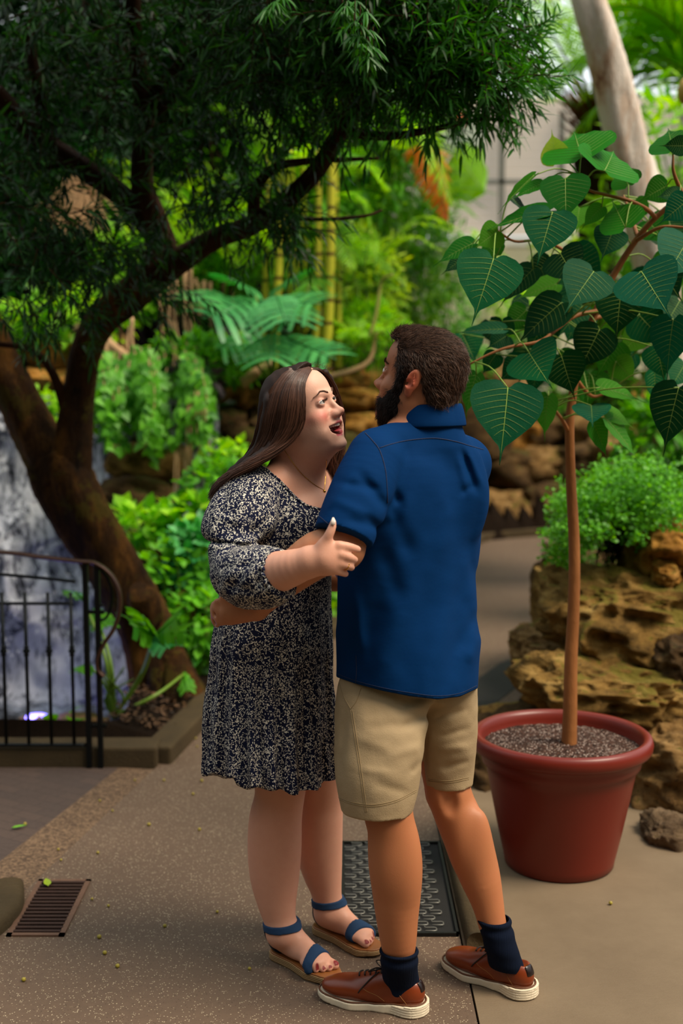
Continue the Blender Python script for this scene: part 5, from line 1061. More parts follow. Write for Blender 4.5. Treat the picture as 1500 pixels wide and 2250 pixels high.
def surface_hair(V, N, keep, count, flow, length, lift, rad, seed=1, seg=4, curl=.0, nz=.22):
    """short hairs growing off a surface, combed along flow(p)"""
    rnd = np.random.RandomState(seed); idx = np.nonzero(keep)[0]; idx = rnd.choice(idx, count); out = []
    for i in idx:
        p = V[i]+rnd.uniform(-.002, .002, 3); n = N[i]; f = flow(p); f = nrm(f-n*np.dot(f, n)+rnd.normal(0, nz, 3)); L = length*rnd.uniform(.6, 1.3)
        pts = [p-n*.001]; d = nrm(f+n*lift)
        for j in range(1, seg):
            pts.append(pts[-1]+d*L/(seg-1)); d = nrm(d+f*.25-n*.22*j*lift+rnd.normal(0, curl, 3))
        out.append((pts, [rad, rad*.8, rad*.15], rnd.rand()))
    return out
def vnormals(V, Q):
    e = np.cross(V[Q[:, 2]]-V[Q[:, 0]], V[Q[:, 3]]-V[Q[:, 1]]); N = np.zeros_like(V)
    for i in range(4):
        for a in range(3): N[:, a] += np.bincount(Q[:, i], e[:, a], len(V))
    return N/(np.linalg.norm(N, axis=1)[:, None]+1e-12)
def skinmat(name):
    n = NT(name, .5, .35); col = n.attr('Col'); mott = n.noise(35, 4, .6)
    n.color(n.mix(n.math('MULTIPLY', mott, .22), col, (.45, .12, .07, 1)))
    n.b.inputs['Subsurface Weight'].default_value = .12; n.b.inputs['Subsurface Radius'].default_value = (1, .35, .18); n.b.inputs['Subsurface Scale'].default_value = .006
    n.bump(n.noise(260, 3, .6), .12, .002); return n.m
def hairmat(name, dark, light, rough=.38):
    n = NT(name, rough, .4); n.color(n.mix(n.attr('v', 'Fac'), dark, light)); return n.m
# ---------------------------------------------------------------- the man in the blue shirt
man = empty('person', G(895, 2200), 'bearded person in blue button shirt and khaki shorts seen from behind', 'person')
A46 = math.radians(-46+90)          # lateral axis heading of his torso
FACE = np.array([-math.sin(math.radians(46)), math.cos(math.radians(46)), 0]); LEFT = np.array([-FACE[1], FACE[0], 0]); LATA = math.atan2(-LEFT[1], -LEFT[0])
H_c = W(924, 828, 3.21); H_R = fbasis(math.radians(180-24), math.radians(11), math.radians(0)); H_s = 1.06
xs = axis([(-.34, -.04, .0032), (-.04, .04, .0025), (.04, .36, .0032), (.36, .48, .005)])
ys = axis([(2.80, 3.02, .003), (3.02, 3.42, .0032), (3.42, 3.66, .006)])
zs = axis([(.10, .80, .004), (.80, 1.14, .012), (1.14, 1.42, .003), (1.42, 1.50, .006), (1.50, 1.80, .0023)])
F = Field(xs, ys, zs)
head(F, H_c, H_R, H_s, False)
F.frame()
nk = W(937, 926, 3.23)
F.cap((H_c+H_R @ np.array((0,-.022,-.05))), nk+(0, 0, -.02), .060, .066, .02)
F.cap(H_c+H_R @ np.array((0,.0,-.07)), nk+(0, -.0, -.03)+FACE*.02, .055, .062, .02)
LSH, RSH = W(812, 1010, 3.10), W(1020, 1015, 3.38)
for r_ in ((925,1010,3.26,.12), (905,1200,3.25,.15), (895,1400,3.22,.15)): F.ell(W(*r_[:3]), (r_[3], .11, .14), .03)
F.cap(LSH, nk, .05, .05, .03); F.cap(RSH, nk, .05, .05, .03)
# near arm: shoulder, elbow, wrist round her waist
LEL, LWR = W(755, 1206, 3.01), W(566, 1334, 3.12)
F.cap(LSH, LEL, .056, .048, .02); F.chain([LEL, W(700, 1217, 3.01), W(632, 1268, 3.055), LWR], [.050, .056, .047, .029], .012, flat=((0, 0, 1), 1.0))
hk = W(506, 1342, 3.16)
F.cap(LWR, hk, .027, .030, .014, flat=((0, 0, 1), 1.25))
for px0, py0, px1, py1, px2, py2, rr in ((497,1320,478,1322,466,1330,.0105), (496,1334,476,1338,465,1345,.0105), (497,1350,478,1354,467,1360,.010), (500,1364,484,1370,472,1376,.009)):
    F.chain([W(px0, py0, 3.155), W(px1, py1, 3.17), W(px2, py2, 3.22)], [rr, rr*.95, rr*.8], .004)
F.disp(folds([(464,1331,503,1334,1.8,.005), (464,1349,503,1350,1.8,.005), (468,1366,506,1364,1.8,.005)]), (-9,)*3, (9,)*3, .012)
F.chain([W(540, 1322, 3.15), W(512, 1312, 3.13), W(488, 1312, 3.15)], [.013, .012, .009], .008)
# far arm, round her other side
REL, RWR = W(800, 1240, 3.62), W(700, 1290, 3.60)
F.cap(RSH, W(900, 1200, 3.60), .050, .044, .02); F.cap(W(900, 1200, 3.60), W(760, 1270, 3.60), .042, .028, .012)
F.ell(W(735, 1280, 3.59), (.045, .018, .03), .01)
# legs
F.chain([W(850, 1520, 3.20), W(842, 1640, 3.15), W(852, 1790, 3.10)], [.075, .078, .060], .03)
F.chain([W(856, 1790, 3.09), W(862, 1840, 3.10), W(868, 1900, 3.11), W(871, 1950, 3.115), W(872, 2010, 3.12), W(875, 2070, 3.128), W(877, 2110, 3.14)], [.0575, .062, .066, .0635, .055, .0460, .036], .01)
F.ell(W(850, 1890, 3.085), (.034, .035, .085), .03); F.ell(W(888, 1895, 3.085), (.036, .035, .095), .03)
F.ell(W(852, 1795, 3.06), (.018, .016, .03), .02, mode='sub')
F.chain([W(958, 1520, 3.34), W(968, 1620, 3.33), W(984, 1740, 3.31)], [.070, .070, .060], .03)
F.chain([W(984, 1742, 3.31), W(1008, 1800, 3.31), W(1032, 1860, 3.30), W(1052, 1920, 3.29), W(1070, 1980, 3.28), W(1081, 2030, 3.27)], [.059, .062, .062, .056, .044, .037], .01)
F.ell(W(1018, 1845, 3.275), (.030, .03, .08), .03); F.ell(W(1052, 1850, 3.27), (.030, .03, .085), .03)
F.ell(W(988, 1765, 3.25), (.018, .016, .03), .02, mode='sub')
F.cap(W(1081, 2030, 3.27), W(1098, 2075, 3.255), .037, .03, .005)
hb = H_R
def man_col(V):
    q = ((V-H_c) @ H_R)/H_s; base = np.array(srgb('b0754f')[:3]); C = np.tile(base, (len(V), 1))
    def blend(m, c): 
        m = np.clip(m, 0, 1)[:, None]; C[:] = C*(1-m)+np.array(srgb(c)[:3])*m
    leg = (V[:, 2] < .85); blend(leg*.6, 'b06c42')
    hd = V[:, 2] > 1.45; blend(hd*.5, 'a86a4c')
    ear = np.exp(-(((np.abs(q[:, 0])-.083)/.013)**2+((q[:, 1]+.010)/.022)**2+((q[:, 2]+.01)/.034)**2)); blend(ear*1.2*hd, 'bb5f45')
    lipd = np.hypot(q[:, 1]-.096, q[:, 2]+.075); blend((np.abs(q[:, 0]) < .024)*np.exp(-(lipd/.010)**2), 'a8594c')
    return C
mskin = skinmat('skin_tan')
mbody = field_object(F, 'body', mskin, man, man_col, 7, head=1.55)
mB = bvh(mbody)
eyes(H_c, H_R, H_s, W(700, 860, 3.28), man, '4a3a2a')
mhair_m = hairmat('hair_brown', '241811', '745340', .45)
brows(H_c, H_R, H_s, mhair_m, man, mB, 1.4)
# hair
hx = axis([(-.02, .34, .003)]); hy = axis([(3.05, 3.40, .003)]); hz = axis([(1.50, 1.82, .003)])
FH = Field(hx, hy, hz); FH.frame(H_c, H_R, H_s)
FH.ell((0,-.012,.032), (.079,.098,.085), 0); FH.ell((0,.042,.070), (.060,.048,.040), .02); FH.ell((0,-.056,-.018), (.062,.043,.060), .02)
def hcut(X, Y, Z):
    q = (np.stack(np.broadcast_arrays(X-H_c[0], Y-H_c[1], Z-H_c[2]), -1) @ H_R)/H_s; x, y, z = q[..., 0], q[..., 1], q[..., 2]
    face = np.minimum(y-(.046+.10*np.maximum(0, z-.030)), .078-z-0*y)       # forehead and face
    low = np.minimum(-.052-z+.25*(y+.05), y+.5)                               # nape line
    side = np.minimum(-z-.004-0.9*np.maximum(0, -y-.022), y+.030)             # in front of and under the ear
    return -np.maximum(np.maximum(face, low), side)*H_s
FH.op(hcut, (-9, -9, -9), (9, 9, 9), .006, 'sub')
FH.ell((.078,-.012,-.010), (.012,.026,.036), .003, mode='sub'); FH.ell((-.078,-.012,-.010), (.012,.026,.036), .003, mode='sub')
FH.disp(lambda x, y, z: .002*vnoise(x, y, z, 45, 2)+.0015*vnoise(x, y, z, 110, 5))
hV, hQ = FH.mesh(); hN = vnormals(hV, hQ)
capm = field_object((hV, hQ), 'hair', simple('hair_mass_brown', '2c1c15', .8, spec=.15), man)
def mflow(p):
    q = (H_R.T @ (p-H_c))/H_s; x, y, z = q
    if z > .06: v = np.array((.25*np.sign(-x)+.2, -.9, .2-.9*max(0, -y*8)))
    else: v = np.array((0, -.62, -.65))
    v = v+np.array((math.sin(z*90+y*40)*.35, 0, math.sin(y*80)*.25))
    return H_R @ v
ps = surface_hair(hV, hN, np.ones(len(hV), bool), 17000, mflow, .017, .12, .00050, 4, 5, .06)
ps += surface_hair(hV, hN, ((hV-H_c) @ H_R)[:, 2] > .085, 3000, mflow, .018, .24, .0004, 14, 5, .08)
strands(ps, 0, 'hair_strands', mhair_m, man)
# beard
FB = Field(hx, axis([(3.02, 3.40, .003)]), axis([(1.47, 1.72, .003)])); FB.frame(H_c, H_R, H_s)
FB.ell((0,.038,-.086), (.060,.052,.046), 0); FB.ell((0,.058,-.114), (.032,.026,.028), .02); FB.ell((0,.056,-.072), (.036,.034,.020), .01)
for s in (1, -1):
    FB.ell((s*.053,.026,-.062), (.021,.032,.042), .02); FB.cap((s*.066,.026,-.03), (s*.0695,.022,.016), .0125, .009, .01); FB.ell((s*.030,.060,-.078), (.018,.024,.02), .01)
def bcut(X, Y, Z):
    q = (np.stack(np.broadcast_arrays(X-H_c[0], Y-H_c[1], Z-H_c[2]), -1) @ H_R)/H_s; x, y, z = q[..., 0], q[..., 1], q[..., 2]
    up = z-(-.030-.34*(y-.03))
    return -(np.maximum(np.where(y > .034, up, -1), np.minimum(.010-y, -.025-z)))*H_s
FB.op(bcut, (-9, -9, -9), (9, 9, 9), .008, 'sub')
FB.disp(lambda x, y, z: .002*vnoise(x, y, z, 90, 8))
bV, bQ = FB.mesh(); bN = vnormals(bV, bQ)
bmat = hairmat('beard_brown', '0a0504', '2e1a12', .5)
field_object((bV, bQ), 'beard', simple('beard_mass', '120a07', .8, spec=.15), man)
def bflow(p): return H_R @ np.array((0, .25, -1.))
strands(surface_hair(bV, bN, np.ones(len(bV), bool), 4200, bflow, .013, .8, .00036, 7, 4, .25), 0, 'beard_strands', bmat, man)
# ---- shirt
n = NT('blue_shirt_cloth', .85, .08)
st = n.n('ShaderNodeTexWave'); st.wave_type = 'BANDS'; st.bands_direction = 'Z'; st.inputs['Scale'].default_value = 95; n.l(n.coord(), st.inputs['Vector'])
n.color(n.mix(st.outputs[0], '002854', '013162'))
hh = n.math('ADD', n.math('MULTIPLY', st.outputs[0], .10), n.math('MULTIPLY', n.noise(14, 3), 1.0)); n.bump(hh, .22, .005)
n.b.inputs['Sheen Weight'].default_value = 0
shirt_m = n.m; seam_m = simple('blue_seam', '041c44', .8); 
sx = axis([(-.12, .42, .004)]); sy = axis([(2.84, 3.56, .0042)]); sz = axis([(.78, 1.66, .004)])
S = Field(sx, sy, sz)
rw = [prow(889,1560,3.235,.186,.168,LATA), prow(893,1500,3.235,.190,.170,LATA), prow(894,1420,3.24,.193,.165,LATA), prow(893,1330,3.245,.191,.158,LATA), prow(897,1250,3.25,.197,.155,LATA),
      prow(903,1160,3.255,.210,.150,LATA), prow(909,1090,3.26,.218,.145,LATA), prow(914,1040,3.26,.215,.135,LATA), prow(922,1000,3.26,.190,.115,LATA), prow(932,968,3.26,.120,.085,LATA), prow(938,938,3.25,.080,.065,LATA)]
hemz = lambda x, y: W(900, 1534, 3.2)[2]
def hem(X, Y, Z):
    px, py = topx(X, Y, Z); line = np.interp(px, [700, 728, 780, 840, 900, 960, 1010, 1050, 1070], [1478, 1484, 1502, 1518, 1530, 1537, 1531, 1512, 1500])
    return (py-line)/870.
loft(S, smooth_rows(rw), 0, cut=None, expo=2.25)
S.cap(W(826, 990, 3.13), nk+(0, 0, -.04), .056, .056, .03); S.cap(W(1010, 1012, 3.37), nk+(0, .02, -.03), .058, .058, .03)
S.cap(nk+(0, 0, -.06), nk+(0, 0, -.006), .098, .088, .02); S.cap(W(850, 965, 3.13), W(925, 943, 3.19), .028, .04, .02); S.ell(W(880, 1080, 3.15), (.09, .05, .13), .05); S.ell(W(1020, 1080, 3.22), (.06, .05, .12), .05)
S.disp(folds([(735,1500,760,1300,14,.004), (770,1480,850,1290,24,.010), (812,1500,905,1300,26,-.006), (868,1520,960,1260,28,.007), (925,1530,985,1330,22,-.005), (985,1500,1020,1240,18,.005), (1030,1500,1050,1250,14,-.004),
    (1014,990,1046,1080,6,.009), (1028,990,1062,1072,7,-.005), (1004,1000,1030,1090,8,-.004), (1040,1065,1012,1085,8,.006), (1060,1100,1020,1220,14,.006), (1000,1100,960,1240,18,-.005), (1035,1230,1065,1340,12,.006),
    (850,1062,880,1110,11,.012), (835,1090,862,1150,10,-.006), (860,1120,905,1230,18,.008), (840,1200,880,1330,20,.007), (900,1080,870,1200,16,-.005), (780,1300,800,1460,14,-.007),
    (880,1000,960,1010,14,.002), (1048,1340,1000,1440,16,.006), (1062,1390,1030,1460,12,-.005)]), (-9, -9, -9), (9, 9, 9))
S.disp(lambda x, y, z: .0035*vnoise(x, y, z, 9, 3)+.0012*vnoise(x, y, z, 28, 4))
S.op(hem, (-9, -9, .8), (9, 9, 1.0), .004, 'sub') if False else None
S.f = np.maximum(S.f, hem(S.ax[0][:, None, None], S.ax[1][None, :, None], S.ax[2][None, None, :]).astype(np.float32))
SL = Field(sx, sy, sz)                     # near sleeve
SLP = [W(822, 1012, 3.10), W(801, 1062, 3.065), W(779, 1117, 3.035), W(757, 1172, 3.005), W(738, 1225, 2.98)]
SL.chain(SLP, [.070, .075, .076, .073, .070], .02)
SL.disp(folds([(745,1060,835,1075,10,.006), (735,1100,820,1135,10,-.004), (790,1040,850,1120,12,.009), (760,1140,830,1160,10,.005), (720,1120,770,1050,8,-.004), (800,1130,850,1180,12,.008)]), (-9, -9, -9), (9, 9, 9))
hn = nrm(SLP[4]-SLP[3]); hp = W(748, 1176, 3.0)
X_, Y_, Z_ = S.ax[0][:, None, None], S.ax[1][None, :, None], S.ax[2][None, None, :]
SL.f = np.maximum(SL.f, ((X_-hp[0])*hn[0]+(Y_-hp[1])*hn[1]+(Z_-hp[2])*hn[2]).astype(np.float32))
merge(S, SL, .022)
SR = Field(sx, sy, sz); SR.chain([W(1020, 1020, 3.36), W(980, 1110, 3.46), W(930, 1180, 3.56)], [.072, .07, .066], .02); merge(S, SR, .02)
shirt = field_object(S, 'shirt', shirt_m, man, None, 1)
SB = bvh(shirt); sm = MB()
for pts in ([(834,984),(862,975),(900,967),(955,963),(1000,970),(1030,979),(1062,988)], [(802,951),(818,968),(834,990),(846,1030),(850,1070),(851,1105)],
            [(782,1440),(783,1475),(781,1503)]): seam(SB, pts, .0014, seam_m, 'seam', shirt, 80, .0003)
seam(SB, [(734,1478),(782,1496),(840,1511),(900,1522),(960,1529),(1010,1523),(1050,1505)], .0009, seam_m, 'seam', shirt, 80, .0002)
seam(SB, [(700,1133),(720,1150),(745,1168),(775,1180),(800,1190)], .0010, seam_m, 'seam', shirt, 60, .0002)
# collar: a folded band round the neck
cm = MB(); N = 64; cc = nk+np.array([0, 0, .0]); rowsC = []
for i, (rr, dz) in enumerate([(.076, .040), (.0805, .046), (.085, .040), (.091, .014), (.096, -.012), (.092, -.014), (.086, .010), (.076, .03)]):
    for j in range(N):
        a = 2*PI*j/N; dirv = math.cos(a)*(-LEFT)+math.sin(a)*FACE; front = ((1+math.sin(a))/2)**2
        w_ = rr*(1.0+.10*abs(math.cos(a))); p = cc+dirv*w_+np.array([0, 0, dz-.018*front+.002]); p = p+FACE*(.012*front)
        rowsC.append(p)
cm.add(rowsC, [(i*N+j, i*N+(j+1) % N, ((i+1) % 8)*N+(j+1) % N, ((i+1) % 8)*N+j) for i in range(8) for j in range(N)])
cm.build('collar', shirt_m, shirt, subsurf=1)
# ---- shorts
n = NT('khaki_cloth', .85, .2); n.color(n.mix(n.noise(9, 4), '947e5e', 'ab9473')); n.bump(n.math('ADD', n.noise(420, 2), n.math('MULTIPLY', n.noise(22, 4), 2.5)), .22, .004); khaki = n.m
K = Field(axis([(-.08, .40, .0035)]), axis([(2.90, 3.52, .0038)]), axis([(.42, .95, .0035)]))
la = math.radians(10)
L1 = Field(*K.ax); L2 = Field(*K.ax)
loft(L1, smooth_rows([prow(842,1440,3.21,.095,.095,LATA), prow(838,1520,3.185,.118,.112,LATA), prow(838,1600,3.155,.122,.118,LATA), prow(835,1680,3.125,.118,.112,LATA), prow(830,1740,3.11,.104,.100,LATA), prow(828,1778,3.10,.0905,.090,LATA)]), 0)
loft(L2, smooth_rows([prow(955,1440,3.30,.108,.115,LATA), prow(958,1520,3.31,.100,.115,LATA), prow(966,1600,3.315,.090,.105,LATA), prow(976,1670,3.32,.078,.085,LATA), prow(983,1722,3.315,.0645,.070,LATA)]), 0)
K.f = L1.f.copy(); merge(K, L2, .012); K.frame()
K.ell(W(895, 1470, 3.24), (.135, .11, .08), .03)
K.disp(folds([(905,1545,985,1545,9,-.006), (880,1600,940,1570,10,.008), (800,1600,900,1590,12,.004), (935,1600,925,1740,7,.010), (860,1660,930,1640,12,-.004), (900,1700,930,1670,9,.005), (780,1620,860,1650,12,-.003), (880,1560,945,1555,8,-.005),
    (820,1720,900,1745,12,.004), (790,1690,860,1700,10,-.003), (960,1620,1030,1600,8,.004), (960,1650,1030,1640,9,-.004), (965,1690,1030,1672,8,.004), (950,1580,1020,1560,8,.005), (760,1560,745,1700,10,.003)]), (-9, -9, -9), (9, 9, 9))
K.disp(lambda x, y, z: .0030*vnoise(x, y, z, 16, 6)+.001*vnoise(x, y, z, 42, 9))
Xk, Yk, Zk = K.ax[0][:, None, None], K.ax[1][None, :, None], K.ax[2][None, None, :]
K.f = np.maximum(K.f, (-hem(Xk, Yk, Zk)-.035).astype(np.float32))
# open leg ends
for a, b, r in ((W(829, 1765, 3.10), W(828, 1800, 3.098), .083), (W(982, 1712, 3.315), W(985, 1745, 3.315), .060)): K.cap(a, b, r, r, .002, 'sub')
shorts = field_object(K, 'shorts', khaki, man, None, 1)
KB = bvh(shorts); khs = simple('khaki_seam', '8a7452', .9); km = MB()
for pts in ([(742,1752),(775,1763),(820,1768),(870,1758),(915,1735)], [(742,1756),(775,1767),(820,1772),(870,1762),(915,1739)], [(940,1712),(985,1716),(1030,1708)], [(940,1716),(985,1720),(1030,1712)],
            [(745,1500),(755,1530),(770,1558)], [(770,1558),(783,1540),(793,1512)], [(770,1560),(782,1640),(792,1710),(802,1785)], [(774,1560),(786,1640),(796,1710),(806,1785)]): seam(KB, pts, .0009, khs, 'stitching', shorts, 70, .0003)
# ---- socks
n = NT('navy_knit', .95, .1); wv = n.n('ShaderNodeTexWave'); wv.bands_direction = 'X'; wv.inputs['Scale'].default_value = 120; n.l(n.coord(), wv.inputs['Vector'])
n.color('0d1526'); n.bump(wv.outputs[0], .5, .003); sockm = n.m
for pts, rr in (([W(876, 2086, 3.127), W(877, 2100, 3.13), W(877, 2120, 3.13), W(880, 2148, 3.15), W(884, 2165, 3.155), W(884, 2185, 3.155)], [.0485, .0485, .048, .047, .049, .050]),
                ([W(1085, 2018, 3.265), W(1089, 2036, 3.262), W(1094, 2056, 3.255), W(1100, 2080, 3.25), W(1108, 2105, 3.25), W(1112, 2125, 3.25)], [.0435, .0440, .0455, .046, .049, .050])):
    P = spline(pts, 60); R = np.interp(np.linspace(0, 1, 60), np.linspace(0, 1, len(rr)), rr)
    R = R+.0016*np.sin(np.linspace(0, 1, 60)*PI*9)*np.exp(-np.linspace(0, 3, 60))+.001*np.sin(np.linspace(0, 1, 60)*23)
    R[0] -= .004; m = MB(); V = []; q = np.linspace(0, 1, 60); hd = math.radians(170 if P[0][0] < .3 else 145)
    for i in range(60):
        fl = 1-.30*q[i]**1.5
        for a in np.arange(40)*PI/20: u_, v_ = R[i]*math.cos(a), R[i]*fl*math.sin(a); V.append(P[i]+np.array([u_*math.cos(hd)-v_*math.sin(hd), u_*math.sin(hd)+v_*math.cos(hd), .012*math.cos(a)*q[i]*0]))
    m.add(V, [(i*40+j, (i+1)*40+j, (i+1)*40+(j+1) % 40, i*40+(j+1) % 40) for i in range(59) for j in range(40)]); m.build('sock', sockm, man)
# ---- shoes
SX, SY, SZ = axis([(-.02, .32, .0025)]), axis([(-.07, .07, .0025)]), axis([(-.005, .135, .0025)])
n = NT('tan_leather', .32, .5); n.color(n.mix(n.noise(7, 3), '5e2109', '8a3a14')); n.bump(n.noise(190, 3), .08, .002); leather = n.m
soleM = simple('cream_sole', 'd9c9ae', .6); darkL = simple('dark_leather', '1e1210', .25); laceM = simple('dark_lace', '21140e', .8); weltM = simple('welt', '5b3418', .6); liningM = simple('shoe_lining', '3a1a0c', .8)
def foot2d(x, y, g=0):
    d = np.minimum(np.hypot((x-.040), y)-.038, np.hypot(x-.262, y-.004)-.036)
    for (ax_, ay, ra), (bx, by, rb) in (((.040, 0, .038), (.12, -.002, .036)), ((.12, -.002, .036), (.20, .002, .050)), ((.20, .002, .050), (.262, .004, .036))):
        t = np.clip(((x-ax_)*(bx-ax_)+(y-ay)*(by-ay))/((bx-ax_)**2+(by-ay)**2), 0, 1)
        e = np.hypot(x-ax_-t*(bx-ax_), y-ay-t*(by-ay))-(ra+(rb-ra)*t); h = np.maximum(.02-np.abs(d-e), 0)/.02; d = np.minimum(d, e)-h*h*.005
    return d-g
def shoe(loc, rz, tilt=0):
    root = bpy.data.objects.new('shoe', None); COL.objects.link(root); root.parent = man
    root.location = tuple(np.asarray(loc)-np.array(man.location)); root.rotation_euler = (0, tilt, rz); root.scale = (.95,)*3
    U = Field(SX, SY, SZ); U.ell((.245, .003, .038), (.052, .040, .026), 0); U.ell((.19, .002, .042), (.075, .046, .036), .02); U.ell((.11, 0, .045), (.085, .040, .048), .02)
    U.ell((.040, 0, .052), (.040, .036, .050), .02); U.cap((.10, 0, .078), (.175, 0, .056), .030, .024, .02)
    U.ell((.058, 0, .118), (.062, .030, .040), .006, mode='sub'); U.f = np.maximum(U.f, .022-U.ax[2][None, None, :].astype(np.float32))
    U.f = np.maximum(U.f, foot2d(U.ax[0][:, None, None], U.ax[1][None, :, None], .001).astype(np.float32))
    up = field_object(U, 'upper', leather, None, None, 2); up.parent = root
    def solef(x, y, z):
        top = .021+.012*np.clip((.13-x)/.09, 0, 1)+.006*np.clip((x-.24)/.05, 0, 1)
        bot = .010*np.clip((x-.22)/.07, 0, 1)**2
        g = .0045+.004*np.clip((.10-x)/.08, 0, 1)-.0015*np.sin(z*900)*np.clip((.10-x)/.03, 0, 1)
        return np.maximum(foot2d(x, y)-g, np.maximum(z-top, bot-z))
    Sf = Field(SX, SY, SZ); Sf.op(solef, (-9,)*3, (9,)*3, 0); so = field_object(Sf, 'sole', soleM, None, None, 2); so.parent = root
    # welt and stitch line follow the footprint
    w = MB(); pts = []
    for a in np.linspace(0, 2*PI, 90):
        dr = np.array((math.cos(a), math.sin(a))); c0 = np.array((.15, 0)); t = 0
        for _ in range(60):
            d = foot2d(c0[0]+dr[0]*t, c0[1]+dr[1]*t)
            if abs(d) < 1e-4: break
            t -= d
        x = c0[0]+dr[0]*t; pts.append((x, c0[1]+dr[1]*t, .0225+.012*np.clip((.13-x)/.09, 0, 1)+.006*np.clip((x-.24)/.05, 0, 1)))
    w.tube(pts, .0028, 6, False); o = w.build('welt', weltM); o.parent = root; o.location = (0, 0, 0)
    B = bvh(up)
    def surf(x, y, lift=.0008, side=0):
        if side: h = B.ray_cast(Vector((x, side*.2, y)), Vector((0, -side, 0)))
        else: h = B.ray_cast(Vector((x, y, .3)), Vector((0, 0, -1)))
        return None if h[0] is None else np.array(h[0])+np.array(h[1])*lift
    t = MB()                                              # heel tab
    H = Field(SX, SY, SZ); H.f = np.maximum(np.maximum(U.f-.0022, -U.f-.003), np.maximum(H.ax[0][:, None, None]-.020+.35*(.10-H.ax[2][None, None, :]), np.maximum(.064-H.ax[2][None, None, :], np.abs(H.ax[1][None, :, None])-.016))).astype(np.float32); h_ = field_object(H, 'heel_tab', darkL, None, None, 1); h_.parent = root
    c = MB()                                              # padded collar
    ring = [(.058+.060*math.cos(a), .0305*math.sin(a), .086+.010*math.cos(a)*0+.012*math.cos(a)) for a in np.linspace(0, 2*PI, 40)]
    ring = []
    for a in np.linspace(0, 2*PI, 48):
        p = surf(.060+.058*math.cos(a), .0275*math.sin(a), 0)
        if p is not None: ring.append(p)
    st = MB()
    for side in (1, -1):
        for line in ([(.075, .075), (.060, .058), (.045, .042), (.040, .034)], [(.165, .062), (.150, .055), (.125, .048), (.110, .040), (.102, .034)]):
            P = [surf(a, b, .0003, side) for a, b in spline([(a, b, 0) for a, b in line], 20)[:, :2]]; P = [p for p in P if p is not None]
            if len(P) > 3: st = MB(); st.tube(P, .0007, 4); o = st.build('stitching', simple('tan_thread', 'a5713a', .8)); o.parent = root; o.location = (0, 0, 0)
    la_ = MB()
    for i in range(5):
        x = .118+.016*i; P = [surf(x+.004*math.sin(q*PI), .016*(2*q-1), .0025) for q in np.linspace(0, 1, 9)]; P = [p for p in P if p is not None]
        if len(P) > 3: la_.tube(P, .0021, 6)
    for s in (1, -1):
        top = surf(.120, 0, .004)
        la_.tube(spline([top, top+(.012, s*.022, .010), top+(.030, s*.034, .002), top+(.020, s*.020, 0), top], 24), .0018, 6)
        P = [surf(.125+.05*q, s*(.012+.034*q), .003) for q in np.linspace(0, 1, 12)]; P = [p for p in P if p is not None]
        if len(P) > 3: la_.tube(P, .0018, 6)
    o = la_.build('laces', laceM); o.parent = root; o.location = (0, 0, 0)
    return root
def place_shoe(h, t):
    h, t = G(*h), G(*t); d = t-h; rz = math.atan2(d[1], d[0]); dr = nrm(d); return shoe(h-dr*.0, rz)
s1 = shoe(G(932, 2226), math.atan2(G(715, 2200)[1]-G(905, 2235)[1], G(715, 2200)[0]-G(905, 2235)[0]))
s2 = shoe(G(1168, 2192), math.atan2(G(985, 2122)[1]-G(1140, 2185)[1], G(985, 2122)[0]-G(1140, 2185)[0]))
# ---------------------------------------------------------------- the woman in the floral dress
wom = empty('person', G(640, 2120), 'laughing long-haired person in navy floral dress and blue sandals', 'person')
w_c = W(664, 898, 3.33); w_R = fbasis(math.radians(-28), math.radians(17), math.radians(-7)); w_s = 1.0
ys = axis([(2.84, 3.00, .0028), (3.00, 3.16, .0045), (3.16, 3.44, .0026), (3.44, 3.72, .005)])
xs = axis([(-.40, -.26, .006), (-.26, -.17, .004), (-.17, .05, .0024), (.05, .16, .004)])
zs = axis([(.0, .18, .0028), (.18, .62, .005), (.62, 1.10, .014), (1.10, 1.30, .0028), (1.30, 1.70, .0021)])
F = Field(xs, ys, zs); head(F, w_c, w_R, w_s, True)
wL = lambda p: w_c+w_R @ (np.asarray(p, float)*w_s)
F.frame()
nb = W(648, 1045, 3.385)
F.cap(wL((0,-.030,-.05)), nb, .058, .064, .03); F.cap(wL((0,.012,-.10)), nb+(.02, -.01, .02), .046, .055, .035)
F.ell(W(645, 1130, 3.40), (.135, .13, .10), .04)
F.cap(W(572, 1082, 3.28), nb, .052, .050, .04); F.cap(W(722, 1075, 3.52), nb, .052, .045, .04)
F.cap(W(552, 1090, 3.29), W(522, 1262, 3.17), .036, .030, .01)
F.chain([W(535, 1268, 3.10), W(590, 1262, 3.01), W(640, 1248, 2.955), W(682, 1234, 2.925)], [.044, .0515, .044, .034], .012)
# gripping hand
F.cap(W(682, 1234, 2.925), W(712, 1228, 2.912), .033, .031, .012, flat=((0, 0, 1), 1.12))
F.ell(W(724, 1227, 2.908), (.036, .019, .040), .014)
F.ell(W(716, 1202, 2.908), (.020, .016, .022), .012)
for pts, r in (([(744,1199,2.906),(766,1202,2.912),(785,1207,2.932)], [.0125,.0108,.0092]), ([(748,1218,2.902),(768,1225,2.912),(779,1230,2.94)], [.0120,.0105,.0088]),
               ([(746,1237,2.905),(765,1243,2.918),(772,1247,2.95)], [.0115,.0102,.0085]), ([(736,1253,2.910),(752,1258,2.925),(759,1261,2.955)], [.0105,.0092,.0080])):
    F.chain([W(*p) for p in pts], r, .0045)
F.chain([W(706,1205,2.912), W(720,1180,2.902), W(729,1160,2.902), W(732,1146,2.908)], [.0150,.0118,.0100,.0072], .007)
# far arm round his side
F.cap(W(725, 1080, 3.52), W(770, 1250, 3.52), .05, .045, .02); F.cap(W(770, 1250, 3.52), W(850, 1230, 3.50), .04, .03, .02)
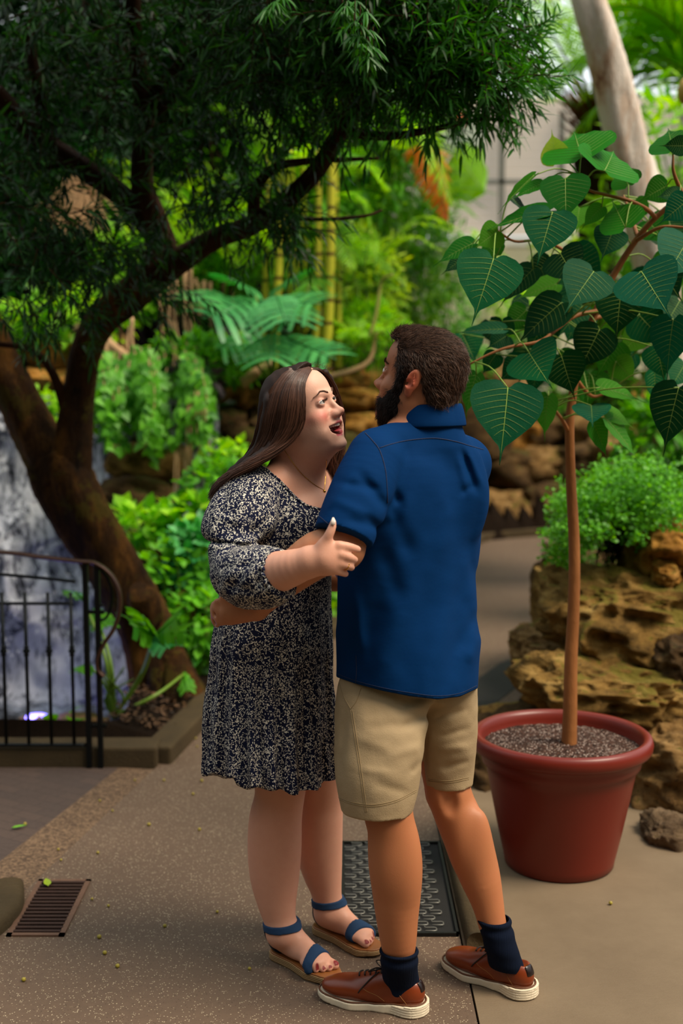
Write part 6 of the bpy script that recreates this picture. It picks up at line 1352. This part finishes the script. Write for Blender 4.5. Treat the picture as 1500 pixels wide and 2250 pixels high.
# legs
nl = [W(620,1600,3.42), W(617,1700,3.42), W(614,1750,3.42), W(605,1800,3.425), W(603,1860,3.43), W(603,1920,3.43), W(607,1975,3.42), W(614,2020,3.41), W(619,2050,3.40)]
F.chain(nl, [.090, .076, .069, .0735, .0755, .070, .056, .0445, .0405], .02)
F.ell(W(598, 1870, 3.46), (.045, .045, .10), .03)
bl = [W(705,1600,3.54), W(704,1700,3.55), W(703,1760,3.56), W(700,1800,3.565), W(700,1860,3.57), W(707,1910,3.57), W(715,1950,3.565), W(720,1985,3.56), W(722,2005,3.555)]
F.chain(bl, [.085, .073, .067, .070, .069, .059, .047, .041, .040], .02)
FT = []
for heel, toe, s, leg in ((G(602, 2098), G(742, 2166), 1, nl[-1]), (G(699, 2042), G(842, 2104), -1, bl[-1])):
    d = nrm(toe-heel); R = np.stack([np.cross(d, [0, 0, 1]), d, [0, 0, 1]], 1); so = .024
    FT.append((heel, R, s)); F.frame(heel+np.array([0, 0, so]), R)
    ank = (R.T @ (leg-F.c))
    F.cap(ank, (0, .042, .060), .0405, .034, .02); F.ell((0,.026,.034), (.030,.034,.036), .02)
    F.cap((0,.050,.066), (-.004*s,.150,.032), .034, .024, .03); F.ell((0,.100,.024), (.034,.070,.024), .02); F.ell((-.001*s,.172,.020), (.043,.036,.020), .02)
    F.ell((s*.034,.045,.068), (.010,.012,.014), .015); F.ell((-s*.034,.052,.074), (.010,.012,.014), .015)
    for tx, ty, tr, ln in ((-.0265,.200,.0130,.036), (-.0075,.204,.0092,.030), (.0085,.200,.0088,.026), (.0235,.193,.0084,.022), (.0375,.183,.0082,.017)):
        F.chain([(tx*s*.9, ty-.030, .018), (tx*s, ty-.004, .015), (tx*s*1.03, ty+ln-.018, tr*.9)], [tr*.95, tr*.92, tr], .0035)
F.frame()
F.disp(folds([(728,902,718,920,2.6,.0018), (718,920,715,946,2.6,.0020), (738,956,752,954,4,.0020), (697,872,716,866,1.6,.0010), (700,886,722,889,2.0,.0010), (716,960,735,985,8,-.0010)]), (-9,)*3, (9,)*3, .01)
TOES = ((-.0265,.200,.0130,.036), (-.0075,.204,.0092,.030), (.0085,.200,.0088,.026), (.0235,.193,.0084,.022), (.0375,.183,.0082,.017))
def wcol(V):
    q = ((V-w_c) @ w_R)/w_s; C = np.tile(np.array(srgb('dea48a')[:3]), (len(V), 1)); hd = np.clip((V[:, 2]-1.40)/.06, 0, 1)
    def bl_(m, c):
        m = np.clip(m, 0, 1)[:, None]; C[:] = C*(1-m)+np.array(srgb(c)[:3])*m
    x, y, z = np.abs(q[:, 0]), q[:, 1], q[:, 2]
    bl_(hd*.35, 'f3cdb8')
    bl_(hd*(y > .02)*.85*np.exp(-(((x-.046)/.020)**2+((z+.036)/.018)**2)), 'cf6a5c')
    bl_(hd*.5*np.exp(-((x/.012)**2+((z+.04)/.010)**2))*(y > .095), 'd98472')
    bl_(hd*.55*(y > .05)*np.exp(-(((x-.034)/.017)**2+((z-.004)/.010)**2)), 'c98478')
    up = np.array([(0,.0912,-.0612), (.009,.0900,-.0600), (.024,.080,-.0625), (.041,.057,-.0635)]); lo = np.array([(0,.0825,-.094), (.014,.0800,-.0925), (.033,.067,-.081), (.041,.057,-.0645)])
    for L_, r in ((up, .0048), (lo, .0062)):
        dm = np.full(len(V), 9.); P = np.stack([x, y, z], 1)
        for a, b in zip(L_[:-1], L_[1:]):
            t = np.clip(((P-a) @ (b-a))/((b-a) @ (b-a)), 0, 1)[:, None]; dm = np.minimum(dm, np.linalg.norm(P-a-t*(b-a), axis=1))
        bl_(hd*(dm < .02)*np.clip((r-dm)/.0016, 0, 1), 'b04c56')
    ins = (hd > .5) & (x < .030) & (z < -.064) & (z > -.088) & (y < .074) & (y > .03); bl_(ins*1., '5a1016')
    for h, R, s in FT:
        p = (V-h-np.array([0, 0, .024])) @ R
        for tx, ty, tr, ln in TOES:
            d = ((p[:, 0]-tx*s*1.03)/(tr*.62))**2+((p[:, 1]-(ty+ln-.012))/(tr*.62))**2; bl_(np.clip(2.2-d*1.6, 0, 1)*(p[:, 2] > tr*1.2)*(p[:, 2] < .05), '7a0c1c')
    return C
wskin = skinmat('skin_fair'); wbody = field_object(F, 'body', wskin, wom, wcol, 7, head=1.50); wB = bvh(wbody)
eyes(w_c, w_R, w_s, W(845, 812, 3.18), wom, '7d8c8a')
wh_m = hairmat('hair_dark_brown', '150c09', '694636', .34)
brows(w_c, w_R, w_s, hairmat('brow_brown', '4a342a', '75533f', .8), wom, wB, .6, 5, 130)
# lashes
for s in (1, -1):
    m = MB()
    for i in range(26):
        t = i/25*2-1; x = s*.032+s*t*.0122; z = .0042*math.sqrt(max(0, 1-t*t*.98))-.0012+.0012*t; p = wL((x, .0845-.006*t*t, z)); 
        m.tube([p, wL((x+s*t*.003, .0915-.006*t*t, z+.0015)), wL((x+s*t*.005, .094-.006*t*t, z+.005))], [.0004, .0003, .0001], 3, False)
    m.build('eyelashes', wh_m, wom)
# teeth and tongue
tm = MB(); tw = simple('teeth', 'efe4d6', .2)
for i in range(-5, 6):
    a = i*.0062 if abs(i) < 2 else i*.0058; an = i*.23; x = .0255*math.sin(an); y = .058+.0265*math.cos(an); h = .0100-abs(i)*.0005; wd = .0058 if abs(i) > 1 else .0068
    N = 12; V = []
    for zz, sc in ((.001, .9), (-.003, 1.), (-h+.001, .95), (-h, .7)):
        for j in range(N):
            b = 2*PI*j/N; dx, dy = wd/2*math.copysign(abs(math.cos(b))**.6, math.cos(b))*sc, .0022*math.sin(b)*sc
            V.append(wL((x+dx*math.cos(an)+dy*math.sin(an), y-dx*math.sin(an)+dy*math.cos(an), -.0610+zz)))
    tm.add(V, [(r*N+j, r*N+(j+1) % N, (r+1)*N+(j+1) % N, (r+1)*N+j) for r in range(3) for j in range(N)]+[tuple(3*N+j for j in range(N))])
tm.build('teeth', tw, wom)
T = Field(axis([(-.12, .06, .0025)]), axis([(3.18, 3.36, .0025)]), axis([(1.50, 1.62, .0025)])); T.frame(w_c, w_R, w_s); T.ell((0,.060,-.088), (.019,.026,.007), 0); T.ell((0,.078,-.084), (.013,.009,.0045), .01)
field_object(T, 'tongue', simple('tongue', 'b8464c', .3), wom)
# ---- hair: guides interpolated from the parting
def gf(*p): return spline([W(*q) for q in p], 26)
def gd(*p):
    out = []
    for q in p:
        h = wB.ray_cast(Vector((0, 0, CAMZ)), Vector(ray(q[0], q[1])).normalized())
        out.append(W(q[0], q[1], min(q[2], h[0][1]-.006) if h[0] is not None else q[2]))
    return spline(out, 26)
near = [gd((685,813,3.300),(678,824,3.262),(670,848,3.238),(672,888,3.222),(668,925,3.222),(648,958,3.225),(618,985,3.215),(588,1005,3.205),(556,1024,3.20),(516,1048,3.205),(486,1078,3.22),(472,1114,3.235)),
        gd((683,809,3.315),(668,818,3.268),(654,846,3.232),(652,890,3.215),(645,935,3.215),(626,966,3.222),(598,990,3.215),(566,1012,3.21),(536,1032,3.21),(500,1052,3.225),(478,1076,3.24),(462,1104,3.26)),
        gd((680,806,3.325),(655,814,3.270),(632,846,3.232),(622,895,3.215),(614,945,3.220),(596,980,3.225),(572,1005,3.225),(546,1022,3.23),(520,1040,3.24),(490,1062,3.26),(472,1092,3.28),(482,1126,3.29)),
        gd((672,803,3.335),(638,812,3.290),(606,852,3.262),(590,905,3.250),(582,955,3.255),(568,990,3.262),(548,1012,3.27),(524,1034,3.28),(505,1048,3.29),(492,1075,3.30),(488,1100,3.31),(498,1120,3.31)),
        gd((676,800,3.345),(628,812,3.325),(586,862,3.315),(570,920,3.310),(558,965,3.315),(544,998,3.32),(530,1022,3.33),(512,1044,3.33),(500,1070,3.33),(494,1100,3.33),(490,1125,3.33),(500,1140,3.33)),
        gd((674,800,3.352),(628,816,3.355),(592,870,3.365),(578,930,3.365),(567,975,3.365),(553,1008,3.37),(536,1032,3.375),(524,1056,3.375),(516,1080,3.375),(512,1108,3.375),(514,1135,3.375),(520,1150,3.375)),
        gd((668,800,3.36),(632,822,3.39),(606,880,3.41),(594,940,3.42),(580,985,3.42),(556,1020,3.42),(545,1050,3.42),(540,1080,3.42),(538,1110,3.42),(540,1140,3.42),(542,1165,3.42),(545,1180,3.42))]
far = [gf((686,812,3.300),(708,816,3.335),(732,842,3.372),(752,900,3.41),(750,940,3.43),(748,980,3.44),(745,1010,3.44),(748,1040,3.44),(752,1070,3.43)),
       gf((684,808,3.325),(706,812,3.375),(730,850,3.425),(745,910,3.46),(742,960,3.47),(738,1000,3.47),(736,1040,3.47),(742,1080,3.46),(748,1110,3.45)),
       gf((680,804,3.340),(700,820,3.41),(712,865,3.46),(712,920,3.49),(708,970,3.50),(704,1010,3.50),(706,1050,3.50),(710,1090,3.50),(715,1130,3.49)),
       gf((672,800,3.36),(670,830,3.44),(665,880,3.49),(655,940,3.50),(645,990,3.49),(640,1030,3.48),(640,1070,3.48),(640,1110,3.48),(640,1150,3.48))]
def hair_from(gs, count, seed, jit=.006, wave=.0085):
    rnd = np.random.RandomState(seed); out = []; n = len(gs)-1
    lock = [(rnd.uniform(0, n), rnd.uniform(0, 6.28), rnd.uniform(.6, 1.3)) for _ in range(46)]
    for i in range(count):
        lk = lock[rnd.randint(len(lock))]; t = np.clip(lk[0]+rnd.normal(0, .13), 0, n-1e-6); j = int(t); u = t-j
        P = gs[j]*(1-u)+gs[j+1]*u; q = np.linspace(0, 1, 26)
        off = rnd.normal(0, jit, 3)*np.array((.7, 1, .7)); depth = rnd.rand()**2*.016
        P = P+off*(q[:, None]**.6)*(.35+q[:, None])
        wv = wave*lk[2]*np.clip(q*2.4-.5, 0, 1); ph = lk[1]+1.5*t
        P = P+np.stack([wv*np.sin(q*15+ph), wv*.7*np.cos(q*13+ph), wv*.3*np.sin(q*17+ph)], 1)
        P[:, 1] += depth
        e = int(26*rnd.uniform(.80, 1.0)); out.append((P[:e:1], [.0005, .00072, .00065, .0003], np.clip(.5*lk[2]-.1+rnd.normal(0, .22)+.25*q[e-1], 0, 1)))
    return out
HB = Field(axis([(-.34, .03, .004)]), axis([(3.19, 3.56, .004)]), axis([(1.24, 1.72, .004)]))
HB.frame(w_c, w_R, w_s); HB.ell((0,-.020,.031), (.0765,.0910,.0865), 0)
fc = lambda X, Y, Z: (lambda q: -np.minimum(q[..., 1]-(.030+1.1*np.maximum(0, q[..., 2]-.082)), .5)*w_s)((np.stack(np.broadcast_arrays(X-w_c[0], Y-w_c[1], Z-w_c[2]), -1) @ w_R)/w_s)
HB.ell((0,.035,.068), (.058,.045,.0475), .01)
HB.op(fc, (-9,)*3, (9,)*3, .004, 'sub'); HB.frame()
for g, rr, dy in ((near[1], .012, .018), (near[2], .018, .026), (near[3], .020, .030), (near[4], .006, .034), (near[5], .008, .0), (near[6], .012, .0)):
    Q = g[6::2]+np.array([0, dy, 0]); m_ = len(Q); HB.chain(list(Q), [rr*(1 if i < m_*.5 else max(.12, 1-(i-m_*.5)/(m_*.55))) for i in range(m_)], .02)
for g, rr in ((far[1], .012), (far[2], .022), (far[3], .030)):
    Q = g[4::2]; m_ = len(Q); HB.chain(list(Q), [rr]*m_, .02)

wf = lambda x, y, z: .0015*np.sin((x*1.2+y*.5)*260+z*25+3*vnoise(x, y, z, 12, 3))*.6
HB.disp(wf); hVf = HB.mesh()
hbase = simple('hair_mass', '2e1e17', .6, spec=.2)
field_object(hVf, 'hair', hbase, wom, None, 1)
hbN = vnormals(*hVf); GP = np.concatenate([g for g in near+far]); GT = np.concatenate([np.gradient(g, axis=0) for g in near+far])
def gflow(p): return GT[np.argmin(((GP-p)**2).sum(1))]
hpx, hpy = topx(*hVf[0].T); keep_ = (hpx < 655+.55*np.maximum(0, 830-hpy)) | (hpy > 985)
extra_hair = []
strands(hair_from(near, 14000, 3)+hair_from(far, 1500, 4, .008)+extra_hair, 0, 'hair_strands', wh_m, wom)
rnd = np.random.RandomState(8); fly = []
for i in range(110):
    t = rnd.rand(); a = W(640+85*t, 812-14*math.sin(t*PI)+rnd.uniform(0, 6), 3.30+.08*rnd.rand()); d = np.array([rnd.uniform(-.5, .9), rnd.uniform(-.4, .4), rnd.uniform(.5, 1)])*rnd.uniform(.006, .017)
    fly.append(([a, a+d*.5+rnd.normal(0, .002, 3), a+d+np.array([.012*(t-.2), 0, -.004])+rnd.normal(0, .003, 3)], [.00028, .0002, .0001], rnd.rand()))
strands(fly, 0, 'flyaway_hair', wh_m, wom)
# ---- dress
n = NT('floral_cloth', .8, .2)
wp = n.n('ShaderNodeTexNoise'); wp.inputs['Scale'].default_value = 45; wp.inputs['Detail'].default_value = 1; n.l(n.coord(), wp.inputs['Vector'])
vm = n.n('ShaderNodeVectorMath'); vm.operation = 'MULTIPLY_ADD'; n.l(wp.outputs['Color'], vm.inputs[0]); vm.inputs[1].default_value = (.012,)*3; n.l(n.coord(), vm.inputs[2]); vec = vm.outputs[0]
f1 = n.vor(92, vec=n.coord()); ang = n.vor(300, vec=n.coord())
flower = n.math('MULTIPLY', n.math('LESS_THAN', f1, .30), n.math('GREATER_THAN', f1, .085)); flower = n.math('MULTIPLY', flower, n.math('LESS_THAN', ang, .56))
ed = n.math('ABSOLUTE', n.math('SUBTRACT', n.noise(62, 1.5, .5), .5)); vine = n.math('LESS_THAN', ed, .016)
lf = n.vor(190, vec=n.coord('Object', (1, 1, .5), (.5, .6, .3))); leaf_ = n.math('LESS_THAN', lf, .26)
lf2 = n.vor(190, vec=n.coord('Object', (.5, 1, 1), (.2, -.7, .9))); leaf2 = n.math('LESS_THAN', lf2, .24)
gate = n.math('GREATER_THAN', f1, .40)
msk = n.math('MAXIMUM', flower, n.math('MULTIPLY', gate, n.math('MAXIMUM', vine, n.math('MAXIMUM', leaf_, leaf2))))
n.color(n.mix(msk, '0d1330', 'd9d2c4')); n.bump(n.noise(24, 4), .3, .006); floral = n.m
dx_ = axis([(-.40, .13, .0042)]); dy_ = axis([(2.90, 3.70, .0045)]); dz_ = axis([(.54, 1.48, .0045)])
D = Field(dx_, dy_, dz_); LW = math.radians(60)
rw = [prow(597,1790,3.43,.196,.180,LW), prow(596,1720,3.43,.193,.178,LW), prow(594,1620,3.43,.187,.172,LW), prow(595,1500,3.43,.180,.165,LW), prow(599,1400,3.42,.172,.158,LW), prow(604,1320,3.42,.160,.146,LW),
      prow(607,1250,3.41,.158,.146,LW), prow(610,1180,3.40,.164,.155,LW), prow(612,1120,3.39,.160,.148,LW), prow(614,1070,3.39,.150,.120,LW), prow(622,1025,3.39,.115,.088,LW), prow(632,985,3.38,.075,.065,LW)]
def pleat(X, Y, Z, th):
    lo = np.clip((1.10-Z)/.5, 0, 1); return -(.0045+.0085*lo)*np.sin(th*17+2.2*np.sin(th*3+Z*3))*lo-.004*lo*np.sin(th*41+Z*6)
loft(D, smooth_rows(rw, 30), 0, mod=pleat)
D.f = np.maximum(D.f, ((lambda px, py: (py-np.interp(px, [430, 450, 512, 520, 560, 620, 670, 700, 745, 780], [1702, 1704, 1709, 1727, 1733, 1737, 1751, 1752, 1741, 1735])-3*np.sin(px*.13))/800.)(*topx(D.ax[0][:, None, None], D.ax[1][None, :, None], D.ax[2][None, None, :]))).astype(np.float32))
D.ell(W(668, 1150, 3.30), (.07, .06, .07), .05)
DS = Field(dx_, dy_, dz_)
DS.cap(W(588, 1068, 3.30), W(548, 1090, 3.25), .058, .075, .03); DS.ell(W(531, 1137, 3.21), (.092, .078, .070), .04); DS.ell(W(500, 1165, 3.19), (.066, .070, .045), .03)
DS.chain([W(508, 1225, 3.14), W(535, 1262, 3.09), W(578, 1268, 3.03), W(612, 1266, 2.995)], [.050, .0780, .076, .058], .03)
DS.ell(W(520, 1215, 3.15), (.062, .060, .05), .03)
DS.disp(folds([(455,1190,560,1200,5,.010), (470,1212,600,1186,5,.006), (560,1192,650,1196,5,.005), (590,1210,560,1300,6,.005), (590,1205,530,1290,8,-.004), (560,1215,500,1310,8,.006), (530,1220,480,1300,7,-.004),
    (610,1300,560,1275,6,.005), (460,1130,540,1150,10,-.005), (500,1075,480,1150,8,.005), (540,1060,520,1170,10,-.004), (480,1250,560,1240,8,.004), (475,1280,560,1300,10,.005), (600,1130,540,1180,9,.005)]), (-9,)*3, (9,)*3)
# cuff plane and open sleeve end
cp = W(620, 1270, 2.985); cn = nrm(W(682, 1234, 2.925)-W(590, 1262, 3.01)); Xd, Yd, Zd = D.ax[0][:, None, None], D.ax[1][None, :, None], D.ax[2][None, None, :]
DS.f = np.maximum(DS.f, ((Xd-cp[0])*cn[0]+(Yd-cp[1])*cn[1]+(Zd-cp[2])*cn[2]-.004).astype(np.float32))
merge(D, DS, .018); cn_ = cn
DF = Field(dx_, dy_, dz_); DF.chain([W(715, 1065, 3.47), W(735, 1120, 3.52), W(745, 1170, 3.52)], [.06, .075, .06], .03); merge(D, DF, .02)
PX, PY = topx(Xd, Yd, Zd)
ncut = (np.interp(PX, [500, 548, 565, 590, 615, 635, 655, 675, 700, 716, 730, 790], [960, 1010, 1022, 1032, 1052, 1074, 1094, 1106, 1114, 1118, 1112, 1000])-PY)/840.
D.f = np.maximum(D.f, np.where(PX > 540, ncut, -1).astype(np.float32)); del PX, PY
D.disp(lambda x, y, z: .0040*vnoise(x, y, z*.6, 16, 11)+.0026*vnoise(x, y, z*.5, 42, 12))
D.disp(folds([(600,1045,590,1150,8,.003), (625,1075,610,1170,8,.003), (650,1105,635,1180,8,.003), (680,1120,668,1180,8,.003), (640,1330,630,1500,12,.004), (690,1330,700,1500,12,.004), (560,1390,540,1600,12,.004), (500,1400,490,1600,12,.003), (600,1350,585,1560,14,-.004)]), (-9,)*3, (9,)*3)
dress = field_object(D, 'dress', floral, wom, None, 1); dB = bvh(dress)
rm = MB()
P = on_surface(dB, (0, 0, 0), [(550,1018),(565,1027),(590,1037),(615,1057),(635,1079),(655,1099),(675,1111),(700,1119),(714,1122)], 120, 0)
P = [p+np.array([0, -.001, .0022*math.sin(i*1.35)]) for i, p in enumerate(P)]
if len(P) > 5: rm.tube(P, [.0026, .0030, .0026, .0031], 6); rm.build('neckline_ruffle', floral, dress)
u = nrm(np.cross(cn_, [0, 0, 1])); v = np.cross(u, cn_); m = MB(); cc_ = W(614, 1262, 2.985)
m.tube([cc_+(.0545+.002*math.sin(t*19))*(math.cos(t)*u+math.sin(t)*v)+cn_*(.003*math.sin(t*23)) for t in np.linspace(0, 2*PI, 120)], [.0046, .0056, .0045, .0058, .0046], 8); m.build('cuff', floral, dress)
# necklace
gold = simple('gold', 'd9a441', .2, 1)
ck = MB(); P = on_surface(wB, (0, 0, 0), [(622,985),(640,1012),(662,1040),(690,1064),(712,1077)], 60, .0008); 
if len(P) > 3: ck.tube(P, .0008, 5)
P2 = on_surface(wB, (0, 0, 0), [(717,1010),(716,1035),(714,1060),(712,1077)], 30, .0008)
neck = bpy.data.objects.new('necklace', None); COL.objects.link(neck); neck.parent = wom; neck.location = tuple(-x for x in wom.location)
o = ck.build('chain', gold); o.parent = neck; o.location = (0, 0, 0)
if len(P2) > 3: m = MB(); m.tube(P2, .0008, 5); o = m.build('chain', gold); o.parent = neck; o.location = (0, 0, 0)
if P:
    m = MB(); e = P[-1]; m.lathe([(0,-.004),(.0035,-.003),(.0045,0),(.0035,.003),(0,.004)], e+np.array([0, -.003, -.003]), 12); o = m.build('pendant', gold); o.parent = neck; o.location = (0, 0, 0)
# ring and thumb nail
m = MB(); a, b = W(756, 1240.5, 2.911), W(763, 1242.5, 2.917); dr = nrm(b-a); u = nrm(np.cross(dr, [0, 0, 1])); v = np.cross(dr, u); c_ = (a+b)/2
m.tube([c_+.0112*(math.cos(t)*u+math.sin(t)*v) for t in np.linspace(0, 2*PI, 28)], .0013, 6); m.build('ring', gold, wom)
nm_ = simple('pale_nail', 'e8d5c6', .15); m = MB(); m.tube([W(731,1153,2.893), W(732,1145,2.898), W(731.5,1137,2.903)], [.0055, .0058, .0022], 8, flat=.35); m.build('thumb_nail', nm_, wom)
# ---- sandals, cut from the foot itself
bluec = simple('blue_canvas', '0c3256', .85, bump=.3, bscale=700); navyc = simple('navy_canvas', '07162a', .85, bump=.3, bscale=700)
n = NT('jute', .9, .1); wv = n.n('ShaderNodeTexWave'); wv.bands_direction = 'Z'; wv.inputs['Scale'].default_value = 70; wv.inputs['Distortion'].default_value = 1.5; n.l(n.coord(), wv.inputs['Vector'])
n.color(n.mix(wv.outputs[0], '7d5f3c', 'b3926a')); n.bump(wv.outputs[0], .6, .003); jute = n.m
insole = simple('insole_leather', '8c5426', .5); buck = simple('dark_buckle', '2a2622', .3, .8)
for h, R, s in FT:
    root = bpy.data.objects.new('sandal', None); COL.objects.link(root); root.parent = wom; root.location = tuple(-x for x in wom.location)
    lo = h-np.array([.14, .28, 0]); hi = h+np.array([.28, .12, .20])
    gx, gy, gz = axis([(lo[0], hi[0], .0025)]), axis([(lo[1], hi[1], .0025)]), axis([(.0, .17, .0025)])
    X, Y, Z = gx[:, None, None], gy[None, :, None], gz[None, None, :]
    lx = (X-h[0])*R[0, 0]+(Y-h[1])*R[1, 0]; ly = (X-h[0])*R[0, 1]+(Y-h[1])*R[1, 1]; lz = Z-.024+0*X
    # resample the foot's field
    def samp():
        ix = np.interp(gx, F.ax[0], np.arange(len(F.ax[0]))); iy = np.interp(gy, F.ax[1], np.arange(len(F.ax[1]))); iz = np.interp(gz, F.ax[2], np.arange(len(F.ax[2])))
        out = 0
        for a in (0, 1):
            for b in (0, 1):
                for c in (0, 1):
                    i = np.minimum(ix.astype(int)+a, len(F.ax[0])-1); j = np.minimum(iy.astype(int)+b, len(F.ax[1])-1); k = np.minimum(iz.astype(int)+c, len(F.ax[2])-1)
                    wx = (ix % 1) if a else 1-(ix % 1); wy = (iy % 1) if b else 1-(iy % 1); wz = (iz % 1) if c else 1-(iz % 1)
                    out = out+F.f[np.ix_(i, j, k)]*wx[:, None, None]*wy[None, :, None]*wz[None, None, :]
        return out.astype(np.float32)
    ff = samp()
    xs_ = lx+.004*s
    foot = np.minimum(np.hypot(xs_, ly-.030)-.034, np.hypot(xs_+.004*s, ly-.196)-.043)
    for (a0, r0), (a1, r1) in (((.030, .034), (.10, .033)), ((.10, .033), (.17, .045)), ((.17, .045), (.215, .036))):
        t = np.clip((ly-a0)/(a1-a0), 0, 1); foot = np.minimum(foot, np.hypot(xs_, ly-a0-t*(a1-a0))-(r0+(r1-r0)*t))
    def part(name, f, mat, sm_=2):
        f = np.maximum(f, foot-(.014 if name == 'toe_strap' else .055))
        Z_ = Field(gx, gy, gz); Z_.f = np.broadcast_to(f, ff.shape).astype(np.float32).copy(); o = field_object(Z_, name, mat, None, None, sm_); o.parent = root; o.location = (0, 0, 0); return o
    part('sole', np.maximum(foot-.003, np.maximum(lz+.003, -lz-.023+.006*np.clip((ly-.20)/.04, 0, 1))), jute)
    part('insole', np.maximum(foot-.0005, np.maximum(lz-.0015, -lz-.006)), insole, 1)
    sl = ly-.18*lx*s
    part('toe_strap', np.maximum(ff-.0035, np.maximum(np.maximum(np.abs(sl-.172)-.0145, lz-.08), -lz-.004)), bluec, 1)
    zz = lz-.088-.10*(ly-.04)
    part('ankle_strap', np.maximum(np.maximum(ff-.0045, -ff-.004), np.maximum(np.abs(zz)-.0098, ly-.12)), bluec, 1)
    part('heel_strap', np.maximum(np.maximum(ff-.0040, -ff-.004), np.maximum(np.maximum(zz, -lz-.004), ly-(.030+.55*np.maximum(0, .035-lz)-.18*np.clip(lz-.03, 0, 1)))), navyc, 1)
    bx = MB(); q = lambda x, y, z: h+R @ np.array((x, y, z+.024))
    if s == 1:
        P = [q(s*.0425, .010, .079), q(s*.0425, .010, .100), q(s*.046, .028, .101), q(s*.046, .028, .080)]
        bx.tube(P+[P[0]], .0016, 6); o = bx.build('buckle', buck); o.parent = root; o.location = (0, 0, 0)
